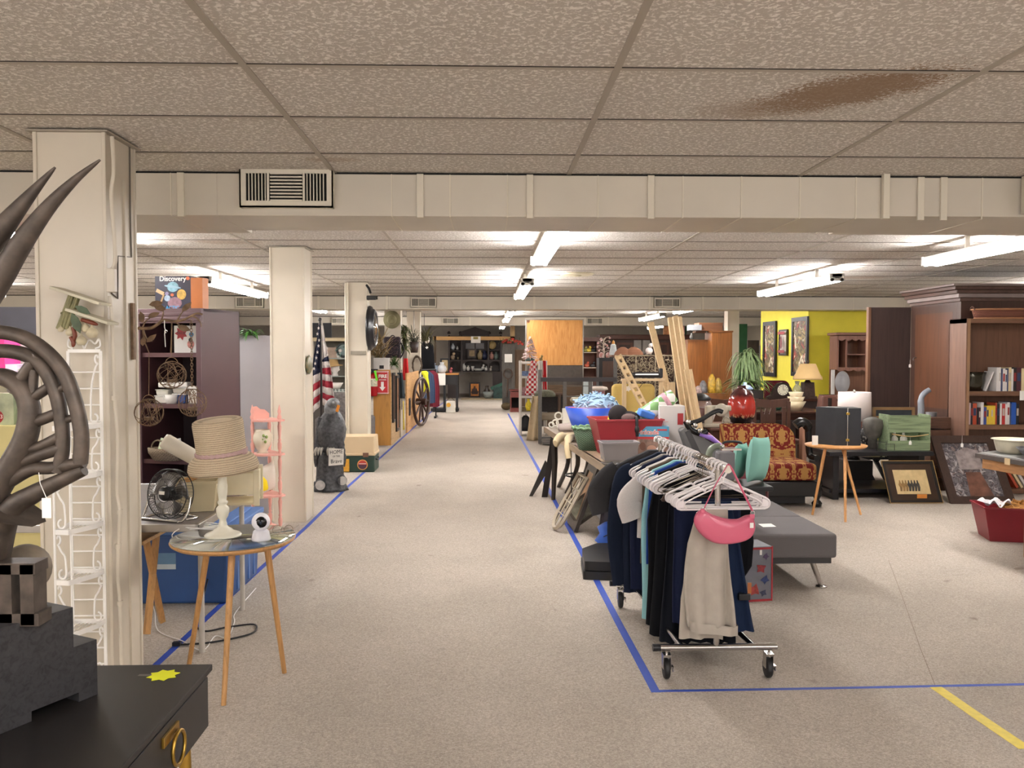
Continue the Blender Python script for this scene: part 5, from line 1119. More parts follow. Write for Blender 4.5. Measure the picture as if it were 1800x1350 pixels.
t = bin_('mauve_waste_bin', 'tall mauve waste bin under the long table', (1.10, 6.35), .24, .2, .36, P('7c5a68', .45), 0, .85, z=0)
t = thing('blue_tarp_bag', 'bright blue bag peeking from behind the black cases', 'bag', (.93, 6.32, 0)); b = MB(); b.ball((0, 0, .10), (.1, .1, .12), 12, 7); b.v = [p + V((.02 * sin(p.z * 60), .01, 0)) if p.z > .01 else V((p.x, p.y, 0)) for p in b.v]; b.build('bag_body', P('2d62c8', .4), t); MB().tube(bez([(-.06, -.08, .12), (0, -.11, .15), (.06, -.09, .13)], 4), .004, 5).build('cord', BLACK, t)
for i, (x, y, w, d, h, m, lb) in enumerate([(1.18, 6.02, .22, .3, .32, '1c1b1e', 'black bag heaped under the long table near the mauve bin'), (1.1, 6.9, .34, .3, .28, '2a2430', 'dark backpack under the middle of the long table'), (1.15, 7.55, .3, .3, .2, '8a8886', 'grey plastic box far under the long table')]):
 q = thing('stored_bag' if i < 2 else 'plastic_box', lb, 'bag' if i < 2 else 'box', (x, y, 0)); MB().box((0, 0, h / 2), (w, d, h), top=(.8, .7)).build('body', P(m, .6), q, bevel=.05 if i < 2 else .01, seg=3); MB().tube(arc((0, -d * .2, h * .95), .07, 0, pi, 8), .008, 6).build('handle', BLACK, q)
t = thing('folded_exercise_machine', 'grey and black folded exercise machine standing behind the clothes rack', 'exercise machine', (AX(1240, 6.2), 6.2, 0)); Yx = 6.1
GM = P('6b6b6b', .45, var=.04)
MB().prism([(p.x, p.z) for p in (at(1197, 757, Yx), at(1205, 752, Yx), at(1272, 790, Yx), at(1262, 850, Yx), at(1226, 850, Yx), at(1215, 810, Yx))], (0, Yx, 0), UX, UZ, -.12).build('grey_panel', GM, t, world=True, bevel=.015, seg=3)
MB().prism([(p.x, p.z) for p in (at(1196, 756, Yx), at(1204, 752, Yx), at(1250, 850, Yx), at(1236, 850, Yx))], (0, Yx - .13, 0), UX, UZ, .02).build('dark_rail', P('3a3a3c', .4), t, world=True, bevel=.008)
b = MB(); b.tube(bez([at(1213, 744, Yx), at(1232, 738, Yx), at(1250, 727, Yx), at(1262, 722, Yx), at(1270, 724, Yx)], 5), .017, 10); b.tube(bez([at(1205, 740, Yx), at(1215, 755, Yx), at(1232, 762, Yx), at(1243, 758, Yx)], 5), .022, 10); b.build('folding_arm', P('141416', .25), t, world=True)
for (x, y) in ((1222, 748), (1210, 742), (1230, 757)): MB().ball(at(x, y, Yx - .03), .02, 12, 8).build('chrome_joint', CHROME, t, world=True)
b = MB()
for k in range(3): b.tube([at(1240, 757 + 3 * k, Yx), at(1262 + 3 * k, 775 + 3 * k, Yx), at(1272, 784, Yx)], .005, 6)
b.build('cable', P('c88a98', .4), t, world=True)
MB().tube([at(1230, 764, Yx - .02), at(1250, 770, Yx - .02), at(1266, 782, Yx - .02)], [.01, .02, .012], 8).build('purple_cover', P('8a6ac0', .4), t, world=True)
for x in (1232, 1262): p = at(x, 845, Yx); MB().cyl(p, (p.x, p.y, .357), .02).build('leg', BLACKMETAL, t, world=True)
t = thing('chrome_spiral_vase', 'grey-green glazed ring vase with chrome top behind the rack rail', 'vase', (AX(1262, 5.0), 5.05, 0)); p = at(1262, 800, 5.05)
MB().tube(arc(p, .055, R(80), R(330), 18), .02, 10).build('ring_body', P('7c8474', .25), t, world=True); MB().bx(AX(1262, 5.05), AX(1290, 5.05), 5.0, 5.1, AZ(845, 5.05), AZ(795, 5.05)).build('grey_block', P('77757a', .4), t, world=True, bevel=.01)
zb = AZ(845, 5.05); MB().bx(AX(1245, 5.05), AX(1296, 5.05), 4.98, 5.12, zb - .02, zb).build('wooden_plinth', WD('6a5240', kind='woodx'), t, world=True); MB().cyl((AX(1270, 5.05), 5.05, 0), (AX(1270, 5.05), 5.05, zb - .02), .03).lathe([(0, 0), (.11, 0), (.1, .02), (0, .03)], (AX(1270, 5.05), 5.05, 0)).build('pedestal', BLACKMETAL, t, world=True)
MB().box(at(1285, 790, 5.05), (.12, .03, .01)).ball(at(1270, 785, 5.05), .014).ball(at(1262, 783, 5.05), .012).build('chrome_top', CHROME, t, world=True)
# left of the aisle, between the second and third columns
def disp(poly, o, u, v): return [V(o) + V(u) * x + V(v) * y for x, y in poly]
t = thing('american_flag', 'American flag draped on a dark pole standing behind the eagle statue', 'flag', (AX(565, 9.6), 9.6, 0))
pz = AZ(562, 9.6); MB().cyl((AX(565, 9.6), 9.6, 0), (AX(563, 9.6), 9.6, pz), .016, n=12).ball((AX(563, 9.6), 9.6, pz), .022).build('pole', P('241b18', .4), t, world=True)
MB().lathe([(0, 0), (.13, 0), (.12, .03), (.02, .05), (0, .05)], (AX(565, 9.6), 9.6, 0)).build('pole_base', BLACK, t, world=True)
FR, FW, FB_ = P('a32638', .7), P('d9d0cc', .7), P('1f2440', .7)
def drape(pts_l, pts_r, bands, Y, nm, fold=.03):
 q = []; N = len(pts_l); vs = []; b = MB(); NU = 12
 for j in range(N):
  a, c = at(*pts_l[j], Y), at(*pts_r[j], Y)
  for i in range(NU): u = i / (NU - 1); p = a.lerp(c, u); vs.append(p + V((0, fold * sin(u * 9 + j * .1) - .02, 0)))
 for j in range(N - 1): b.use(bands[j]); b.add(vs[j * NU:(j + 2) * NU], [(i, i + 1, NU + i + 1, NU + i) for i in range(NU - 1)], True)
 return b.build(nm, [FB_, FW, FR], t, world=True, solid=.004)
L1 = [(562, 570), (557, 600), (552, 625), (549, 650), (548, 662), (548, 678), (549, 690), (549, 703), (550, 714), (550, 726)]
R1 = [(563, 570), (563, 600), (563, 625), (563, 645), (563, 655), (563, 668), (563, 680), (563, 692), (563, 703), (563, 714)]
drape(L1, R1, [0, 0, 0, 0, 1, 2, 1, 2, 1], 9.56, 'flag_left_fold')
L2 = [(565, 572), (566, 600), (567, 632), (567, 636), (567, 647), (567, 657), (567, 668), (567, 679), (567, 690), (567, 700), (567, 712)]
R2 = [(568, 572), (572, 600), (577, 625), (579, 635), (581, 646), (583, 659), (585, 671), (586, 683), (588, 697), (588, 708), (588, 720)]
drape(L2, R2, [1, 1, 0, 1, 2, 1, 2, 1, 2, 1], 9.55, 'flag_right_fold')
b = MB()
for (x, y) in ((560, 577), (558, 587), (560, 608), (558, 619), (556, 629), (554, 639), (552, 648), (575, 612), (575, 624), (561, 598)):
 c = at(x, y, 9.50); b.prism([((.016 if k % 2 == 0 else .007) * cos(pi / 2 + k * pi / 5), (.022 if k % 2 == 0 else .009) * sin(pi / 2 + k * pi / 5)) for k in range(10)], c, UX, UZ, .002)
b.build('white_stars', FW, t, world=True)
SG = mat('444447', .42, sc_=34, var=.55); SGL = P('b8b4b0', .6, var=.2, sc_=20)
ex, ey = AX(577, 9.15), 9.2
t = thing('eagle_statue', 'dark grey carved eagle perched on a tree stump holding a welcome board', 'statue', (ex, ey, 0))
S = 9.15 / F
def wobs(a, z): return 1 + .05 * sin(7 * a + 9 * z) + .04 * sin(13 * a - 14 * z)
MB().lathe([(0, 0), (.19, 0), (.175, .03), (.15, .09), (.145, .2), (.135, .3), (.14, .36), (.12, .42), (0, .43)], (ex, ey, 0), 40, ry=.8, wob=wobs).build('tree_stump', SG, t, world=True)
for (x, y, yy, r) in ((563, 853, 9.02, .055), (602, 845, 9.05, .05), (556, 826, 9.03, .0)):
 if r: c = at(x, y, yy); MB().cyl(c + V((-.02 if x < 580 else -.05, .18, 0)), c, r * 1.05, r, 16).build('root_log', SG, t, world=True); MB().cyl(c, c + V((0, -.006, 0)), r * .95, n=16).build('log_end', SGL, t, world=True)
b = MB()
b.lathe([(0, 0), (.09, .02), (.135, .10), (.158, .2), (.160, .28), (.135, .37), (.10, .43), (.072, .47), (.06, .50), (.05, .54), (0, .57)], (ex, ey, .40), 40, ry=.8, M=Euler((0, R(4), 0)).to_matrix(), wob=lambda a, z: 1 + .04 * sin(12 * a + 40 * z) * sin(60 * z))
b.build('eagle_body', SG, t, world=True); MB().ball((ex + .05, ey - .05, .95), (.072, .07, .062), 18, 12).ball((ex + .02, ey - .02, .89), (.075, .075, .09), 18, 12).build('eagle_head', mat('77787b', .4, sc_=30, var=.35), t, world=True)
for s, x in ((-1, -.11), (1, .12)):
 b = MB()
 for k in range(6): z = .80 - k * .06; b.tube(bez([V((ex + x * (.8 + .04 * k), ey - .06, z)), V((ex + x * (1 + .06 * k), ey - .05, z - .12)), V((ex + x * (.85 + .1 * k), ey - .03, z - .24))], 4), [.028] * 4 + [.03, .024, .018, .012, .006], 7, sq=.5)
 b.build('folded_wing', SG, t, world=True)
MB().tube(bez([V((ex + .07, ey - .11, .955)), V((ex + .10, ey - .16, .95)), V((ex + .11, ey - .17, .915))], 4), [.028, .026, .024, .022, .018, .014, .010, .006, .003], 8).build('beak', P('6b6a68', .5), t, world=True)
b = MB()
for s in (-1, 1):
 for k in range(3): b.tube(bez([V((ex - .03 + s * .06 + (k - 1) * .028, ey - .10, .47)), V((ex - .03 + s * .065 + (k - 1) * .03, ey - .15, .45)), V((ex - .03 + s * .065 + (k - 1) * .03, ey - .155, .40))], 3), [.016] * 4 + [.012, .008, .004], 7)
b.build('talons', P('9b968c', .5, var=.25, sc_=30), t, world=True)
o = at(577.5, 819, 8.98); b = MB(); u = V((1, .12, .07)).normalized(); b.prism([(0, 0), (.155, .0), (.16, .165), (.003, .185)], o, u, UZ, -.025).build('sign_board', P('ddd8cf', .6, var=.1, sc_=20), t, world=True, bevel=.003)
TX = P('17171a', .6)
n_ = V((0, -.002, 0))
text('HOME', .058, TX, t, o + u * .082 + UZ * .140 + n_, u, UZ, squeeze=.85); text('OF THE', .028, TX, t, o + u * .082 + UZ * .095 + n_, u, UZ, squeeze=.8); text('Brave', .058, TX, t, o + u * .082 + UZ * .042 + n_, u, UZ, squeeze=.9)
tag(MB().prism(rect(.03, .075, 0, -.07), at(593, 712, 9.0), (1, 0, -.35), (.3, 0, 1), .002).build('orange_price_tag', P('e08a1e', .6)), 'bright orange price tag hanging from the eagle beak', 'tag')
t = thing('green_cooler', 'green and tan camping cooler with round badge on the carpet beside the eagle', 'cooler', (AX(626, 10.9), 10.85, 0)); x0, x1 = AX(592, 10.6), AX(657.5, 10.6); zc, zt = AZ(800, 10.6), AZ(767, 10.6)
MB().bx(x0, x1, 10.6, 11.02, .0, zc).build('cooler_body', P('1f3a30', .45), t, world=True, bevel=.015, seg=3)
b = MB(); b.box(((x0 + x1) / 2, 10.81, (zc + zt) / 2 + .01), (x1 - x0, .42, zt - zc - .02), top=(.96, .92)); b.box(((x0 + x1) / 2, 10.81, zc + .015), (x1 - x0 + .015, .435, .035)); b.build('lid', P('cbb491', .45, var=.03), t, world=True, bevel=.01)
MB().box((AX(642, 10.6), 10.588, zc + .01), (.07, .02, .055)).build('latch', P('6b4a38', .5), t, world=True, bevel=.003)
c = V((AX(636, 10.59), 10.594, AZ(816, 10.59))); flat(t, 'badge_rim', P('d49a52', .5), c, UX, UZ, disc(.066), .003); flat(t, 'badge', P('4a2a40', .5), c + n_ * 1.5, UX, UZ, disc(.055), .003); flat(t, 'badge_band', P('a8322e', .5), c + n_ * 3, UX, UZ, [(.055 * cos(a), .055 * sin(a)) for a in [k * pi / 12 for k in range(13)]], .002)
flat(t, 'badge_stripe', P('d8d2c8', .5), c + n_ * 4 + UZ * .01, UX, UZ, rect(.09, .008, -.045), .002)
flat(t, 'yellow_label', P('c9932a', .5, var=.15, sc_=40), (AX(600, 10.59), 10.594, AZ(828, 10.59)), UX, UZ, rect(.09, .16), .003)
MB().tube(bez([(x1 - .005, 10.7, zc - .05), (x1 + .02, 10.7, zc - .06), (x1 + .02, 10.9, zc - .06), (x1 - .005, 10.9, zc - .05)], 4), .008, 6).build('side_handle', BLACK, t, world=True)
t = thing('green_oval_plaque', 'small green oval plaque hanging on the aisle face of the second column', 'plaque', (AX(547, 7.6), 7.6, AZ(640, 7.6))); xx = AX(535, 7.45) + .006
MB().lathe([(0, 0), (.07, 0), (.085, .012), (.07, .022), (0, .02)], (xx, 7.56, AZ(641, 7.56)), 24, ry=1.5, M=Euler((0, R(90), 0)).to_matrix()).build('plaque_body', mat('46543c', .4, sc_=30, kind='mottle', c2='7a6a4a'), t, world=True); MB().tube(arc((xx + .012, 7.56, AZ(628, 7.56)), .02, 0, pi, 8, UY, UZ), .003, 5).build('hanging_loop', BLACK, t, world=True)
t = thing('display_shelf_unit', 'glass display shelves full of odds and ends seen behind the flag', 'shelf', (-2.7, 13.2, 0))
X0, X1_ = AX(545, 13), AX(616, 13); GS = P('8d938c', .2, var=.1)
for y in (630, 661, 684, 692): MB().bx(X0, X1_, 12.9, 13.4, AZ(y, 13) - .01, AZ(y, 13) + .008).build('glass_shelf', GS, t, world=True)
MB().bx(X0, X1_, 13.4, 13.44, 0, AZ(598, 13)).build('back_panel', P('6d675c', .7, var=.25, sc_=3), t, world=True); MB().bx(X0, X1_, 12.88, 13.44, AZ(600, 13), AZ(594, 13)).build('top_board', WD('a89878', kind='woodx'), t, world=True)
MB().bx(X0, X1_, 12.85, 13.4, AZ(707, 13), AZ(694, 13)).build('dark_counter', P('3b2922', .5), t, world=True); MB().bx(X0 + .02, X1_ - .02, 12.95, 13.4, 0, AZ(707, 13)).build('counter_base', P('4a433d', .7), t, world=True)
def knick(kind, label, px, py, Y, h, m, cat=None, r=None, rot=0, z=None, m2=None, group=None):
 """small shelf ornament standing at pixel (px, py) at distance Y, height h"""
 p = at(px, py, Y); p.z = z if z is not None else p.z; r = r or h * .35
 t = thing(kind, label, cat or kind.replace('_', ' '), p, rot, group); b = MB()
 k = kind
 if 'vase' in k or 'jug' in k or 'urn' in k: b.lathe([(0, 0), (r * .6, 0), (r, h * .35), (r * .85, h * .6), (r * .35, h * .82), (r * .5, h), (r * .4, h * .98), (r * .2, h * .8), (0, h * .78)], n=18); nm = 'vase_body'
 elif 'bowl' in k or 'dish' in k: b.lathe([(0, 0), (r * .5, 0), (r, h), (r * .93, h), (r * .45, h * .2), (0, h * .2)], n=20); nm = 'bowl_body'
 elif 'bottle' in k: b.lathe([(0, 0), (r, 0), (r, h * .6), (r * .35, h * .75), (r * .35, h), (0, h)], n=14); nm = 'bottle_body'
 elif 'plate' in k: b.lathe([(0, 0), (r, h * .1), (r, h * .16), (0, h * .05)], (0, 0, r), 22, M=Euler((R(80), 0, 0)).to_matrix()); nm = 'plate_body'
 elif 'bird' in k or 'dog' in k or 'animal' in k or 'figurine' in k: b.ball((0, 0, h * .3), (r * .8, r * .6, h * .3), 14, 8).ball((r * .35, -r * .2, h * .75), h * .2, 12, 8).cyl((-r * .4, 0, 0), (-r * .3, 0, h * .3), h * .06, n=6).cyl((r * .4, 0, 0), (r * .3, 0, h * .3), h * .06, n=6).tube([(r * .35, -r * .2, h * .72), (r * .7, -r * .35, h * .7)], [h * .09, h * .04], 8); nm = 'figure_body'
 elif 'box' in k or 'book' in k or 'frame' in k: b.box((0, 0, h / 2), (r * 2, r * .6, h)); nm = 'box_body'
 else: b.lathe([(0, 0), (r, 0), (r * 1.05, h * .3), (r * .8, h * .8), (r * .3, h), (0, h)], n=16); nm = 'body'
 b.build(nm, m, t)
 if m2: MB().lathe([(0, h * .99), (r * .5, h * .99), (r * .3, h * 1.12), (0, h * 1.15)], n=14).build('top', m2, t)
 return t
knick('tan_box', 'pinkish tan box on the upper display shelf', 584, 629, 13.1, .16, P('a58d7c', .6, var=.2, sc_=14), 'box', .15)
knick('white_animal_figurine', 'white and black animal figurine on the upper display shelf', 596, 629, 13.0, .15, P('c9c4bc', .4), 'figurine')
leafy('teal_succulent', 'grey-teal artificial succulent at the top of the display shelves', 'plant', at(604, 616, 13.1), .16, .06, 26, .03, .14, P('5c7a70', .6, var=.2), seed=11)
t = thing('dark_wall_clock', 'dark round clock standing on the upper display shelf', 'clock', at(604, 629, 12.98)); MB().tube(arc((0, 0, .12), .10, 0, 2 * pi, 24)[:-1], .016, 8, closed=True).build('clock_rim', P('2a3230', .5), t); MB().cyl((0, .005, .12), (0, .012, .12), .10, n=24).build('clock_face', P('5c6b68', .4), t)
t = thing('hat_on_mannequin_head', 'white mannequin head wearing a tan brimmed hat on the middle shelf', 'mannequin head', at(589, 661, 12.98)); MB().lathe([(0, 0), (.05, 0), (.035, .05), (.06, .09), (.068, .14), (.05, .19), (0, .2)], n=18).ball((.055, -.0, .1), (.018, .015, .02), 8, 6).build('head', P('cfc9c4', .5), t)
MB().lathe([(.14, .145), (.145, .15), (.08, .17), (.075, .25), (.05, .275), (0, .265)], n=24, M=Euler((0, R(-8), 0)).to_matrix()).build('felt_hat', FB('a98a5e'), t)
knick('white_lidded_dish', 'white lidded dish on the lower display shelf', 591, 683, 13.0, .09, P('ddd6cf', .3), 'dish', .11)
knick('green_stacked_books_box', 'dark green box on the lower display shelf', 593, 691, 12.95, .05, P('2c4a42', .5), 'box', .14)
for i in range(6): knick('small_bottle', 'small silvery bottle in the row on the display counter', 577 + i * 6.4, 692.5, 12.9, .075, P('a9aaa4', .3, var=.3, sc_=30), 'bottle', .025, group='silvery bottles on the display counter')
t = thing('striped_armchair', 'grey striped upholstered chair low behind the cooler', 'armchair', (AX(605, 11.9), 12.0, 0)); ST2 = mat('5e5856', .9, sc_=30, kind='plain', var=.4)
MB().box((0, 0, .32), (.62, .6, .2)).build('seat', ST2, t, bevel=.05, seg=3); MB().box((0, .27, .62), (.6, .16, .62)).build('backrest', ST2, t, bevel=.05, seg=3)
for s in (-1, 1): MB().box((s * .32, 0, .4), (.12, .6, .4)).build('armrest', ST2, t, bevel=.04, seg=3)
for s in (-1, 1):
 for q in (-1, 1): MB().box((s * .28, q * .24, .11), (.05, .05, .22)).build('leg', P('2a211c', .5), t)
struct(MB().bx(-8.9, AX(612, 20.0), 20.0, 20.1, 0, ZC - .75).build('wall_partition_far', P('a39a8b', .8, var=.04)))
for i, (a, c, lb) in enumerate(((545, 562, 'black display panel hung high behind the flag'), (568, 583, 'second black display panel right of the flag pole'))):
 tag(MB().bx(AX(a, 14.5), AX(c, 14.5), 14.5, 14.53, AZ(594, 14.5), AZ(568, 14.5)).build('black_panel_board', P('17181f', .5)), lb, 'panel')
 tag(MB().bx(AX((a + c) / 2 - 1, 14.5), AX((a + c) / 2 + 1, 14.5), 14.5, 14.53, 0, AZ(594, 14.5)).build('panel_stand', P('55504a', .6)), ['thin stand under the first black panel behind the flag', 'thin stand under the second black panel behind the flag'][i], 'stand')
x3 = AX(645, 11.1) + .002
t = thing('security_camera', 'small black bracketed security camera high on the third column', 'camera', (x3, 11.1, AZ(520, 11.1)))
MB().tube([(x3, 11.1, AZ(502, 11.1)), (x3 + .035, 11.06, AZ(508, 11.1)), (x3 + .06, 11.02, AZ(516, 11.1))], .016, 8).build('mount_arm', BLACK, t, world=True); MB().tube([(x3 + .0, 11.1, AZ(523, 11.1)), (x3 + .03, 11.08, AZ(528, 11.1))], .01, 8).build('cable', BLACK, t, world=True)
MB().box((x3 + .075, 11.0, AZ(524, 11)), (.12, .06, .055)).build('camera_body', P('18181a', .35), t, world=True, bevel=.006); MB().cyl((x3 + .13, 11.0, AZ(524, 11)), (x3 + .155, 11.0, AZ(524, 11)), .022, n=14).build('lens', P('050506', .1), t, world=True)
t = thing('round_mirror', 'round convex mirror in thick black frame on the aisle side of the third column', 'mirror', (x3, 11.25, AZ(577, 11.2))); M = Euler((0, R(90), R(0))).to_matrix(); zc = AZ(577, 11.2)
MB().lathe([(.20, .0), (.285, 0), (.30, .02), (.285, .05), (.26, .055), (.25, .085), (.225, .10), (.20, .08)], (x3, 11.25, zc), 44, M=M).build('mirror_frame', P('15151a', .3), t, world=True)
MB().lathe([(.205, .075), (.15, .10), (.08, .115), (0, .12)], (x3, 11.25, zc), 36, M=M).build('mirror_glass', MT('b9b6b4', .05, var=.02), t, world=True)
# partition with fire sign, extinguisher, pictures
OK2 = WD('b9843f', .5, sc_=6); PLY = WD('c3a277', .6, sc_=5, kind='woody')
struct(MB().bx(AX(656, 13.7), AX(686, 13.7), 13.7, 13.73, 0, AZ(650, 13.7)).build('wall_display_end', OK2))
struct(MB().bx(AX(685, 13.7), AX(686, 13.7) + .01, 13.73, 15.6, 0, 1.12).build('wall_display_side', PLY))
struct(MB().bx(-1.52, -1.49, 15.8, 18.5, 0, 1.12).build('wall_display_side_far', WD('b98d5a', .6, kind='woody')))
Yf = 13.66; t = thing('fire_sign', 'red and white FIRE sign with down arrow fixed to the wooden display end', 'sign', (AX(671, Yf), Yf, AZ(692, Yf)))
a, c = AX(658, Yf), AX(683, Yf); z0, z1 = AZ(692, Yf), AZ(652, Yf); FRD = P('b81f27', .4)
MB().bx(a, c, Yf, Yf + .03, z0, z1).build('sign_plate', FRD, t, world=True)
b = MB()
for k in range(16):
 for (x, z, u, v) in ((a + (c - a) * k / 16, z1 - .022, UX, UZ), (a + (c - a) * k / 16, z0, UX, UZ)): b.prism([(0, 0), (.007, 0), (.018, .02), (.011, .02)], (x, Yf - .0015, z), u, v, -.001)
for k in range(24): z = z0 + (z1 - z0) * k / 24; b.prism([(0, 0), (.018, .010), (.018, .017), (0, .007)], (c - .019, Yf - .0015, z), UX, UZ, -.001)
b.build('hatched_border', WHITE, t, world=True)
text('FIRE', .075, WHITE, t, (AX(672.5, Yf), Yf - .002, AZ(661.5, Yf)), UX, UZ, bold=.003)
text('EXTINGUISHER', .017, WHITE, t, (AX(672.5, Yf), Yf - .002, AZ(667.5, Yf)), UX, UZ, bold=.001)
flat(t, 'white_arrow', WHITE, (AX(672, Yf), Yf - .002, AZ(680, Yf)), UX, UZ, [(-.022, .085), (.022, .085), (.022, .0), (.05, .0), (0, -.065), (-.05, .0), (-.022, .0)], .002)
Ye = 13.62; xe = AX(656, Ye); t = thing('fire_extinguisher', 'red fire extinguisher hanging in front of the FIRE sign', 'fire extinguisher', (xe, Ye, AZ(696, Ye)))
zb = AZ(696, Ye); h = AZ(655, Ye) - zb; MB().lathe([(0, 0), (.058, .0), (.066, .02), (.066, h * .78), (.05, h * .9), (.022, h), (0, h)], (xe, Ye, zb), 20).build('cylinder', P('a3141c', .25, var=.04), t, world=True); MB().cyl((xe, Ye, zb + h), (xe, Ye, zb + h + .05), .022).box((xe + .02, Ye, zb + h + .05), (.11, .02, .02)).box((xe - .02, Ye - .01, zb + h + .02), (.02, .02, .06)).build('valve', BLACK, t, world=True)
MB().tube(bez([(xe - .02, Ye - .02, zb + h + .02), (xe - .075, Ye - .05, zb + h * .7), (xe - .07, Ye - .05, zb + h * .3)], 5), .009, 7).build('hose', BLACK, t, world=True); MB().cyl((xe, Ye, zb + h * .42), (xe, Ye, zb + h * .75), .0672, n=20, cap=False).build('label', P('cfc9b0', .5, var=.3, sc_=40), t, world=True)
flat(t, 'green_tag', P('6fe02a', .6), (xe + .02, Ye - .075, zb + h + .03), (1, 0, .2), (.2, 0, -1), rect(.035, .16), .002)
for i, (y0, y1, a, c, fm, am, lb) in enumerate([(13.8, 14.1, 655, 742, '231d1b', '9a6a4a', 'tall narrow dark framed picture first on the display side'), (14.35, 14.75, 660, 757, '2a2421', 'a8744e', 'second tall dark framed picture on the display side'), (15.0, 15.2, 650, 720, '3a2f2a', '6b7a84', 'third dark framed picture with bluish print on the display side'), (16.1, 16.3, 700, 730, '28303a', '39424a', 'small dark frame low on the far display side')]):
 x = AX(686, 13.7) + .04 if y0 < 15.5 else -1.47; z0 = max(H - (c - 622) * ((y0 + y1) / 2) / F, .12); z1 = H - (a - 622) * ((y0 + y1) / 2) / F
 pframe('framed_picture', lb, ((x, y0, z0), (x, y1, z0), (x, y1, z1), (x, y0, z1)), .045, P(fm, .4), P(am, .4, var=.3, sc_=10), .03)
for i, (px, Y, y0, y1, w, m, lb) in enumerate([(684, 13.9, 655, 672, .10, 'd9b291', 'small peach hanging cloth at the top of the display side'), (703, 14.9, 655, 700, .16, '3f4a50', 'bluish grey hanging scarf on the display side'), (713, 16.3, 630, 668, .13, 'b52a2c', 'bright red ribbon bow hanging beside the wreath'), (708, 15.6, 705, 755, .05, 'd8c04a', 'yellow rope hanging low on the display side')]):
 p = at(px, y0, Y); h = p.z - AZ(y1, Y); t = thing('hanging_cloth', lb, 'cloth', p)
 MB().grid(lambda u, v: V(((u - .5) * w * (.5 + .5 * v), .02 * sin(u * 14) , -v * h)), 14, 8).build('cloth', FB(m), t, solid=.01)
t = thing('wagon_wheel', 'dark wooden spoked wagon wheel leaning at the far display side', 'wheel', (AX(736, 17.2), 17.2, 0)); cw = at(738, 706, 17.0) + UX * .03; rw = cw.z - .03; M = Matrix.Rotation(R(76), 3, 'Z') @ Matrix.Rotation(R(90), 3, 'X'); DW = P('3a2620', .4)
def wr(r, a, d=0): return M @ V((r * cos(a), r * sin(a), d)) + cw
MB().tube([wr(rw - .025, 2 * pi * k / 44) for k in range(44)], .032, 8, closed=True).build('rim', DW, t, world=True)
for k in range(10): MB().tube([wr(.06, 2 * pi * k / 10), wr(rw * .5, 2 * pi * k / 10), wr(rw - .04, 2 * pi * k / 10)], [.016, .022, .015], 8).build('spoke', DW, t, world=True)
MB().cyl(wr(0, 0, -.1), wr(0, 0, .1), .07).build('hub', DW, t, world=True)
Yh = 14.98; t = thing('brimmed_hat', 'olive brimmed hat hung flat on the fourth column above the backpack', 'hat', at(689, 562, Yh)); M = Euler((R(90), 0, 0)).to_matrix()
MB().lathe([(.148, .0), (.15, .008), (.09, .012), (.078, .03), (.07, .075), (.045, .095), (.02, .07), (0, .065)], n=30, M=M, ry=1.05).build('hat_body', FB('8a8466'), t); MB().lathe([(.081, .018), (.079, .035)], n=30, M=M, ry=1.05).build('hat_band', FB('b3ac8e'), t, solid=.004)
t = thing('patterned_backpack', 'black backpack with small floral pattern hanging on the fourth column', 'backpack', at(691, 630, Yh)); BP = mat('221e26', .8, sc_=60, kind='spots', c2='7a5a5c')
MB().box((0, -.07, .19), (.30, .13, .36), top=(.85, .8)).build('pack_body', BP, t, bevel=.04, seg=3); MB().box((0, -.15, .13), (.2, .05, .16)).build('front_pocket', BP, t, bevel=.02); MB().box((0, -.12, .32), (.29, .12, .12)).build('top_flap', BP, t, bevel=.03)
MB().tube(arc((0, -.06, .37), .035, 0, pi, 10), .009, 6).build('grab_handle', BLACK, t); MB().tube(bez([(.12, -.05, .3), (.2, -.06, .15), (.13, -.05, .0)], 5), .012, 6, sq=.4).build('shoulder_strap', BLACK, t)
DRY = P('8a7550', .8, var=.35, sc_=20)
leafy('dried_flower_bunch', 'large bunch of dried brown flowers beside the mirror column', 'dried flowers', at(665, 632, 14.3), .34, .30, 80, .014, .28, DRY, seed=5, up=1.0, droop=.2)
leafy('hanging_garland', 'green and white garland hanging down the fifth column', 'garland', at(711, 615, 15.15), .13, .55, 110, .018, .14, P('5f6a3e', .6, var=.4, sc_=16), seed=6)
hp = leafy('hanging_potted_plant', 'spiky dark plant in a brown hanging pot beside the fifth column', 'plant', at(728, 620, 17.0), .22, .12, 70, .008, .26, P('4a4a3a', .7, var=.3), pot=(.10, .22, P('2f211c', .5)), seed=7, up=1.0)
fp = leafy('feathery_plant', 'olive feathery plant hanging at the left edge of the far booth', 'plant', at(746, 600, 20), .32, .12, 70, .010, .34, P('54502e', .7, var=.3), seed=8, up=1.0)
for q in (hp, fp): MB().cyl((0, 0, 0), (0, 0, ZC - q.location.z - .003), .006, n=6).build('hanging_wire', BLACKMETAL, q)
MB_ = MB(); tag(MB_.box((AX(671, 13.85), 13.85, (AZ(629, 13.85) + AZ(650, 13.85)) / 2), (.25, .12, AZ(629, 13.85) - AZ(650, 13.85))).build('white_printed_box', P('cdc9c4', .5)), 'white printed box standing on the display end above the FIRE sign', 'box')
flat(None, 'small_black_screen', BLACK, (AX(667, 13.78), 13.785, AZ(648, 13.8)), UX, UZ, rect(.07, .055), .004); tag(bpy.data.objects['small_black_screen'], 'small black square gadget in front of the white printed box', 'gadget')
leafy('small_green_plant', 'small bushy green plant on the display beside the white box', 'plant', (AX(692, 14.1), 14.1, AZ(650, 13.8)), .12, .05, 50, .012, .14, P('4c6a34', .6, var=.35), pot=(.05, .07, WHITE), seed=9, up=1.0)
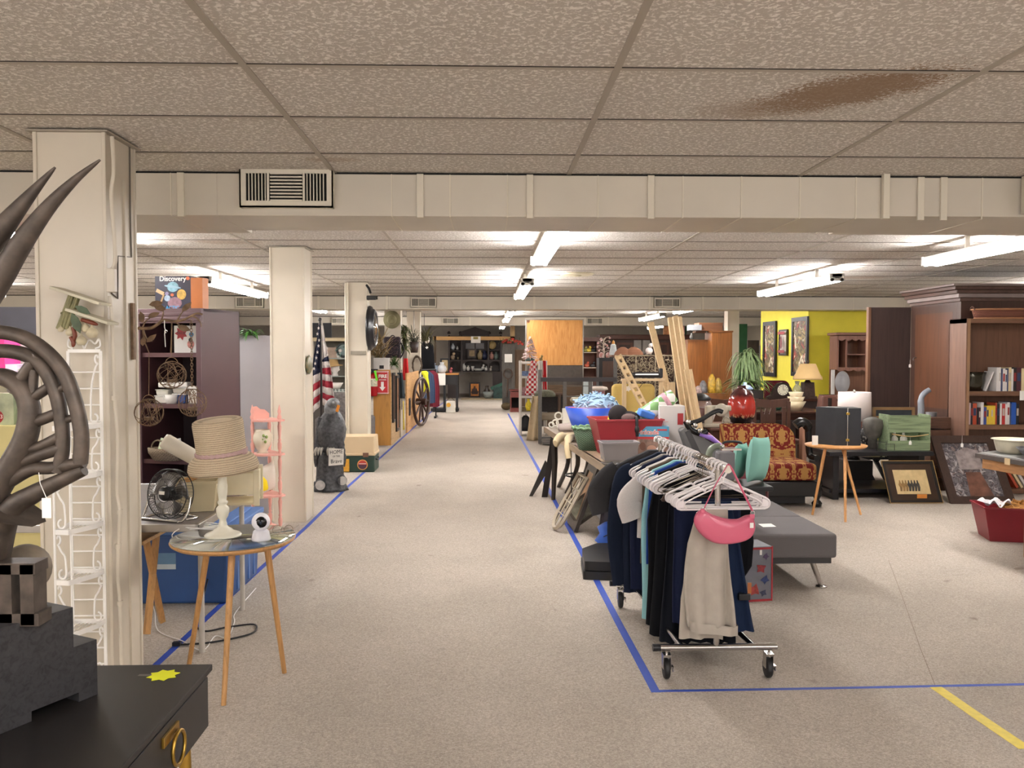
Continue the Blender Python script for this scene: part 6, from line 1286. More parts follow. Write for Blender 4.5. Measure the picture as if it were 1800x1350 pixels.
t = thing('twig_wreath', 'round dark twig wreath on the fifth column', 'wreath', at(733, 642, 18.5)); b = MB(); q = random.Random(2)
for k in range(7): b.tube([V(((.16 + q.uniform(-.02, .02)) * cos(a) * .6, .03 * sin(3 * a + k), (.19 + .02 * q.uniform(-1, 1)) * sin(a))) for a in [2 * pi * i / 24 for i in range(24)]], .014, 5, closed=True)
b.build('twigs', P('4a3b2c', .8, var=.3), t)
t = thing('black_gown_with_mask', 'long black hooded gown with pale mask hanging at the left of the far booth', 'costume', at(751, 660, 20.5)); gh = AZ(590, 20.5) - AZ(662, 20.5); p0z = t.location.z
MB().lathe([(0, 0), (.20, 0), (.17, gh * .4), (.15, gh * .72), (.09, gh * .82), (.12, gh * .9), (.09, gh), (0, gh * 1.02)], n=24, ry=.5, wob=lambda a, z: 1 + .05 * sin(8 * a)).build('gown', FB('141417'), t); MB().ball((0, -.06, gh * .87), (.07, .03, .09), 14, 8).build('mask', P('d9cfc9', .5), t); MB().cyl((0, .05, -p0z), (0, .05, gh * .7), .02).build('stand_pole', BLACK, t); flat(t, 'emblem', WHITE, (0, -.1, gh * .68), (1, 0, 1), (-1, 0, 1), rect(.05, .05, -.025, -.025), .004, world=False)
t = thing('coat_stand', 'dark rolling coat rail holding the denim and burgundy jackets', 'rack', (AX(752, 19), 19.2, 0)); zz = AZ(650, 19.2)
MB().cyl((AX(741, 19.2), 19.2, zz), (AX(764, 19.2), 19.6, zz), .015).build('rail', BLACKMETAL, t, world=True)
for (x, y) in ((AX(741, 19.2), 19.2), (AX(764, 19.2), 19.6)): MB().cyl((x, y, .04), (x, y, zz), .015).build('post', BLACKMETAL, t, world=True); MB().box((x, y, .03), (.05, .5, .04)).build('foot', BLACKMETAL, t, world=True)
ZRo = ZR; ZR = zz
def coat(nm, lb, px, Y, m, L, w, rot):
 global ZR
 t = garment(nm, lb, 'jacket', Y, [(.02, .05, .05, .06), (.06, .12, .12, .1), (.12, w, w, .14), (L, w * 1.1, w * 1.1, .18)], m, 3, amp=.02, rz=rot, dx=AX(px, Y) - rx(Y)); return t
coat('denim_jacket', 'blue denim jacket hanging foremost on the coat rail', 750, 19.1, FB('3b4a64', sc_=10), .75, .2, R(50)); coat('burgundy_jacket', 'burgundy jacket behind the denim one on the coat rail', 759, 19.4, FB('6b2430'), .85, .18, R(50)); coat('yellow_vest', 'yellow high-visibility vest peeking left of the denim jacket', 746, 19.02, FB('d8dc3a'), .5, .08, R(50))
ZR = ZRo
# far booth at the end of the aisle
DKW = WD('2e211d', .5, sc_=5); DKX = WD('33251f', .5, kind='woodx', sc_=5)
Y0 = 28.3; fx = lambda p: AX(p, Y0); fz = lambda p: AZ(p, Y0)
t = thing('dark_hutch', 'large dark hutch with triangular pediment against the back wall at the aisle end', 'hutch', (fx(835), Y0 + .25, 0))
MB().bx(fx(788), fx(882), Y0 + .45, Y0 + .5, fz(655), fz(590)).build('back_panel', DKW, t, world=True)
MB().prism([(p.x, p.z) for p in (at(806, 590, Y0), at(860, 590, Y0), at(860, 583, Y0), at(835, 574.5, Y0), at(809, 583, Y0))], (0, Y0 + .06, 0), UX, UZ, -.05).build('pediment', DKW, t, world=True)
for p in (789, 809, 860, 880): MB().lathe([(.05, 0), (.06, .04), (.03, .08), (0, .1)], (fx(p), Y0 + .1, fz(587)), 10).build('finial', DKW, t, world=True)
for a, c in ((788, 791), (810, 813), (857, 860), (879, 882)): MB().bx(fx(a), fx(c), Y0, Y0 + .5, fz(654), fz(589)).build('upright', DKW, t, world=True)
for y in (591, 633, 653): MB().bx(fx(787), fx(883), Y0 - .02, Y0 + .5, fz(y + 1.6), fz(y)).build('shelf', DKX, t, world=True)
for a, c, y in ((791, 810, 616), (860, 879, 615)): MB().bx(fx(a), fx(c), Y0 + .02, Y0 + .45, fz(y + 1.2), fz(y)).build('shelf', DKX, t, world=True)
for a, c in ((787, 806), (866, 883)): MB().bx(fx(a), fx(c), Y0, Y0 + .5, 0, fz(653)).build('side_pedestal', DKW, t, world=True)
for a, c in ((791, 808), (812, 857), (861, 879)):
 q = [fx(a) + (fx(c) - fx(a)) * k / 10 for k in range(11)]; pl = [(x, fz(634) - .0) for x in q] + [(x, fz(641) + .18 * sin(pi * k / 10)) for k, x in list(enumerate(q))[::-1]]
 MB().prism([(x, z) for x, z in pl], (0, Y0 + .03, 0), UX, UZ, -.03).build('arched_apron', DKW, t, world=True)
for a, c in ((818, 834), (836, 851)): tag(MB().bx(fx(a), fx(c), Y0 + .38, Y0 + .42, fz(613), fz(603)).build('framed_certificate', P('7d7a7c', .5, var=.1, sc_=10)), 'left grey certificate at the back of the dark hutch' if a < 830 else 'right grey certificate at the back of the dark hutch', 'certificate')
pframe('framed_picture', 'dark square framed picture standing in the middle of the hutch', [at(*p, Y0 + .1) for p in ((822, 629), (837, 629), (837, 613), (822, 613))], .05, P('2c1d14', .4), P('8a7350', .5, var=.3, sc_=12), .03)
for i, (k, lb, x, y, h, m) in enumerate([('vase', 'white ewer vase at the upper left of the dark hutch', 796, 615, .22, 'aab0b4'), ('vase', 'small white vase beside the ewer in the hutch', 804, 615, .12, 'c9c4bc'), ('figurine', 'tan seated figurine at the lower left of the hutch', 796, 632, .26, 'b8a488'), ('bowl', 'tan bowl beside the seated figurine', 805, 632, .08, 'b09a72'), ('vase', 'tall patterned tan vase right of the framed picture', 844, 632, .32, '8a7a58'), ('vase', 'dark blue vase right of the tan vase', 852, 632, .30, '1d2440'), ('plate', 'round tan plate at the upper right of the hutch', 865, 614, .18, 'b8a06a'), ('vase', 'pink vase at the lower right of the hutch', 864, 632, .26, 'b5857a'), ('vase', 'grey-green vase at the right end of the hutch', 872, 632, .26, '6b7a72'), ('jug', 'white coffee pot on the hutch counter', 815, 652, .27, 'c9c6c0'), ('jug', 'small white creamer on the hutch counter', 823, 652, .18, 'd0ccc6'), ('bowl', 'white tureen on the hutch counter', 831, 652, .16, 'cfcbc4'), ('dish', 'long silver dish on the hutch counter', 841, 652, .08, 'b8b5ae'), ('figurine', 'white butterfly figurine on the hutch counter', 849, 650, .2, 'd6d2cc'), ('bottle', 'slim white bottle on the hutch counter', 855, 652, .17, 'd2cec8'), ('bird_figurine', 'white bird figurine on the hutch counter right end', 862, 652, .18, 'cfc8bc')]):
 knick(k, lb, x, y, Y0 + .2, h, P(m, .35, var=.15, sc_=20), r=.14 if k == 'plate' else (.2 if k == 'dish' else None))
pframe('ship_picture', 'glowing copper picture of a sailing ship standing on the floor under the hutch', [at(*p, 28.6) for p in ((825, 698.5), (844, 698.5), (844, 672), (825, 672))], .05, P('1d1512', .4), mat('c07a34', .35, .3, .35, 5), .04,
 art=lambda t, bl, U, Vv, n, w, h, m, d: [flat(t, 'ship_hull', P('2a1812', .5), bl + U * w * .5 + Vv * h * .28 - n * (d * .6 - .006), U, Vv, [(-.13, .05), (-.09, -.04), (.10, -.04), (.13, .06)], .002), flat(t, 'ship_sails', P('3a2014', .5), bl + U * w * .5 + Vv * h * .36 - n * (d * .6 - .006), U, Vv, [(-.11, 0), (.11, 0), (.07, .12), (.03, .12), (.02, .2), (-.03, .2), (-.04, .12), (-.09, .10)], .002)])
knick('floor_vase', 'tall dark brown floor vase right of the ship picture', 856, 697, 28.1, .42, P('3a2c22', .3), r=.13, z=.002)
knick('glass_bowl', 'round clear glass bowl on the floor beside the brown vase', 858, 699, 27.7, .22, mat('9fa8a4', .1, sc_=.5, kind='clear'), r=.2, z=.021)
tag(MB().bx(fx(812), fx(882), 27.2, 28.2, 0, .02).build('pale_mat', P('a8977a', .8)), 'pale mat lying on the floor before the hutch', 'mat')
t = thing('green_street_sign', 'green sign leaning beside boxes at the right foot of the hutch', 'sign', (AX(876, 27.6), 27.7, 0)); MB().box((-.05, 0, .42), (.42, .02, .10), M=Euler((0, R(-22), 0)).to_matrix()).build('sign_plate', P('2c5a4a', .5), t)
MB().box((.02, .1, .2), (.36, .25, .4)).build('stacked_things', P('2c4440', .7, var=.5, sc_=8), t)
PN = WD('c69a60', .6, kind='woodx', sc_=6); PNZ = WD('c9a878', .6, sc_=6)
t = thing('pine_booth_frame', 'pine post and beam frame around the far booth with a paper sign', 'frame', (AX(835, 23), 23, 0)); Yb = 23.0
MB().bx(AX(762, Yb), AX(905, Yb), Yb, Yb + .05, AZ(598, Yb), AZ(591.5, Yb)).build('beam', PN, t, world=True)
MB().bx(AX(897, Yb), AX(905, Yb), Yb, Yb + .1, 0, ZC - .01).build('post', PNZ, t, world=True); MB().bx(AX(763, Yb), AX(767, Yb), Yb, Yb + .1, 0, AZ(591, Yb)).build('post', P('4a3a2a', .7), t, world=True)
flat(t, 'paper_sign', PAPER, (AX(828, Yb), Yb - .003, AZ(603, Yb)), UX, UZ, rect(.26, .18), .002); flat(t, 'sign_picture', P('9a8a4a', .5), (AX(832, Yb), Yb - .006, AZ(596.5, Yb)), UX, UZ, rect(.13, .07), .002)
t = thing('weathered_post', 'broad weathered grey wooden post with a white notice and twig wreath', 'post', (AX(893, 22.3), 22.3, 0)); MB().bx(AX(883, 22.3), AX(905, 22.3), 22.3, 22.42, .03, AZ(600, 22.3)).build('plank_post', mat('5c5853', .8, sc_=8, kind='wood', var=.25), t, world=True)
MB().ball((AX(890, 22.3), 22.3, .1), (.14, .12, .1), 12, 8).build('base_stone', P('6a5a3e', .8), t, world=True); flat(t, 'white_notice', PAPER, (AX(887, 22.3), 22.296, AZ(637, 22.3)), UX, UZ, rect(.2, .22), .003)
b = MB(); c = at(893, 657, 22.2)
for k in range(6): b.tube([c + V(((.11 + .012 * sin(k * 2 + 5 * a)) * cos(a), .02 * sin(4 * a + k), .13 * sin(a))) for a in [2 * pi * i / 20 for i in range(20)]], .014, 5, closed=True)
b.tube([c - UZ * .13, c + V((-.03, -.03, -.6))], .025, 6); b.build('twig_wreath', P('4a3a30', .8, var=.3), t, world=True)
t = thing('rose_garland', 'garland of red and orange roses across the top of the weathered post', 'garland', at(897, 600, 22.27)); q = random.Random(4); b = MB(); g_ = MB()
for k in range(16): x = -.2 + k * .035; z = .02 * sin(k) + (-.10 * max(0, x - .15) * 4); b.ball((x, -.05 + q.uniform(-.04, .04), z + q.uniform(-.03, .05)), .035, 8, 6)
for k in range(30): a = q.uniform(-.25, .4); g_.tube([(a, 0, 0), (a + q.uniform(-.1, .1), -.04, q.uniform(-.1, .1))], .006, 4)
b.build('roses', mat('a8382a', .7, sc_=12, kind='plain', var=.5), t); g_.build('stems', P('4a4a2c', .8), t)
Yd = 21.5; t = thing('black_desk', 'black desk piled with ornaments left of the far booth', 'desk', (AX(782, Yd), Yd, 0))
MB().bx(AX(757, Yd), AX(806, Yd), Yd, Yd + .6, AZ(659, Yd), AZ(656, Yd)).build('desk_top', WD('b0783c', kind='woodx'), t, world=True); MB().bx(AX(762, Yd), AX(804, Yd), Yd + .02, Yd + .58, AZ(676, Yd), AZ(659, Yd)).build('drawer_case', BLACK, t, world=True)
for p in (763, 781, 803): MB().bx(AX(p, Yd) - .03, AX(p, Yd) + .03, Yd + .05, Yd + .12, 0, AZ(676, Yd)).build('leg', BLACK, t, world=True)
MB().bx(AX(757, Yd), AX(806, Yd), Yd, Yd + .5, .03, .09).build('bottom_shelf', BLACK, t, world=True)
tag(MB().bx(AX(770, Yd), AX(783, Yd), Yd - .03, Yd - .02, AZ(677, Yd), AZ(656, Yd)).build('white_paper_sheet', PAPER), 'white paper sheet hanging down the front of the black desk', 'paper')
knick('white_kettle_jug', 'large white enamel jug on the black desk', 777, 656, Yd + .1, .28, P('cfd0d2', .3), 'jug', .12); pframe('framed_picture', 'black framed landscape leaning behind the white jug on the desk', [at(*p, Yd + .4) for p in ((774, 656), (790, 656), (790, 630), (774, 630))], .04, BLACK, P('b09a70', .5, var=.3, sc_=10), .03)
for i, (x, h, m) in enumerate(((755, .2, 'b8a4a0'), (760, .26, '8a97a8'), (765, .2, '9aa8b8'))): knick('vase', ['pinkish small vase at the left end of the black desk', 'bluish vase second on the black desk', 'light blue cup-like vase third on the black desk'][i], x + 3, 656, Yd + .2, h, P(m, .3))
knick('red_cap_figurine', 'red and white figurine at the right end of the black desk', 792, 656, Yd + .15, .16, P('a8545a', .5, var=.4, sc_=20), 'figurine')
t = thing('sunflower_tote', 'white tote bag with sunflower print under the black desk', 'bag', (AX(792, Yd - .2), Yd - .2, 0)); MB().box((0, 0, .15), (.24, .12, .3), top=(.9, .8)).build('bag_body', P('d0cbc0', .7), t, bevel=.02); flat(t, 'sunflower_print', P('c9942a', .6), (-.05, -.07, .2), UX, UZ, disc(.055), .004, world=False)
MB().tube(arc((0, 0, .28), .09, 0, pi, 10), .009, 6).build('handle', P('6a5a40'), t)
knick('wooden_panelled_box', 'brown slatted panel behind the red nightstand', 912, 690, 22.8, 1.6, WD('6b5138', .6), 'panel', .2, z=0)
Yn = 21.5; t = thing('red_nightstand', 'small reddish wooden nightstand with open front beside the white shelf', 'nightstand', (AX(906, Yn), Yn + .2, 0)); RW = WD('6b2f28', .45)
zt = AZ(685, Yn); a, c = AX(897, Yn), AX(917, Yn)
MB().bx(a - .02, c + .02, Yn - .02, Yn + .4, zt - .03, zt).build('top', RW, t, world=True)
for x in (a, c - .03): MB().bx(x, x + .03, Yn, Yn + .38, .0, zt - .03).build('side', RW, t, world=True)
MB().bx(a + .03, c - .03, Yn, Yn + .36, zt - .2, zt - .05).build('drawer', RW, t, world=True); MB().bx(a + .03, c - .03, Yn + .02, Yn + .36, .0, .1).build('bottom', RW, t, world=True); MB().bx(a, c, Yn + .36, Yn + .38, 0, zt).build('back', P('1c0f0d', .7), t, world=True)
# white plastic shelf with tinsel tree and cloths
Yw = 15.3; WP = P('cfc9c2', .5, var=.03)
t = thing('white_plastic_shelf', 'white plastic shelf unit beside the aisle with a tinsel tree on top', 'shelf', (AX(937, Yw), Yw + .2, 0)); a, c = AX(913.5, Yw), AX(962, Yw)
for y in (636, 661, 696, 724): MB().bx(a, c, Yw, Yw + .4, AZ(y + 4, Yw), AZ(y, Yw)).build('shelf_board', WP, t, world=True, bevel=.006)
for x in (a + .02, c - .02):
 for y in (Yw + .02, Yw + .38): MB().cyl((x, y, 0), (x, y, AZ(634, Yw)), .022, n=10).build('corner_post', WP, t, world=True)
MB().bx(a, a + .012, Yw + .04, Yw + .36, .05, AZ(640, Yw)).build('side_panel', WP, t, world=True)
t = thing('tinsel_tree', 'small white and pink tinsel Christmas tree on the white plastic shelf', 'tree', at(932, 635, Yw + .15)); b = MB(); q = random.Random(3)
for k in range(170):
 z = q.uniform(.06, .46); r = .15 * (1 - z / .52); a_ = q.uniform(0, 2 * pi); p = V((r * .3 * cos(a_), r * .3 * sin(a_), z)); b.tube([p, p + V((r * cos(a_), r * sin(a_), -.03))], [.010, .004], 4)
b.build('tinsel', mat('d9cfcc', .4, sc_=30, kind='mottle', c2='b98a86'), t); MB().lathe([(0, 0), (.09, 0), (.08, .06), (0, .06)], n=14).build('stand', P('3f4f4a', .6), t)
MB().tube([(V((.08 * cos(k * .9) * (1 - k / 26), .08 * sin(k * .9) * (1 - k / 26) - .03, .10 + k * .016))) for k in range(22)], .009, 5).build('gold_ribbon', P('c99a4a', .4), t)
knick('gold_angel_figurine', 'small gold and black figurine beside the tinsel tree', 951, 635, Yw + .1, .12, P('8a7440', .4, var=.4, sc_=40), 'figurine')
for i, (x, w, m, lb) in enumerate([(938, .17, None, 'red and white checked cloth hanging over the shelf front'), (950, .12, 'd2ccc6', 'white cloth with red edge hanging over the shelf right end'), (957, .07, 'c22a30', 'plain red cloth strip hanging at the shelf right end')]):
 p = at(x, 634, Yw - .02); h = [.62, .55, .60][i]; t = thing('hanging_cloth', lb, 'cloth', p)
 MB().grid(lambda u, v: V(((u - .5) * w * (.6 + .7 * v) - .05 * v * (i == 0), .015 * sin(u * 16) - .03 * v, -v * h)), 16, 8).build('cloth', mat('b8242c', .8, kind='check', sc_=22, c2='e6dcd8') if m is None else FB(m), t, solid=.006)
for i, (x, y, m, lb) in enumerate([(925, 661, '6f86b0', 'blue patterned box on the second shelf of the white unit'), (925, 696, 'a87f84', 'bag of mixed trinkets on the third shelf of the white unit'), (928, 724, '8a7a5c', 'brown ceramic piece on the bottom shelf of the white unit')]): knick('box', lb, x, y, Yw + .12, [.09, .16, .1][i], P(m, .5, var=.35, sc_=30), 'box', .11)
knick('yellow_flower_vase', 'yellow flowers in a small vase on the bottom shelf of the white unit', 929, 722, Yw + .02, .22, P('d8c02a', .6, var=.3, sc_=30), 'flowers', .06)
knick('black_bin', 'black bin on the floor under the white plastic unit', 924, 757, Yw + .1, .28, P('1a1a1c', .6), 'bin', .11)
# orange plywood panel
Yp = 16.6; t = thing('plywood_panel', 'large orange knotty plywood panel above a dark board in the middle distance', 'panel', (AX(975, Yp), Yp, 0)); a, c = AX(926, Yp), AX(1024, Yp)
def plymat():
 n = Nt('knotty_plywood'); f = n.noise(n.map((9, 9, .9)), 3, 5, .6, 1.5); col = n.ramp(f, [(.3, (.40, .17, .045)), (.5, (.52, .24, .07)), (.7, (.60, .31, .10))])
 v = n.n('TexVoronoi'); v.inputs['Scale'].default_value = 3.2; n.l(n.map((1, 1, .75)), v.inputs['Vector']); col = n.mix(n.ramp(v.outputs['Distance'], [(.07, (1, 1, 1)), (.13, (0, 0, 0))]), col, (.12, .045, .02)); return n.set(.5, 0, .3, col)
MB().bx(a, c, Yp, Yp + .02, AZ(642, Yp), AZ(562.5, Yp)).build('plywood_sheet', plymat(), t, world=True)
MB().bx(a + .15, c + .0, Yp + .01, Yp + .04, 0.05, AZ(641, Yp)).build('dark_board', mat('4a423b', .6, sc_=2, kind='woody'), t, world=True)
b = MB()
for (x0, x1, z0, z1) in ((a - .03, a, 0, AZ(561, Yp)), (c, c + .02, 0, AZ(561, Yp)), (a - .03, c + .02, AZ(562.5, Yp), AZ(560.5, Yp))): b.bx(x0, x1, Yp - .01, Yp + .05, z0, z1)
b.build('metal_frame', MT('9a958c', .4), t, world=True)
tag(MB().bx(AX(960, 16.2), AX(1024, 16.2), 16.25, 16.3, .0, AZ(677, 16.2)).build('brown_cabinet_panel', WD('5c4630', .6, kind='woodx')), 'brown boarded panel behind the grey metal rack', 'panel')
Yr = 13.9; GMX = P('57534f', .35, var=.15, sc_=30)
t = thing('grey_metal_rack', 'grey and black metal bunk frame standing behind the long table', 'rack', (AX(1027, Yr), Yr, 0))
for px, y0 in ((949.5, 650), (993, 664), (1038, 664), (1082, 629)): 
 x = AX(px, Yr); MB().bx(x - .03, x + .03, Yr, Yr + .05, 0 if px != 993 else .45, AZ(y0, Yr)).build('post', GMX, t, world=True, bevel=.004)
MB().bx(AX(950, Yr), AX(1084, Yr), Yr - .01, Yr + .06, AZ(671, Yr), AZ(663.5, Yr)).build('top_rail', P('2c2526', .4), t, world=True)
for (a, c, y, h) in ((992, 1040, 696, .02), (992, 1038, 720, .02), (990, 1060, 678, .012), (950, 976, 768, .035)): MB().bx(AX(a, Yr), AX(c, Yr), Yr, Yr + .03, AZ(y, Yr) - h, AZ(y, Yr)).build('cross_rail', GMX, t, world=True)
MB().bx(AX(952, Yr), AX(975, Yr), Yr - .3, Yr + .1, .02, .06).build('foot', GMX, t, world=True)
Ya = 14.4; t = thing('wooden_armchair', 'wooden framed armchair with tan shawl behind the metal rack', 'armchair', (AX(975, Ya), Ya + .3, 0)); AW = WD('5c4433', .5)
a, c = AX(945, Ya), AX(1000, Ya)
MB().bx(a, c, Ya + .1, Ya + .6, AZ(740, Ya), AZ(729, Ya)).build('seat_cushion', FB('8f8270'), t, world=True, bevel=.03, seg=3); MB().bx(a + .03, c, Ya + .55, Ya + .6, AZ(728, Ya), AZ(700, Ya)).build('mesh_back', P('2a2220', .6, var=.3, sc_=40), t, world=True)
MB().tube(bez([(a - .04, Ya + .1, AZ(720, Ya)), (a - .02, Ya + .5, AZ(700, Ya)), (a + .25, Ya + .58, AZ(696, Ya)), (c, Ya + .58, AZ(697, Ya))], 5), .03, 8).build('top_rail', AW, t, world=True)
for x in (a, a + .42, c): MB().tube([(x - .03, Ya + .3, 0.0), (x, Ya + .55, AZ(697, Ya))], [.022, .028], 6).build('leg', AW, t, world=True)
for x in (a, c): MB().tube([(x - .03, Ya + .08, 0.0), (x - .02, Ya + .08, AZ(722, Ya))], [.022, .028], 6).build('front_leg', AW, t, world=True)
t = thing('tan_shawl', 'tan crocheted shawl draped over the left side of the wooden armchair', 'shawl', at(940, 770, Ya)); x0 = AX(930, Ya)
MB().grid(lambda u, v: V((x0 + .06 + u * .20 * (.6 + .6 * v) - .1 * v, Ya - .03 + .05 * sin(u * 9 + v) - .02 * v, AZ(696, Ya) * (1 - v) + .008 * v)), 16, 12).build('shawl_cloth', mat('b5a284', .9, sc_=26, kind='weave', c2='8a7a5e'), t, world=True, solid=.012)
knick('dried_leaf_bunch', 'bunch of grey-green dried leaves on the armchair back', 958, 697, Ya + .3, .12, P('6a6a58', .8, var=.3, sc_=30), 'dried leaves', .18)
Yt = 15.0; t = thing('small_white_table', 'small distressed white table with yellow dishes behind the metal rack', 'table', (AX(1030, Yt), Yt, 0)); zt = AZ(706, Yt)
MB().bx(AX(1007, Yt), AX(1058, Yt), Yt, Yt + .4, zt - .03, zt).build('tabletop', P('b5a68c', .6, var=.2), t, world=True, bevel=.005)
for x in (1012, 1020, 1053): MB().lathe([(.03, 0), (.02, .1), (.035, .3), (.02, .5), (.03, zt - .03)], (AX(x, Yt), Yt + (.08 if x != 1020 else .3), 0), 10).build('leg', P('b5a68c', .6), t, world=True)
for i, (x, w, m, kd, lb) in enumerate([(1016, .14, 'c9bda0', 'basket', 'cream basket on the small white table'), (1031, .13, 'd9c02c', 'dish', 'left yellow dish on the small white table'), (1044, .12, 'dcc632', 'dish', 'right yellow dish on the small white table')]): knick(kd, lb, x, 705.5, Yt + .1, .10, P(m, .5), kd, w)
t = thing('frilled_pink_bucket', 'pink bucket with white frilled top right of the yellow dishes', 'bucket', at(1052, 705, Yt + .1)); MB().lathe([(0, 0), (.10, 0), (.12, .2), (0, .2)], n=18).build('bucket_body', P('a87c84', .6), t); MB().lathe([(.11, .19), (.17, .21), (.15, .25), (.06, .27), (0, .27)], n=30, wob=lambda a, z: 1 + .08 * sin(9 * a)).build('frilled_top', FB('d2c6bc'), t)
tag(MB().bx(AX(1026, 16), AX(1042, 16), 16, 16.05, 0, AZ(664, 16)).build('pale_blue_sheet', P('b5bfbd', .6)), 'pale blue-grey sheet hanging behind the metal rack', 'panel')
# hutches and cabinets in the middle distance
Yk = 21.0; kx = lambda p: AX(p, Yk); kz = lambda p: AZ(p, Yk); BW = WD('4a2a1f', .45, sc_=4); BWX = WD('4a2a1f', .45, kind='woodx', sc_=4)
t = thing('display_cabinet', 'reddish brown display cabinet with figurines behind the plywood panel', 'cabinet', (kx(1040), Yk + .2, 0))
for a, c in ((1024, 1026), (1049, 1056)): MB().bx(kx(a), kx(c), Yk, Yk + .4, 0, kz(595)).build('side_panel', BW, t, world=True)
MB().bx(kx(1024), kx(1056), Yk - .02, Yk + .4, kz(600), kz(593)).build('cornice', BWX, t, world=True); MB().bx(kx(1025), kx(1050), Yk + .37, Yk + .4, 0, kz(596)).build('back_panel', P('7a5040', .6), t, world=True)
for y in (619, 646): MB().bx(kx(1025), kx(1050), Yk, Yk + .38, kz(y + 1.2), kz(y)).build('shelf', P('b8a898', .5), t, world=True)
MB().bx(kx(1024), kx(1056), Yk, Yk + .4, 0, kz(662)).build('lower_cupboard', BW, t, world=True)
for i, (x, y, m, lb) in enumerate([(1028, 619, '8a8a50', 'mossy ornament on the top shelf of the display cabinet'), (1035, 619, 'c9b040', 'yellow ornament on the top shelf of the display cabinet'), (1043, 619, '17171a', 'black horse figurine on the top shelf of the display cabinet'), (1031, 646, 'b5543a', 'orange animal figurine on the lower shelf of the display cabinet'), (1042, 646, '2a2a2e', 'dark boat ornament on the lower shelf of the display cabinet')]): knick('figurine', lb, x, y, Yk + .1, .16, P(m, .5, var=.2), 'figurine', .09)
t = thing('long_dark_hutch', 'wide dark brown hutch with deep cornice behind the wire screen', 'hutch', (kx(1130), 22.2, 0)); Yl = 22.0; lx = lambda p: AX(p, Yl); lz = lambda p: AZ(p, Yl)
MB().bx(lx(1053), lx(1215), Yl - .1, Yl + .5, lz(597), lz(588)).build('cornice', WD('4f2c20', kind='woodx'), t, world=True, bevel=.02); MB().bx(lx(1056), lx(1212), Yl, Yl + .45, 0, lz(597)).build('cabinet_case', WD('3a2219', .5), t, world=True)
for a, c in ((1084, 1112), (1158, 1176), (1180, 1200)): MB().frame((lx(a), Yl - .005, lz(625)), UX, UZ, lx(c) - lx(a), lz(602) - lz(625), .06, -.02).build('door_panel', WD('5a3426', .5), t, world=True)
for a, c in ((1114, 1127), (1129, 1142)): MB().bx(lx(a), lx(c), Yl - .02, Yl, lz(622), lz(598)).build('grey_board', P('8f8a85', .6), t, world=True)
tag(MB().bx(lx(1168), lx(1178), Yl + .05, Yl + .2, lz(588), lz(572)).build('orange_figure_box', P('c98a5a', .6, var=.3, sc_=14)), 'orange patterned box on top of the wide dark hutch', 'box'); tag(MB().bx(lx(1192), lx(1204), Yl + .05, Yl + .2, lz(587), lz(571)).build('pink_lettered_box', P('c9908c', .6, var=.2)), 'pink box with dark lettering on top of the wide dark hutch', 'box')
tag(MB().bx(lx(1205), lx(1216), 22.6, 22.65, 0, lz(570)).build('green_board', P('2c5238', .6)), 'dark green board standing behind the boards', 'board')
Ym = 17.2; mx = lambda p: AX(p, Ym); mz = lambda p: AZ(p, Ym)
t = thing('black_pedestal_cabinet', 'black cabinet with brown door carrying a branch tree and lighthouse', 'cabinet', (mx(1067), Ym, 0)); MB().bx(mx(1053), mx(1082), Ym, Ym + .4, 0, mz(629)).build('cabinet_case', P('1f1e20', .5), t, world=True); MB().bx(mx(1059), mx(1079), Ym - .01, Ym, .1, mz(635)).build('door', WD('4a3024', .5), t, world=True)
t = thing('decorated_branch_tree', 'white branch tree hung with small pastel ornaments on the black cabinet', 'ornament', at(1061, 629, Ym + .15)); b = MB(); q = random.Random(9)
b.tube(bez([(0, 0, 0), (.01, 0, .15), (-.01, 0, .3), (.04, 0, .42)], 4), [.014] * 7 + [.009] * 6, 6)
for k in range(12): z = .1 + k * .026; a = k * 2.3; b.tube(bez([(0, 0, z), (.07 * cos(a), .05 * sin(a), z + .04), (.13 * cos(a), .08 * sin(a), z + .05)], 3), .005, 5)
b.build('branches', P('b5a898', .6), t)
b = MB()
for k in range(12): z = .1 + k * .026; a = k * 2.3; b.ball((.13 * cos(a), .08 * sin(a), z + .02), .022, 8, 6)
b.ball((-.05, -.05, .05), (.05, .04, .07), 10, 7).ball((.08, -.05, .05), (.045, .04, .065), 10, 7); b.build('pastel_ornaments', mat('c9b8b4', .5, sc_=20, kind='mottle', c2='b07a74'), t)
t = thing('ceramic_lighthouse', 'white ceramic lighthouse with orange top right of the branch tree', 'ornament', at(1078, 626, Ym + .1)); MB().lathe([(.09, 0), (.055, .22), (.06, .23), (.04, .235), (.04, .25), (0, .25)], n=18).build('tower', P('b8c0c4', .5, var=.1, sc_=20), t); MB().lathe([(.03, .25), (.03, .29), (.012, .32), (0, .33)], n=14).build('lantern_top', P('c98a3c', .5), t)
Yc = 16.0; cx_ = lambda p: AX(p, Yc); cz = lambda p: AZ(p, Yc)
t = thing('wire_scroll_screen', 'tall bronze openwork scroll screen with three panels behind the yellow chair', 'screen', (cx_(1138), Yc, 0)); WS = mat('9a8c74', .45, .5, .3, 20)
xa, xb_ = cx_(1082), cx_(1186); z1, z0 = cz(624), .12
for x in (xa, cx_(1118), cx_(1152), xb_): MB().bx(x - .012, x + .012, Yc - .012, Yc + .012, 0, z1).build('upright', WS, t, world=True)
MB().bx(xa, xb_, Yc - .012, Yc + .012, z1 - .02, z1).build('top_bar', WS, t, world=True); MB().bx(xa, xb_, Yc - .012, Yc + .012, z0 - .02, z0).build('bottom_bar', WS, t, world=True)
b = MB(); q = random.Random(12)
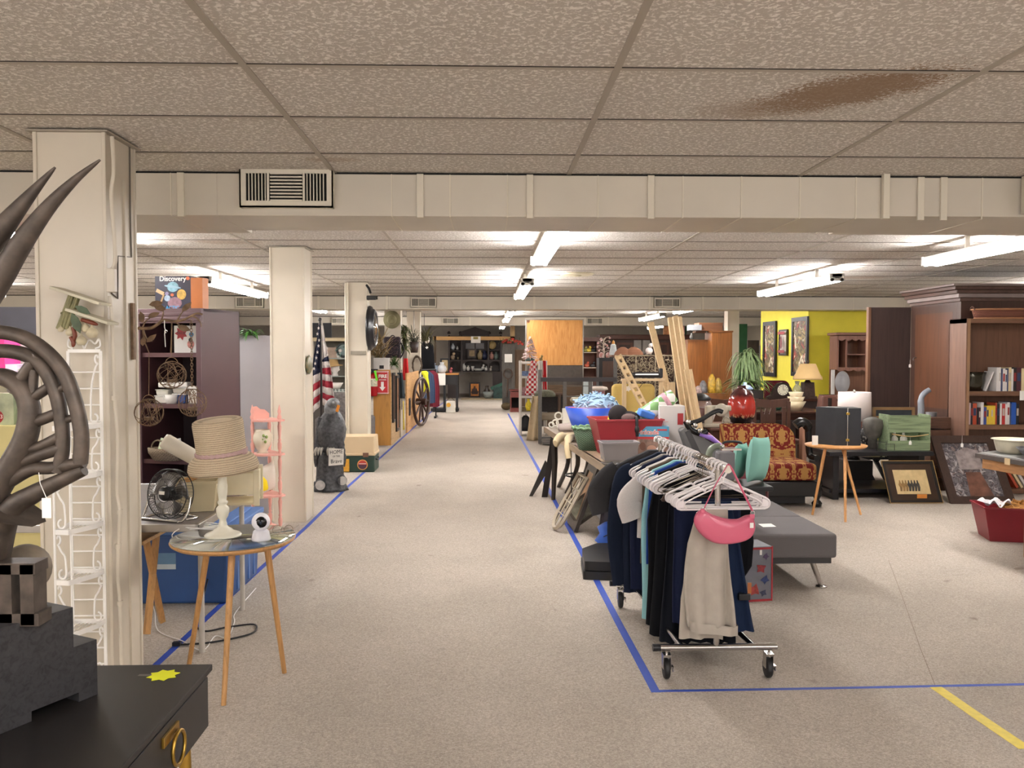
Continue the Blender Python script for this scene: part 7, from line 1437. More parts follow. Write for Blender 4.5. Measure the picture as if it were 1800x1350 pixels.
for k in range(330):
 x, z = q.uniform(xa, xb_), q.uniform(z0 + .3, z1 - .02); r = q.uniform(.02, .06); a0 = q.uniform(0, 6.3); b.tube([V((min(max(x + r * (1 - i / 26) * cos(a0 + i * .5), xa), xb_), Yc + q.uniform(-.006, .006), min(z + r * (1 - i / 26) * sin(a0 + i * .5), z1))) for i in range(13)], .005, 4, cap=False)
b.build('scrollwork', WS, t, world=True)
tag(MB().bx(cx_(1075), cx_(1190), Yc + .012, Yc + .5, cz(627), cz(624)).build('screen_shelf_board', WD('6b4a38', kind='woodx')), 'brown board shelf just behind the top of the scroll screen', 'shelf')
for i, (x, w, lb) in enumerate(((1095, .17, 'left brown woven shell-shaped basket above the scroll screen'), (1114, .19, 'right brown woven shell-shaped basket above the scroll screen'))):
 t = thing('shell_basket', lb, 'basket', at(x, 624, Yc + .2)); MB().lathe([(w, 0), (w * .9, .05), (w * .6, .11), (w * .25, .15), (0, .155)], n=28, ry=.6, wob=lambda a, z: 1 + .02 * cos(18 * a)).build('basket_body', mat('8a5f48', .8, sc_=20, kind='ribs'), t)
tag(knick('white_dog_figurine', 'white cartoonish dog figurine beside the leaning board', 1141, 623, Yc + .2, .23, P('d2cdc8', .5), 'figurine', .09), 'white round-headed figurine beside the leaning board', 'figurine')
t = thing('yellow_upholstered_chair', 'pale yellow upholstered high back chair behind the red bin', 'chair', (AX(1117, 8.7), 8.9, 0)); YC = mat('c9ae68', kind='fabric', sc_=8, var=.14); a, c = AX(1080, 8.7), AX(1156, 8.7)
MB().bx(a, c, 8.8, 8.95, .5, AZ(676, 8.7)).build('backrest', YC, t, world=True, bevel=.05, seg=4); MB().bx(a, c, 8.95, 9.45, .32, .5).build('seat', YC, t, world=True, bevel=.04, seg=3)
for (x, y) in ((a + .05, 8.87), (c - .05, 8.87), (a + .05, 9.4), (c - .05, 9.4)): MB().cyl((x, y, 0), (x, y, .34), .022).build('leg', P('3a2a20', .5), t, world=True)
flat(t, 'starburst_tag', PAPER, (AX(1107, 8.7), 8.795, AZ(684, 8.7)), UX, UZ, [((.035 if k % 2 else .022) * cos(k * pi / 7), (.035 if k % 2 else .022) * sin(k * pi / 7)) for k in range(14)], .003)
PB2 = WD('c9ae86', .6, sc_=10, var=.1)
def lean(name, label, p0, p1, Y0_, Y1_, w, th, m=PB2, cat='board', floor=True):
 a, c = at(*p0, Y0_), at(*p1, Y1_)
 if floor: d = a - c; a = c + d * ((c.z - .01) / -d.z) if d.z < 0 else a
 d = (c - a); u = V((1, 0, 0)); u = (u - d.normalized() * u.dot(d.normalized())).normalized(); n = d.normalized().cross(u) * th
 u = u * w / 2; return tag(MB().hexa([a - u, a + u, a + u - n, a - u - n, c - u, c + u, c + u - n, c - u - n]).build(name, m), label, cat)
lean('pine_board', 'single pine board leaning left of the thick board bundle', (1174, 690), (1143, 568), 9.3, 9.6, .07, .03)
lean('pine_board', 'left board of the tall leaning pine bundle', (1197, 700), (1177, 560), 9.52, 9.82, .055, .05)
lean('pine_board', 'middle board of the tall leaning pine bundle', (1207, 700), (1186, 558), 9.38, 9.68, .06, .05)
lean('pine_board', 'right board of the tall leaning pine bundle', (1213, 700), (1194, 559), 9.26, 9.56, .035, .05)
lean('pine_board', 'shorter pine board left of the pair right of the bundle', (1217, 705), (1206, 650), 9.0, 9.1, .05, .03)
lean('pine_board', 'shorter pine board right of the pair right of the bundle', (1224, 710), (1213, 650), 8.9, 9.0, .03, .03)
t = thing('notched_ladder_rail', 'pine rail with square notches leaning left in front of the scroll screen', 'rail', (AX(1130, 8.3), 8.3, 0)); a, c = at(1133, 716, 8.15), at(1086, 625, 8.5); d = c - a; a = c + d * -((c.z - .745) / d.z)
L_ = (c - a).length; dn = (c - a).normalized(); u = (UX - dn * dn.x).normalized(); b = MB()
for s in (-1, 1): b.box((a + c) / 2 + u * s * .026, (.018, .03, L_), M=Matrix((u, dn.cross(u), dn)).transposed())
k = 0
while k * .09 < L_: b.box(a + dn * (k * .09), (.05, .03, .045), M=Matrix((u, dn.cross(u), dn)).transposed()); k += 1
b.build('notched_rail', PB2, t, world=True)
t = thing('pine_crosspiece', 'horizontal pine crosspiece with a black vacuum lying on it behind the red bin', 'board', (AX(1130, 8.75), 8.75, 0))
MB().bx(AX(1093, 8.7), AX(1168, 8.7), 8.68, 8.76, AZ(670, 8.7), AZ(666, 8.7)).build('crosspiece', WD('cbb08a', kind='woodx'), t, world=True)
for x in (1098, 1163): MB().bx(AX(x, 8.7) - .02, AX(x, 8.7) + .02, 8.70, 8.75, 0, AZ(669, 8.7)).build('support', PB2, t, world=True)
t = thing('black_hand_vacuum', 'long black and silver appliance lying on the pine crosspiece', 'appliance', at(1136, 664, 8.7)); z = .028; b = MB().tube([(-.15, 0, z), (-.12, 0, z), (.12, 0, z), (.14, 0, z)], [.02, .03, .03, .025], 14); b.build('body', P('26262a', .3), t); MB().box((.15, 0, z + .02), (.035, .07, .10)).build('end_head', BLACK, t, bevel=.01); MB().box((0, -.028, z + .008), (.24, .01, .014)).build('silver_strip', CHROME, t)
lean('pine_block_post', 'short pine post with chamfered top standing in front of the bundle', (1180, 700), (1179, 672), 8.9, 8.9, .07, .05, cat='post')
tag(MB().tube(bez([at(1132, 671, 8.66), at(1125, 680, 8.66), at(1119, 688, 8.66)], 4), .003, 5).build('dangling_cord', BLACK), 'thin dark cord dangling from the black appliance', 'cord')
# damask chaise
def damask():
 n = Nt('damask'); s = n.n('SeparateXYZ'); n.l(n.map(), s.inputs[0]); c = n.n('CombineXYZ')
 yz = n.math('SUBTRACT', s.outputs[2], s.outputs[1]); n.l(n.math('PINGPONG', s.outputs[0], .105), c.inputs[0]); n.l(n.math('PINGPONG', yz, .17), c.inputs[2])
 f = n.noise(c.outputs[0], 17, 2, .5, .9); g = n.noise(c.outputs[0], 42, 1)
 col = n.ramp(n.math('ADD', n.math('MULTIPLY', f, .75), n.math('MULTIPLY', g, .25)), [(.475, (.17, .022, .018)), (.505, (.40, .22, .07))]); n.bump(n.noise(n.map(), 200, 1), .2, .002); return n.set(.9, 0, .15, col)
DM = damask(); t = thing('damask_chaise', 'low chaise in gold and dark red damask with black turned frame', 'chaise', (2.95, 8.35, 0))
x0, x1 = 2.45, AX(1402, 8.6)
def rr(w, h, r, n=6): return [(0, 0), (w, 0)] + [(w - r + r * cos(a), h - r + r * sin(a)) for a in [k * pi / 2 / n for k in range(n + 1)]] + [(0, h)]
MB().prism(rr(x1 - x0, AZ(746, 8.7) - .36, .17), (x0, 8.74, .36), UX, (0, .08, 1), -.0).prism(rr(x1 - x0, AZ(746, 8.7) - .36, .17), (x0, 8.62, .36), UX, (0, .08, 1), -.16).build('backrest', DM, t, world=True, bevel=.03, seg=3)
MB().bx(x0, AX(1436, 8.05), 8.0, 8.7, AZ(848, 8.0), AZ(818, 8.0)).build('seat_cushion', DM, t, world=True, bevel=.035, seg=4)
GB_ = P('111113', .2); MB().bx(x0, AX(1442, 8.0), 8.0, 8.72, AZ(876, 8.0), AZ(848, 8.0) - .005).build('black_frame', P('121214', .35), t, world=True, bevel=.01)
MB().bx(x0 + .02, 3.1, 8.1, 8.6, .03, AZ(876, 8.0)).build('under_frame', BLACK, t, world=True)
for (x, y) in ((3.2, 8.06), (3.2, 8.6), (2.5, 8.06)): MB().lathe([(.0, 0), (.045, .01), (.05, .04), (.025, .07), (.03, .09), (.045, .12), (.05, .17), (.04, .2), (.05, .25), (.0, .25)], (x, y, 0), 18).build('turned_leg', GB_, t, world=True)
MB().tube(bez([at(1398, 748, 8.6), at(1408, 742, 8.6), at(1419, 748, 8.6), at(1421, 770, 8.6), at(1424, 800, 8.6), at(1436, 806, 8.5)], 5), [.05] * 12 + [.035] * 14, 10).build('scrolled_arm', GB_, t, world=True)
q = thing('pink_wooden_box', 'narrow pinkish wooden post standing right of the chaise arm', 'post', (AX(1415, 9.0), 9.0, 0)); MB().bx(AX(1409, 9.0), AX(1417, 9.0), 8.95, 9.05, 0, AZ(752, 9.0)).build('post_body', WD('a87c64', .6), q, world=True, bevel=.005)
c = (AX(1471, 7.68), 7.68, 0); TOPW = WD('c9945c', .4, kind='woodx', sc_=6)
tripod('round_side_table', 'round light oak side table with three legs holding the black hinged box', c, .274, .65, [gr(1428, 905), gr(1486, 918), gr(1513, 905)], [(c[0] - .12, 7.62, .632), (c[0] + .03, 7.55, .632), (c[0] + .1, 7.78, .632)], TOPW, WD('c08a54', .4, sc_=8))
t = thing('black_hinged_box', 'black hinged folding box with silver seam and latches on the round table', 'box', (AX(1475, 7.66), 7.66, .6518), R(-4)); w1, h = .235, .345
MB().hexa([V(p) for p in ((-.19, .05, 0), (-.06, -.10, 0), (.045, -.10, 0), (.045, .10, 0), (-.19, .05, h), (-.06, -.10, h), (.045, -.10, h), (.045, .10, h))]).build('left_half', P('17181d', .45, var=.2, sc_=20), t, bevel=.003); MB().bx(.052, .17, -.10, .10, 0, h - .003).build('right_half', P('1a1b20', .45, var=.2), t, bevel=.003)
MB().bx(.045, .052, -.103, -.09, 0, h).build('silver_seam', CHROME, t)
for z in (.05, .29): MB().box((.049, -.106, z), (.03, .008, .022)).build('latch', BRASS, t, bevel=.002)
knick('white_small_candle_box', 'small white printed candle box at the left edge of the round table', 1432.5, 783, 7.62, .085, P('d9d5cc', .5), 'box', .025, z=.6518)
BT_ = P('18181c', .3, var=.1)
t = thing('black_coffee_table', 'long black coffee table with lower shelf under the green crate', 'table', (3.95, 8.75, 0)); ztc = .495
MB().bx(3.46, AX(1645, 8.4), 8.4, 9.15, ztc - .045, ztc).build('tabletop', BT_, t, world=True, bevel=.006); MB().bx(3.5, AX(1640, 8.4), 8.5, 9.1, .06, .10).build('lower_shelf', BT_, t, world=True, bevel=.004)
for x in (3.52, 4.40): MB().bx(x, x + .06, 8.45, 9.1, 0, ztc - .045).build('end_support', BT_, t, world=True, bevel=.004)
t = thing('black_slatted_bench', 'black bench with splayed legs standing behind the coffee table', 'bench', (4.1, 9.55, 0)); MB().bx(3.95, 4.75, 9.62, 9.98, .26, .29).build('seat_board', BT_, t, world=True)
for x in (4.0, 4.15, 4.4, 4.55): MB().tube([(x, 9.75, .26), (x + .10, 9.65, 0)], [.03, .022], 4).build('leg', BT_, t, world=True)
MB().tube(bez([at(1535, 806, 8.9), at(1540, 812, 8.9), at(1546, 808, 8.9), at(1552, 798, 8.9), at(1560, 797, 8.9), at(1560, 804, 8.9), at(1555, 803, 8.9)], 5), .008, 6).build('iron_scroll', BLACKMETAL, bpy.data.objects['black_coffee_table'], world=True)
t = thing('green_wooden_crate', 'distressed green wooden crate with rope handle on the black coffee table', 'crate', (AX(1593, 8.6), 8.62, ztc)); GC = mat('7a8a68', .7, sc_=7, kind='woodx', var=.22); w, h, d = .42, .345, .22
for s in (-1, 1): MB().box((s * w / 2, 0, h / 2 + .01), (.018, d, h + .02)).build('side_board', GC, t, bevel=.002)
for z0, z1, y in ((0, .10, -d / 2), (.10, .145, d / 2), (.0, .10, d / 2), (.19, h, d / 2), (.145, .19, d / 2), (.185, h, -d / 2)): MB().bx(-w / 2, w / 2, y - .008, y + .008, z0, z1).build('slat', GC, t, bevel=.001)
MB().bx(-w / 2, w / 2, -d / 2, d / 2, 0, .015).build('crate_floor', GC, t); MB().tube(bez([(-.19, -.125, .17), (0, -.14, .145), (.19, -.125, .165)], 5), .006, 6).build('rope', P('b59a6a', .8), t)
def ptag(par, p, h=.05): b = MB().prism([(-.014, -.04), (.014, -.04), (.014, -.008), (0, .004), (-.014, -.008)], p, UX, UZ, .002); b.cyl(V(p), V(p) + UZ * h, .0012, n=4); b.build('price_tag', PAPER, par, world=True)
ptag(t, at(1600, 775, 8.48))
for i, x in enumerate((1572, 1588)): knick('white_bottle', ['left white jar inside the green crate', 'right white jar inside the green crate'][i], x, 780, 8.62, .17, P('d2cdc4', .4), 'jar', .035, z=ztc + .016)
t = thing('wrapped_grey_sculpture', 'crumpled dark grey wrapped ornament left of the green crate', 'ornament', (AX(1536, 8.7), 8.7, ztc)); b = MB(); b.lathe([(0, 0), (.05, 0), (.045, .1), (.085, .15), (.10, .25), (.09, .30), (.03, .33), (0, .33)], n=26, wob=lambda a, z: 1 + .1 * sin(5 * a + 20 * z)); b.build('wrapping', P('4a4640', .6, var=.35, sc_=14), t)
knick('spotted_vase', 'black and white spotted vase leaning between lamp and grey ornament', 1521, 785, 8.8, .30, mat('1c1a1a', .4, sc_=40, kind='spots', c2='9a948c'), 'vase', .06, z=ztc)
t = thing('wire_napkin_holder', 'small black wire holder on the coffee table in front of the crate', 'holder', (AX(1562, 8.45), 8.46, ztc)); MB().tube([(-.1, 0, .004), (-.1, 0, .09), (0, 0, .09), (0, 0, .004)], .003, 5).tube([(0, .02, .004), (0, .02, .07), (.09, .02, .07), (.09, .02, .004)], .003, 5).build('wire_frame', BLACKMETAL, t)
t = thing('white_drum_lamp', 'lamp with tall white drum shade behind the black hinged box', 'lamp', (AX(1503, 9.35), 9.35, 0)); zs0, zs1 = AZ(740, 9.35), AZ(690, 9.35)
MB().cyl((0, 0, zs0), (0, 0, zs1), .178, .172, 36, cap=False).build('lamp_shade', P('d9cdc8', .8, var=.02), t, solid=.004); MB().ball((0, 0, zs1 + .01), .018).build('finial', CHROME, t); MB().lathe([(0, .30), (.07, .30), (.05, .34), (.03, .4), (.015, .5), (.012, zs1), (0, zs1)], n=18).build('lamp_base', BLACKMETAL, t)
MB().box((0, 0, .15), (.3, .3, .3)).build('lamp_plinth', P('2a2422', .6), t)
t = thing('grey_floor_vase', 'tall dull grey floor vase left of the large framed picture', 'vase', (AX(1647, 9.1), 9.2, 0)); MB().lathe([(0, 0), (.10, 0), (.12, .3), (.14, .55), (.10, .72), (.05, .78), (.06, .84), (0, .84)], n=26).build('vase_body', P('5b5a5c', .5, var=.25, sc_=10), t)
t = thing('grey_pipe_handle', 'curved pale grey pipe sticking up between crate and cupboard', 'pipe', (AX(1622, 9.3), 9.3, 0)); MB().tube(bez([at(1618, 760, 9.3) * 1, at(1619, 720, 9.3), at(1619, 702, 9.3), at(1624, 692, 9.3), at(1634, 685, 9.3)], 5), [.035] * 10 + [.03] * 11, 10).cyl((AX(1618, 9.3), 9.3, 0), at(1618, 760, 9.3), .035).build('pipe_body', P('8b9098', .4), t, world=True)
def street(t, bl, U, Vv, n, w, h, m, d):
 o = bl - n * (d * .6 - .005); A = P('8a6f62', .4, var=.3, sc_=14)
 flat(t, 'painted_road', P('6d4a3c', .4, var=.35, sc_=12), o + U * (m + .02) + Vv * m, U, Vv, [(.12, 0), (w - 2 * m - .12, 0), ((w - 2 * m) * .62, (h - 2 * m) * .45), ((w - 2 * m) * .3, (h - 2 * m) * .45)], .001)
 flat(t, 'painted_building', P('8f8482', .4, var=.35, sc_=18), o + U * (m + .25 * (w - 2 * m)) + Vv * (m + .5 * (h - 2 * m)), U, Vv, [(0, 0), (.5 * (w - 2 * m), 0), (.5 * (w - 2 * m), .36 * (h - 2 * m)), (.25 * (w - 2 * m), .42 * (h - 2 * m)), (0, .33 * (h - 2 * m))], .0012)
t = pframe('large_framed_picture', 'large street scene picture in wide dark brown frame leaning on the bookcase', [gr(1672, 886), gr(1787, 886), at(1777, 768, 8.6), at(1657, 767, 8.6)], .085, WD('3c2a22', .5), mat('55504e', .35, sc_=9, kind='art', c2=('6d686c', '3c383c', '7c6c68', 'a8a2a2')), .03, art=street)
ptag(t, at(1691, 779, 8.5), .08)
def figures(t, bl, U, Vv, n, w, h, m, d):
 o = bl - n * (d * .6 - .006)
 for k in range(7): flat(t, 'drawn_figure', P('8a6a3c' if k < 3 else '3c3630', .6, var=.3, sc_=30), o + U * (m + .035 + k * .03) + Vv * (m + .03), U, Vv, [(0, 0), (.02, 0), (.03, .04), (.026, .08), (.02, .09), (.018, .115), (.008, .115), (.004, .09), (-.006, .07), (.004, .04)], .001)
t = pframe('small_framed_picture', 'black and gold framed sepia figure print leaning before the coffee table', [(4.0, 8.21, .006), (4.53, 8.21, .006), (4.53, 8.42, .40), (4.0, 8.42, .40)], .03, P('1d1a18', .35), P('c9b080', .5, var=.1, sc_=20), .02, mat_w=.065, mm=P('3b2a20', .3, var=.2), art=figures)
bl, br_, tr, tl = [V(p) for p in ((4.0, 8.21, .006), (4.53, 8.21, .006), (4.53, 8.42, .40), (4.0, 8.42, .40))]; b = MB(); b.tube([bl, br_, tr, tl], .005, 4, closed=True); b.build('gold_edge', P('b08d55', .4), t, world=True)
flat(t, 'orange_sticker', P('d98a3a', .6), at(1612, 876, 8.24), UX, UZ, rect(.10, .04), .002)
knick('dark_shoe_box', 'dark low object on the carpet left of the sepia print', 1566, 858, 9.0, .06, P('2c2624', .6), 'box', .06, z=0)
# bookcase with books
Yb = 8.72; BKW = WD('6b4a38', .5, sc_=4); BKX = WD('70503c', .5, kind='woodx', sc_=4); xl = AX(1698, Yb); xr = xl + 1.05; zt = AZ(559, Yb)
t = thing('walnut_bookcase', 'walnut bookcase at the right edge with books and a basket on top', 'bookcase', (xl + .5, Yb + .17, 0))
for x in (xl - .0, xr - .03): MB().bx(x, x + .03, Yb, Yb + .33, 0, zt).build('side_panel', WD('755647', .5, sc_=4), t, world=True)
MB().bx(xl, xr, Yb + .32, Yb + .33, 0, zt).build('back_panel', BKW, t, world=True); MB().bx(xl, xr, Yb - .002, Yb + .33, zt - .045, zt).build('top_board', BKX, t, world=True)
zS = [AZ(689, Yb), AZ(749, Yb), AZ(864, Yb)]
for z in zS: MB().bx(xl + .03, xr - .03, Yb, Yb + .32, z - .048, z).build('shelf', BKX, t, world=True)
MB().bx(xl + .01, xl + .04, Yb - .004, Yb, 0, zt).build('front_edge', P('8f6d50', .5), t, world=True)
flat(t, 'paper_notice', PAPER, (AX(1793, Yb), Yb - .006, AZ(705, Yb)), UX, UZ, rect(.16, .10), .002)
def book(x, w, h, zb, col, lb, lean_=0, d=.16, grp='books on the walnut bookcase', two=None):
 tg = thing('book', lb, 'book', (x + w / 2, Yb + .05, zb), 0, grp); M = Euler((0, lean_, 0)).to_matrix(); z = h / 2 * cos(lean_) + abs(w / 2 * sin(lean_))
 MB().box((0, d / 2, z), (w * .86, d, h), M=M).build('page_block', P('d9d2c2', .8), tg); MB().box((0, d / 2 - .004, z), (w, d, h), M=M).build('cover', P(col, .5, var=.08), tg)
 if two: MB().box((0, -.0045, z + h * .1), (w * .7, .002, h * .35), M=M).build('spine_label', P(two, .5), tg)
CN = {'d8d2ce': 'white', '3d4768': 'blue-grey', 'd6c49a': 'cream', '1c1c20': 'black', 'b8a0a0': 'pinkish', '7a2a28': 'dark red', 'a8452a': 'rust', 'd2b23a': 'yellow', '3a4a8a': 'blue', 'a82a2a': 'red', '1f4fa0': 'bright blue', '4a2028': 'maroon', '26262c': 'charcoal'}
def row(seq, x, z, rowname, seed):
 q = random.Random(seed); cnt = {}
 names = ['first', 'second', 'third', 'fourth', 'fifth', 'sixth', 'seventh', 'eighth']
 for i, (c_, w, h) in enumerate(seq):
  k = cnt.get(c_, 0); cnt[c_] = k + 1
  book(x, w, h, z, c_, '%s %s book from the left in the %s row of the walnut bookcase' % (names[k], CN[c_], rowname), two=[None, 'b0a49a', None, '8a2a2a', '2a3a5a'][i % 5]); x += w + .0015
row([('d8d2ce', .024, .25), ('d8d2ce', .02, .25), ('3d4768', .018, .235), ('d8d2ce', .026, .24), ('d8d2ce', .018, .225), ('3d4768', .014, .24), ('d6c49a', .03, .25), ('d8d2ce', .02, .235), ('1c1c20', .032, .25), ('4a2028', .05, .25), ('d6c49a', .03, .24)], AX(1757, Yb), zS[0], 'upper', 1)
row([('d8d2ce', .014, .22), ('7a2a28', .018, .225), ('b8a0a0', .018, .23), ('26262c', .02, .225), ('a8452a', .042, .225), ('1c1c20', .02, .18), ('4a2028', .02, .18), ('d8d2ce', .03, .235), ('3a4a8a', .03, .185), ('d2b23a', .022, .2), ('d2b23a', .022, .2), ('d2b23a', .022, .2), ('d2b23a', .022, .2), ('a8452a', .016, .23), ('26262c', .03, .22), ('d8d2ce', .02, .225), ('a82a2a', .034, .22), ('d8d2ce', .02, .215), ('d8d2ce', .026, .235), ('3d4768', .016, .22), ('1f4fa0', .05, .235), ('1c1c20', .03, .22)], xl + .034, zS[1], 'lower', 2)
book(AX(1744, Yb), .012, .22, zS[0], 'd8d2ce', 'white book leaning against the upright books on the upper row', R(22)); 
for i in range(3): book(AX(1786, Yb) + i * .05, .025, .24, zS[2], ['a8452a', 'd6c49a', 'd8d2ce'][i], ['rust book slanting on the bottom shelf behind the pan table', 'cream book slanting on the bottom shelf behind the pan table', 'white book slanting on the bottom shelf behind the pan table'][i], R(-32))
t = thing('silver_fluted_bowl', 'dark silver fluted metal bowl on the upper shelf of the bookcase', 'bowl', (AX(1722, Yb), Yb + .12, zS[0])); MB().lathe([(0, 0), (.10, 0), (.115, .08), (.115, .15), (.13, .20), (.12, .2), (.10, .15), (0, .14)], n=36, ry=.8, wob=lambda a, z: 1 + .06 * sin(9 * a) * (z > .1)).build('bowl_body', MT('5a5850', .25, var=.3), t)
t = thing('spiral_ornament', 'grey spiral ornament behind the silver bowl', 'ornament', (AX(1722, Yb), Yb + .28, zS[0])); MB().tube([V(((.012 + .006 * k) * cos(k * .55), 0, .24 + (.012 + .006 * k) * sin(k * .55))) for k in range(10)], .012, 7).box((0, 0, .09), (.02, .02, .18)).build('spiral', P('5c5754', .5), t)
WK2 = mat('4a2c28', .8, sc_=26, kind='weave', c2='8a5a44'); t = thing('wicker_tray', 'dark red-brown woven wicker tray with pale rims on top of the bookcase', 'tray', (AX(1790, Yb), Yb + .16, zt + .002))
MB().lathe([(0, 0), (.38, 0), (.41, .10), (.40, .10), (.37, .01), (0, .01)], n=36, ry=.38).build('tray_body', WK2, t)
for z, r in ((.10, .41), (.005, .38)): MB().tube([V((r * cos(a), r * .38 * sin(a), z)) for a in [2 * pi * i / 40 for i in range(40)]], .010, 6, closed=True).build('rim', P('9a6a48', .7), t)
MB().tube(arc((-.41, 0, .09), .04, 0, pi, 8, UY), .007, 6).build('handle', P('5a3a2c', .7), t)
# tall entertainment cupboard
Xa = 5.19; AC = WD('4a342c', .4, sc_=3); ACX = WD('5a443c', .35, kind='woody', sc_=3); y0, y1 = 9.12, 10.2; za = 2.10
t = thing('tall_dark_cupboard', 'very tall dark wood cupboard with heavy crown moulding and one door standing open', 'cupboard', (5.8, 9.66, 0))
MB().bx(Xa, 6.5, y0, y1, 0, za).build('cupboard_case', AC, t, world=True)
for i, (dx, z0, z1) in enumerate(((.02, za - .04, za), (.045, za, za + .045), (.075, za + .045, za + .085), (.105, za + .085, za + .125), (.125, za + .125, za + .15))): MB().bx(Xa - dx, 6.5, y0 - dx * .6, y1 + dx * .5, z0, z1).build('crown_moulding', [ACX, P('8a7c78', .35), ACX][i % 3], t, world=True, bevel=.006)  # paler courses paint in the white highlights of the glossy crown
MB().bx(6.0, 6.02, y0 - .02, y0, .1, za).build('pilaster', ACX, t, world=True)
def doorp(m, o, u, w, z0, z1):
 MB().frame(V(o) + UZ * z0, u, UZ, w, z1 - z0, .075, -.022).build('door_frame', m, t, world=True, bevel=.004)
 MB().prism(rect(w - .17, z1 - z0 - .17), V(o) + V(u) * .085 + UZ * (z0 + .085), u, UZ, -.008).build('door_panel', WD('5c3a28', .4, sc_=3), t, world=True, bevel=.003)
doorp(AC, (Xa - .001, y1 - .02, 0), -UY, y1 - y0 - .1, AZ(735, 9.6) + .02, za - .06); doorp(AC, (Xa - .001, y1 - .02, 0), -UY, y1 - y0 - .1, .1, AZ(735, 9.6))
ptag(t, at(1614, 640, 9.95) + V((-.1, 0, 0)), .05); MB().tube(arc(at(1613, 632, 9.95) + V((-.03, 0, 0)), .025, pi * .3, pi * 1.2, 8), .005, 6).build('pull_handle', MT('8a8a8a', .3), t, world=True)
MB().bx(4.69, Xa + .0, y1 + .01, y1 + .05, AZ(735, y1), AZ(539, y1)).build('open_door', WD('3b2c28', .4, sc_=3), t, world=True, bevel=.003); MB().bx(4.66, 4.692, y1 + .0, y1 + .06, AZ(735, y1), AZ(539, y1)).build('open_door_edge', WD('6a4a36', .4), t, world=True)
t = thing('brown_slatted_chest', 'brown slatted chest between the grey vase and the cupboard door', 'chest', (AX(1655, 9.0), 9.05, 0)); 
for k in range(6): MB().box((0, 0, .06 + k * .135), (.22, .12, .12)).build('board', WD('5c3f30', .5, kind='woodx'), t, bevel=.004)
pframe('dark_television_picture', 'dark screen-like framed picture behind the green crate', [at(*p, 9.35) for p in ((1535, 736), (1608, 736), (1606, 716), (1536, 716))], .03, P('8a6a44', .5), P('3a4046', .2), .03)
t = thing('pan_display_table', 'wooden table with grey top at the right edge carrying baking pans', 'table', (4.3, 5.9, 0)); q = [V((3.62, 6.14, 0)), V((3.76, 5.1, 0)), V((5.0, 5.4, 0)), V((4.75, 6.85, 0))]
def slabq(z0, z1, k=1): c_ = sum(q, V()) / 4; r = [c_ + (p - c_) * k for p in q]; return MB().hexa([p + UZ * z0 for p in r] + [p + UZ * z1 for p in r])
slabq(.715, .75).build('tabletop', P('4f4744', .3), t, world=True, bevel=.004); slabq(.75, .754, .96).build('grey_cover', P('8f908e', .3), t, world=True); slabq(.64, .715, .93).build('apron', WD('9a6c40', .5, kind='woody'), t, world=True)
for p in q: c_ = sum(q, V()) / 4; p2 = c_ + (p - c_) * .5; MB().cyl(p2 + UZ * .64, p2, .03).build('leg', WD('8a6038'), t, world=True)
flat(t, 'yellow_tape', P('c9b088', .6), (3.66, 5.84, .705), (.14, -1, 0), UZ, rect(.05, .045), .004)
def fl(n_): return lambda a, z: 1 + (.07 * abs(sin(n_ * a / 2)) if z > .02 else .02)
t = thing('fluted_cake_pan', 'cream fluted cake pan on the table at the right edge', 'pan', (3.88, 6.08, .7545)); MB().lathe([(0, 0), (.09, 0), (.115, .02), (.13, .08), (.135, .098), (.155, .102), (.15, .106), (.125, .095), (.10, .02), (0, .012)], n=60, wob=lambda a, z: 1 + (.05 * abs(sin(6 * a)) if .01 < z < .09 else 0)).build('pan_body', P('b5ad98', .35), t)
knick('pink_bowl', 'pink bowl behind the fluted cake pan', 1797, 776, 6.45, .05, P('d8485a', .4), 'bowl', .1, z=.7545); knick('dark_pan_bowl', 'dark metal pan in front of the fluted cake pan', 1822, 798, 5.8, .07, P('3a3a3c', .3), 'bowl', .13, z=.7545)
o = bin_('dark_red_bin', 'dark red plastic bin of wood shavings on the carpet at the right edge', (4.20, 6.62), .48, .36, .27, P('7d1c26', .4, var=.05), R(-14), .78, z=0)
flat(o, 'white_sticker', PAPER, (-.10, -.155, .13), UX, (0, -.14, 1), rect(.05, .035), .002, world=False)
yarn('wood_shavings', 'heap of tan wood shavings in the dark red bin at right', (4.27, 6.60, .20), .17, .13, .09, P('b5803f', .7, var=.35, sc_=20), 70, 8, 'shavings', .008)
tag(MB().grid(lambda u, v: V(((u - .5) * .2, (v - .5) * .2, .03 * sin(u * 11) * cos(v * 8))), 14, 14).build('white_cloth', FB('d2ced0')), 'white cloth at the left corner of the dark red bin', 'cloth').location = (4.10, 6.66, .26)
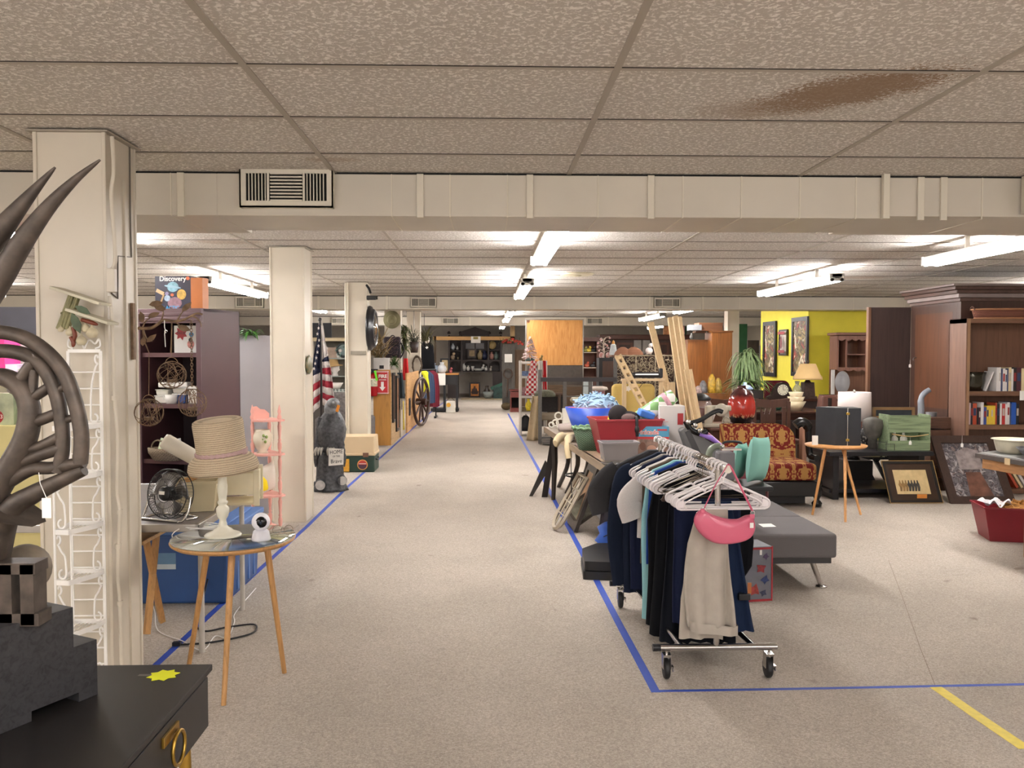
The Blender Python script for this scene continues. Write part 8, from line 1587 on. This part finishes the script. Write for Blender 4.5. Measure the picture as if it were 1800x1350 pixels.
# cabinet, red vase, sewing machine behind the rack
t = thing('brown_sewing_cabinet', 'brown wooden cabinet carrying the sewing machine and big red vase', 'cabinet', (2.75, 9.3, 0)); x0 = AX(1250, 8.95)
MB().bx(x0, 3.08, 8.93, 9.8, .665, .69).build('top_board', WD('6a4a40', .4, kind='woodx'), t, world=True, bevel=.004); MB().bx(x0 + .03, 3.05, 8.97, 9.78, 0, .665).build('cabinet_case', WD('4f3229', .4), t, world=True)
t = thing('big_red_vase', 'large egg-shaped glossy vase, red fading to black with dripping glaze band', 'vase', (AX(1304, 9.5), 9.5, .691)); k = .158
def vz():
 n = Nt('red_drip_glaze'); s = n.n('SeparateXYZ'); n.l(n.tc.outputs['Object'], s.inputs[0]); z = n.math('ADD', s.outputs[2], n.math('MULTIPLY', n.math('SUBTRACT', n.noise(n.map((26, 26, 6)), 1, 3), .5), .06))
 col = n.ramp(z, [(.055, (.006, .005, .006)), (.075, (.006, .005, .006)), (.115, (.42, .035, .022)), (.26, (.40, .03, .02)), (.33, (.055, .012, .012))]); d = n.noise(n.map((60, 60, 16)), 1, 2)
 m = n.math('MULTIPLY', n.ramp(z, [(.07, (0, 0, 0)), (.09, (1, 1, 1)), (.125, (0, 0, 0))]), n.ramp(d, [(.5, (0, 0, 0)), (.56, (1, 1, 1))])); return n.set(.12, 0, .6, n.mix(m, col, (.55, .3, .15)))
MB().lathe([(0, 0), (.09, 0), (.12, .02), (.15, .10), (.158, .17), (.15, .25), (.125, .33), (.08, .385), (.05, .40), (.045, .43), (.05, .435), (.04, .43), (0, .42)], n=48).build('vase_body', vz(), t)
SMW = P('b0a898', .3, var=.08); t = thing('sewing_machine', 'cream vintage sewing machine with handwheel on the brown cabinet', 'sewing machine', (AX(1262, 9.05), 9.08, .691)); b = MB(); b.box((0, 0, .02), (.30, .14, .04)); b.box((-.09, 0, .13), (.07, .09, .2)); b.box((.02, 0, .205), (.26, .08, .06)); b.box((.10, 0, .12), (.06, .06, .14)); b.build('machine_body', SMW, t, bevel=.012, seg=3)
MB().lathe([(.03, -.01), (.065, -.012), (.07, 0), (.065, .012), (.03, .01)], (.03, -.07, .19), 26, M=Euler((R(90), 0, 0)).to_matrix()).build('handwheel', SMW, t); MB().tube(arc((.08, -.08, .07), .04, 0, 2 * pi, 14)[:-1], .007, 6, closed=True).build('gear_plate', P('8a8474', .4), t)
knick('white_bowl', 'white mixing bowl tipped behind the sewing machine', 1243, 745, 9.3, .12, P('cfc8bc', .4), 'bowl', .09, z=.691)
t = thing('clear_jar_with_black_lid', 'large clear jar with black lid beside the short pine boards', 'jar', (AX(1232, 9.3), 9.3, .735)); MB().lathe([(0, 0), (.12, 0), (.13, .03), (.13, .18), (.10, .24), (0, .25)], n=30).build('jar_body', mat('b5a8a6', .08, sc_=.4, kind='clear'), t); MB().lathe([(.11, .235), (.12, .25), (.08, .29), (.035, .31), (0, .315)], n=24).build('lid', BLACK, t); MB().lathe([(0, .01), (.09, .01), (.09, .14), (0, .15)], n=16).build('contents', P('8a3a3c', .6), t)
tag(MB().bx(AX(1222, 9.3), AX(1243, 9.3), 9.12, 9.52, 0, .733).build('low_dark_stand', P('3a2a24', .6)), 'dark stand under the large clear jar', 'stand')
t = thing('burgundy_suitcase', 'burgundy suitcase with dark handle behind the teal cushions', 'suitcase', (2.33, 7.95, 0)); MB().box((0, 0, .41), (.5, .22, .36)).build('case_body', P('5a1a24', .4), t, bevel=.03, seg=3); MB().tube(bez([(-.12, -.05, .6), (-.08, -.05, .65), (.06, -.05, .65), (.1, -.05, .6)], 4), .012, 6).build('handle', BLACK, t); MB().box((0, 0, .115), (.52, .3, .23)).build('black_case_under', BLACK, t)
# dining set and lamp in front of the yellow wall
t = thing('dining_table', 'dark brown dining table behind the damask chaise', 'table', (3.7, 11.2, 0)); DT = WD('3d241c', .25, kind='woodx', sc_=3)
MB().bx(AX(1262, 10.6), AX(1462, 10.6), 10.6, 11.7, .725, .75).build('tabletop', DT, t, world=True, bevel=.006); MB().bx(AX(1268, 10.65), AX(1455, 10.65), 10.68, 11.6, .64, .725).build('apron', DT, t, world=True)
for x in (1272, 1450):
 for y in (10.72, 11.55): MB().box((AX(x, 10.7), y, .32), (.07, .07, .64), top=(1.2, 1.2)).build('leg', DT, t, world=True)
t = thing('dining_chair', 'dark wooden dining chair with cut-out curved back in front of the dining table', 'chair', (AX(1357, 10.2), 10.25, 0)); DC = WD('4a2d20', .35, sc_=4); a, c_ = AX(1326, 10.2), AX(1390, 10.2); w = c_ - a; z1, z0 = AZ(701, 10.2), .46
MB().prism([(-.0, 0), (w * .5, -.025), (w, 0.0), (w, -.10), (w * .5, -.12), (0, -.10)], (a, 10.22, z1), UX, UZ, -.025).build('crest_rail', DC, t, world=True, bevel=.003)
for u in (.03, .97): MB().box((a + w * u, 10.22, (z1 + .0) / 2 - .03), (.04, .03, z1 - .02)).build('back_post', DC, t, world=True)
MB().prism([(w * .2, -.11), (w * .3, -.2), (w * .36, -.11), (w * .44, -.2), (w * .5, -.11), (w * .62, -.11), (w * .62, z0 - z1), (w * .22, z0 - z1)], (a, 10.22, z1), UX, UZ, -.02).build('back_splat', DC, t, world=True); MB().prism([(w * .8, -.11), (w * .9, -.11), (w * .9, z0 - z1), (w * .8, z0 - z1)], (a, 10.22, z1), UX, UZ, -.02).build('back_slat', DC, t, world=True)
MB().box(((a + c_) / 2, 10.0, .45), (w, .42, .05)).build('seat', DC, t, world=True, bevel=.01)
for x in (a + .03, c_ - .03): MB().box((x, 9.84, .21), (.04, .04, .42)).build('front_leg', DC, t, world=True)
dup(t, (AX(1272, 10.35), 10.38, 0), R(8), 'second dark dining chair, partly hidden left of the red vase')
Ys = 11.95; t = thing('dark_sideboard', 'dark sideboard behind the dining table carrying lamp and clock', 'sideboard', (AX(1410, Ys), Ys + .2, 0)); zsb = .835; MB().bx(AX(1345, Ys), AX(1476, Ys), Ys, Ys + .45, zsb - .03, zsb).build('top_board', DT, t, world=True, bevel=.004); MB().bx(AX(1348, Ys), AX(1473, Ys), Ys + .02, Ys + .43, 0, zsb - .03).build('sideboard_case', P('241a17', .4), t, world=True)
t = thing('table_lamp', 'table lamp with cream pleated bell shade and dark square base', 'lamp', (AX(1427, Ys), Ys + .15, zsb)); z1, z0 = AZ(640, Ys) - zsb, AZ(668, Ys) - zsb
MB().lathe([(.205, z0), (.205, z0 + .03), (.17, z0 + .08), (.11, z1), (.10, z1)], n=24, wob=lambda a, z: 1 + .02 * cos(8 * a)).build('lamp_shade', P('d2b07a', .7, var=.04), t, solid=.004); MB().box((0, 0, .02), (.21, .21, .04)).box((0, 0, .14), (.17, .17, .2), top=(.85, .85)).lathe([(.05, .24), (.02, .28), (.015, z0 + .1), (0, z0 + .1)], n=12).build('lamp_base', mat('3c2a22', .4, sc_=30, var=.4), t, bevel=.006); MB().ball((0, 0, z1 + .03), (.025, .025, .03)).build('finial', P('3a2a22'), t)
t = thing('mantel_clock', 'dark mantel clock with round white face in front of the burgundy chair', 'clock', (AX(1381, Ys), Ys + .1, zsb)); MB().prism([(-.22, 0), (.22, 0), (.22, .03), (.16, .06), (.12, .16), (.07, .22), (0, .24), (-.07, .22), (-.12, .16), (-.16, .06), (-.22, .03)], (0, 0, 0), UX, UZ, -.08).build('clock_case', P('2b1f1b', .3), t, bevel=.006); MB().cyl((0, -.004, .13), (0, .0, .13), .078, n=28).build('clock_face', P('d6d0b8', .5), t)
MB().box((0, -.006, .16), (.005, .002, .05)).box((.018, -.006, .13), (.04, .002, .005)).build('clock_hands', BLACK, t); b = MB()
for k in range(12): b.box((.062 * sin(k * pi / 6), -.006, .13 + .062 * cos(k * pi / 6)), (.008, .002, .014), M=Euler((0, k * pi / 6, 0)).to_matrix())
b.build('hour_marks', BLACK, t)
t = thing('burgundy_chair', 'chair with rounded burgundy back against the yellow wall', 'chair', (AX(1366, 13), 13, 0)); MB().prism(rr(.38, .45, .1), (AX(1346, 13), 13, .62), UX, UZ, -.08).build('backrest', FB('5a2028', var=.06), t, world=True, bevel=.03, seg=3); MB().box((0, .25, .4), (.45, .45, .1)).build('seat', FB('5a2028'), t, bevel=.03)
for (x, y) in ((-.18, .05), (.18, .05), (-.18, .45), (.18, .45)): MB().box((x, y, .18), (.05, .05, .36)).box((x, .03, .5), (.04, .03, .3)).build('leg', P('2a1a16'), t)
for i in range(3): knick('cream_bowl', ['bottom cream bowl of the stack on the dining table', 'middle cream bowl of the stack on the dining table', 'top cream bowl of the stack on the dining table'][i], 1399, 727, 10.8, .12, P('c0b090', .4), 'bowl', .125 - .015 * i, z=.751 + i * .06)
knick('green_bowl', 'small dark green bowl on the dining table seen through the chair back', 1368, 727, 10.9, .07, P('1c4a3a', .3), 'bowl', .06, z=.751)
t = thing('brown_toaster', 'brown and chrome toaster at the right end of the dining table', 'toaster', (AX(1468, 11.75), 11.7, zsb)); t.location = (AX(1455, 11.0), 11.0, .751); MB().box((0, 0, .1), (.24, .16, .19), top=(.85, .9)).build('toaster_body', P('6a453a', .35), t, bevel=.03, seg=3); MB().box((0, -.082, .09), (.05, .01, .13)).box((0, 0, .197), (.2, .1, .006)).build('chrome_trim', CHROME, t)
knick('glass_vase', 'smoky glass vase between clock and lamp', 1401, 704, Ys, .26, mat('8a8a70', .1, sc_=.6, kind='clear'), 'vase', .07, z=zsb); knick('green_dish_bowl', 'mossy little bowl left of the clock', 1336, 708, 11.3, .07, P('6a6a4a', .5), 'bowl', .07, z=.751)
t = thing('ceramic_jar', 'painted ceramic jar with pale blue lid behind the red vase', 'jar', (AX(1312, 10.9), 10.95, .751)); MB().lathe([(0, 0), (.09, 0), (.12, .10), (.10, .22), (.07, .27), (0, .27)], n=28, wob=None).build('jar_body', mat('d2c4a8', .3, sc_=14, kind='mottle', c2='9aa0b0'), t); MB().lathe([(.10, .27), (.105, .285), (.06, .32), (.02, .33), (.022, .36), (0, .365)], n=26).build('lid', P('8fa8c4', .3), t)
FA = P('4a3a28', .5, var=.3); FL = mat('c9a468', .5, sc_=3.6, kind='art', c2=('8a7a4a', '4a3c26', 'b03c2c', 'efe2c8'))
for (p0, p1, y0, y1, fw, fm, am, lb) in ((1340, 1362, 565, 662, .075, P('1c1a1f', .4), FL, 'tall black framed lily painting, far one on the yellow wall'), (1390, 1418, 557, 662, .07, P('26242b', .4), FL, 'tall black framed lily painting nearest on the yellow wall'), (1368, 1382, 579, 625, .03, P('2a1a1c', .4), P('d9cfc4', .5), 'small framed floral sampler between the two lily paintings')):
 X = yx - .045; Ya_, Yb_ = atx(p0, 640, X).y, atx(p1, 640, X).y; z1, z0 = H + (622 - y0) * (Ya_ + Yb_) / 2 / F, H + (622 - y1) * (Ya_ + Yb_) / 2 / F
 t = pframe('framed_picture', lb, ((X, Ya_, z0), (X, Yb_, z0), (X, Yb_, z1), (X, Ya_, z1)), fw, fm, am, .035)
 if fw < .05:
  for z in (z0 + .05, z1 - .09): flat(t, 'red_border', P('a8343c', .5), (X - .028, Ya_ - .04, z), -UY, UZ, rect(abs(Ya_ - Yb_) - .08, .05), .002)
  flat(t, 'flower_motif', P('8a4a4c', .5, var=.5, sc_=40), (X - .028, (Ya_ + Yb_) / 2, (z0 + z1) / 2), -UY, UZ, disc(.06, ry=.12), .002)
Yh = 13.7; hx = lambda p: AX(p, Yh); hz = lambda p: AZ(p, Yh); HW2 = WD('8a5f4e', .5, sc_=4); HWX = WD('8a5f4e', .5, kind='woodx', sc_=4)
t = thing('pinkish_wood_hutch', 'pinkish brown open hutch with scalloped trim before the yellow wall', 'hutch', (hx(1505), Yh + .2, 0)); xr = hx(1545)
MB().bx(hx(1468), xr, Yh - .05, Yh + .35, hz(589), hz(584)).build('cornice', HWX, t, world=True, bevel=.01); MB().bx(hx(1472), xr, Yh + .30, Yh + .33, 0, hz(588)).build('back_panel', WD('7a5038', .5), t, world=True)
for a, c_ in ((1471, 1474), (1486, 1489), (1521, 1524), (1543, 1545)): MB().bx(hx(a), hx(c_), Yh, Yh + .3, hz(650), hz(590)).build('upright', HW2, t, world=True)
n_ = 24; pl = [(hx(1472), hz(590)), (xr, hz(590))] + [(xr - (xr - hx(1472)) * k / n_, hz(598) - .03 * abs(sin(k * pi / 4)) + .02) for k in range(n_ + 1)]; MB().prism(pl, (0, Yh, 0), UX, UZ, .02).build('scalloped_top_rail', HW2, t, world=True)
pl = [(hx(1472), hz(646)), (xr, hz(646))] + [(xr - (xr - hx(1472)) * k / n_, hz(652) - .03 * abs(sin(k * pi / 5)) + .02) for k in range(n_ + 1)]; MB().prism(pl, (0, Yh, 0), UX, UZ, .02).build('scalloped_bottom_rail', HW2, t, world=True)
for y in (622, 646): MB().bx(hx(1488), hx(1522), Yh, Yh + .3, hz(y) - .02, hz(y)).build('shelf', HWX, t, world=True)
MB().bx(hx(1472), xr, Yh, Yh + .3, 0, .8).build('lower_cupboard', HW2, t, world=True, bevel=.01)
t = thing('leaning_oval_mirror', 'oval mirror in white frame between the lamp and the hutch', 'mirror', (hx(1480), 13.4, 0)); c_ = at(1480, 672, 13.4); MB().lathe([(0, 0), (.11, 0), (.12, .01), (.12, .02), (0, .02)], c_, 36, ry=1.5, M=Euler((R(90), 0, 0)).to_matrix()).build('mirror_glass', P('a8a8ac', .2), t, world=True); MB().bx(c_.x - .16, c_.x - .11, 13.42, 13.45, 0, c_.z + .2).build('stand', WHITE, t, world=True)
OW = WD('8a5424', .45, sc_=3, var=.2)
for i, (a, c_, y0, Y, lb) in enumerate(((1209, 1246, 597, 15.6, 'left shorter oak wardrobe with panelled door'), (1251, 1287, 581, 15.3, 'right taller oak wardrobe beside the column'))):
 t = thing('oak_wardrobe', lb, 'wardrobe', (AX((a + c_) / 2, Y), Y + .25, 0), 0, 'oak wardrobes'); z = AZ(y0, Y); MB().bx(AX(a, Y), AX(c_, Y), Y, Y + .5, 0, z).build('wardrobe_case', OW, t, world=True, bevel=.004); MB().bx(AX(a, Y) - .01, AX(c_, Y) + .01, Y - .015, Y + .5, z - .03, z).build('top_board', WD('7a4a22', kind='woodx'), t, world=True)
 if i == 0: MB().frame((AX(1228, Y), Y - .005, .9), UX, UZ, AX(1248, Y) - AX(1228, Y), z - .95, .04, -.015).build('door_frame', OW, t, world=True); MB().frame((AX(1228, Y), Y - .005, .1), UX, UZ, AX(1248, Y) - AX(1228, Y), .78, .04, -.015).build('door_frame', OW, t, world=True)
t = thing('oak_stereo_box', 'oak box with grey louvred front on top of the wardrobes', 'box', (AX(1245, 15.4), 15.5, AZ(581, 15.3))); MB().box((.05, .1, .075), (.44, .35, .15)).build('box_body', WD('6a4228', kind='woodx'), t); MB().box((-.24, 0, .06), (.2, .3, .10)).build('louvred_front', P('8a8c90', .4), t); MB().box((-.12, .1, -.02), (.2, .2, .03)).build('foot', P('6a4228'), t)
knick('glass_jug', 'small glass jug on the left oak wardrobe', 1216, 597, 15.7, .12, P('a8a8a4', .2), 'jug'); 
t = thing('oak_side_cabinet', 'low oak cabinet with yellow ornaments in front of the wardrobes', 'cabinet', (AX(1250, 12.6), 12.8, 0)); MB().bx(AX(1222, 12.6), AX(1280, 12.6), 12.6, 13.1, 0, AZ(692, 12.6)).build('cabinet_case', OW, t, world=True, bevel=.006); MB().bx(AX(1224, 12.6), AX(1278, 12.6), 12.585, 12.6, AZ(710, 12.6), AZ(696, 12.6)).build('drawer', OW, t, world=True)
for i, (x, h, m, lb) in enumerate(((1236, .2, '7c7a7e', 'grey ring ornament left on the low oak cabinet'), (1251, .30, 'c9a23a', 'yellow pointed house ornament on the low oak cabinet'), (1262, .24, 'b89a48', 'yellow and grey ornament right on the low oak cabinet'), (1228, .12, 'b8a09a', 'pinkish round ornament at the left end of the oak cabinet'))): knick('ornament', lb, x, 692, 12.75, h, P(m, .4, var=.4, sc_=24), 'ornament', .06)
t = leafy('hanging_fern', 'large drooping pale green fern left of the yellow wall', 'fern', at(1312, 640, 12.9), .26, .22, 150, .016, .30, P('9db884', .6, var=.2, sc_=20), seed=21, up=.8, droop=1.1)
MB().lathe([(0, -.12), (.09, -.12), (.12, .0), (0, .0)], n=18).build('pot', P('3a302a'), t); p = t.location; MB().cyl((0, 0, -p.z), (0, 0, -.12), .02).lathe([(0, -p.z), (.16, -p.z), (.15, -p.z + .03), (0, -p.z + .03)]).build('plant_stand', BLACKMETAL, t)
leafy('potted_fern', 'second lower fern spreading behind the red vase', 'fern', (AX(1316, 12.4), 12.4, .95), .36, .05, 60, .016, .22, P('6a8a4a', .6, var=.3), pot=(.1, .1, P('3a302a')), seed=22, droop=.6)
tag(MB().bx(AX(1296, 12.4), AX(1337, 12.4), 12.25, 12.6, 0, .95).build('dark_plant_cabinet', P('2a2422', .6)), 'dark cabinet holding the lower fern', 'cabinet')
tag(MB().bx(AX(1299, 19), AX(1313, 19), 19, 19.05, 0, AZ(569, 19)).build('tall_green_board', P('2a5a34', .7)), 'tall green board beyond the column left of the yellow wall', 'board')
tag(MB().bx(AX(1314, 18.5), AX(1334, 18.5), 18.5, 18.55, 0, AZ(598, 18.5)).build('poster_stack', mat('4a4036', .6, sc_=3, var=.6)), 'dark posters stacked against the wall above the fern', 'poster')
struct(MB().bx(AX(1313, 19.6), 8.9, 19.6, 19.7, 0, ZC - .75).build('wall_partition_right', P('a39f9c', .8, var=.04)))
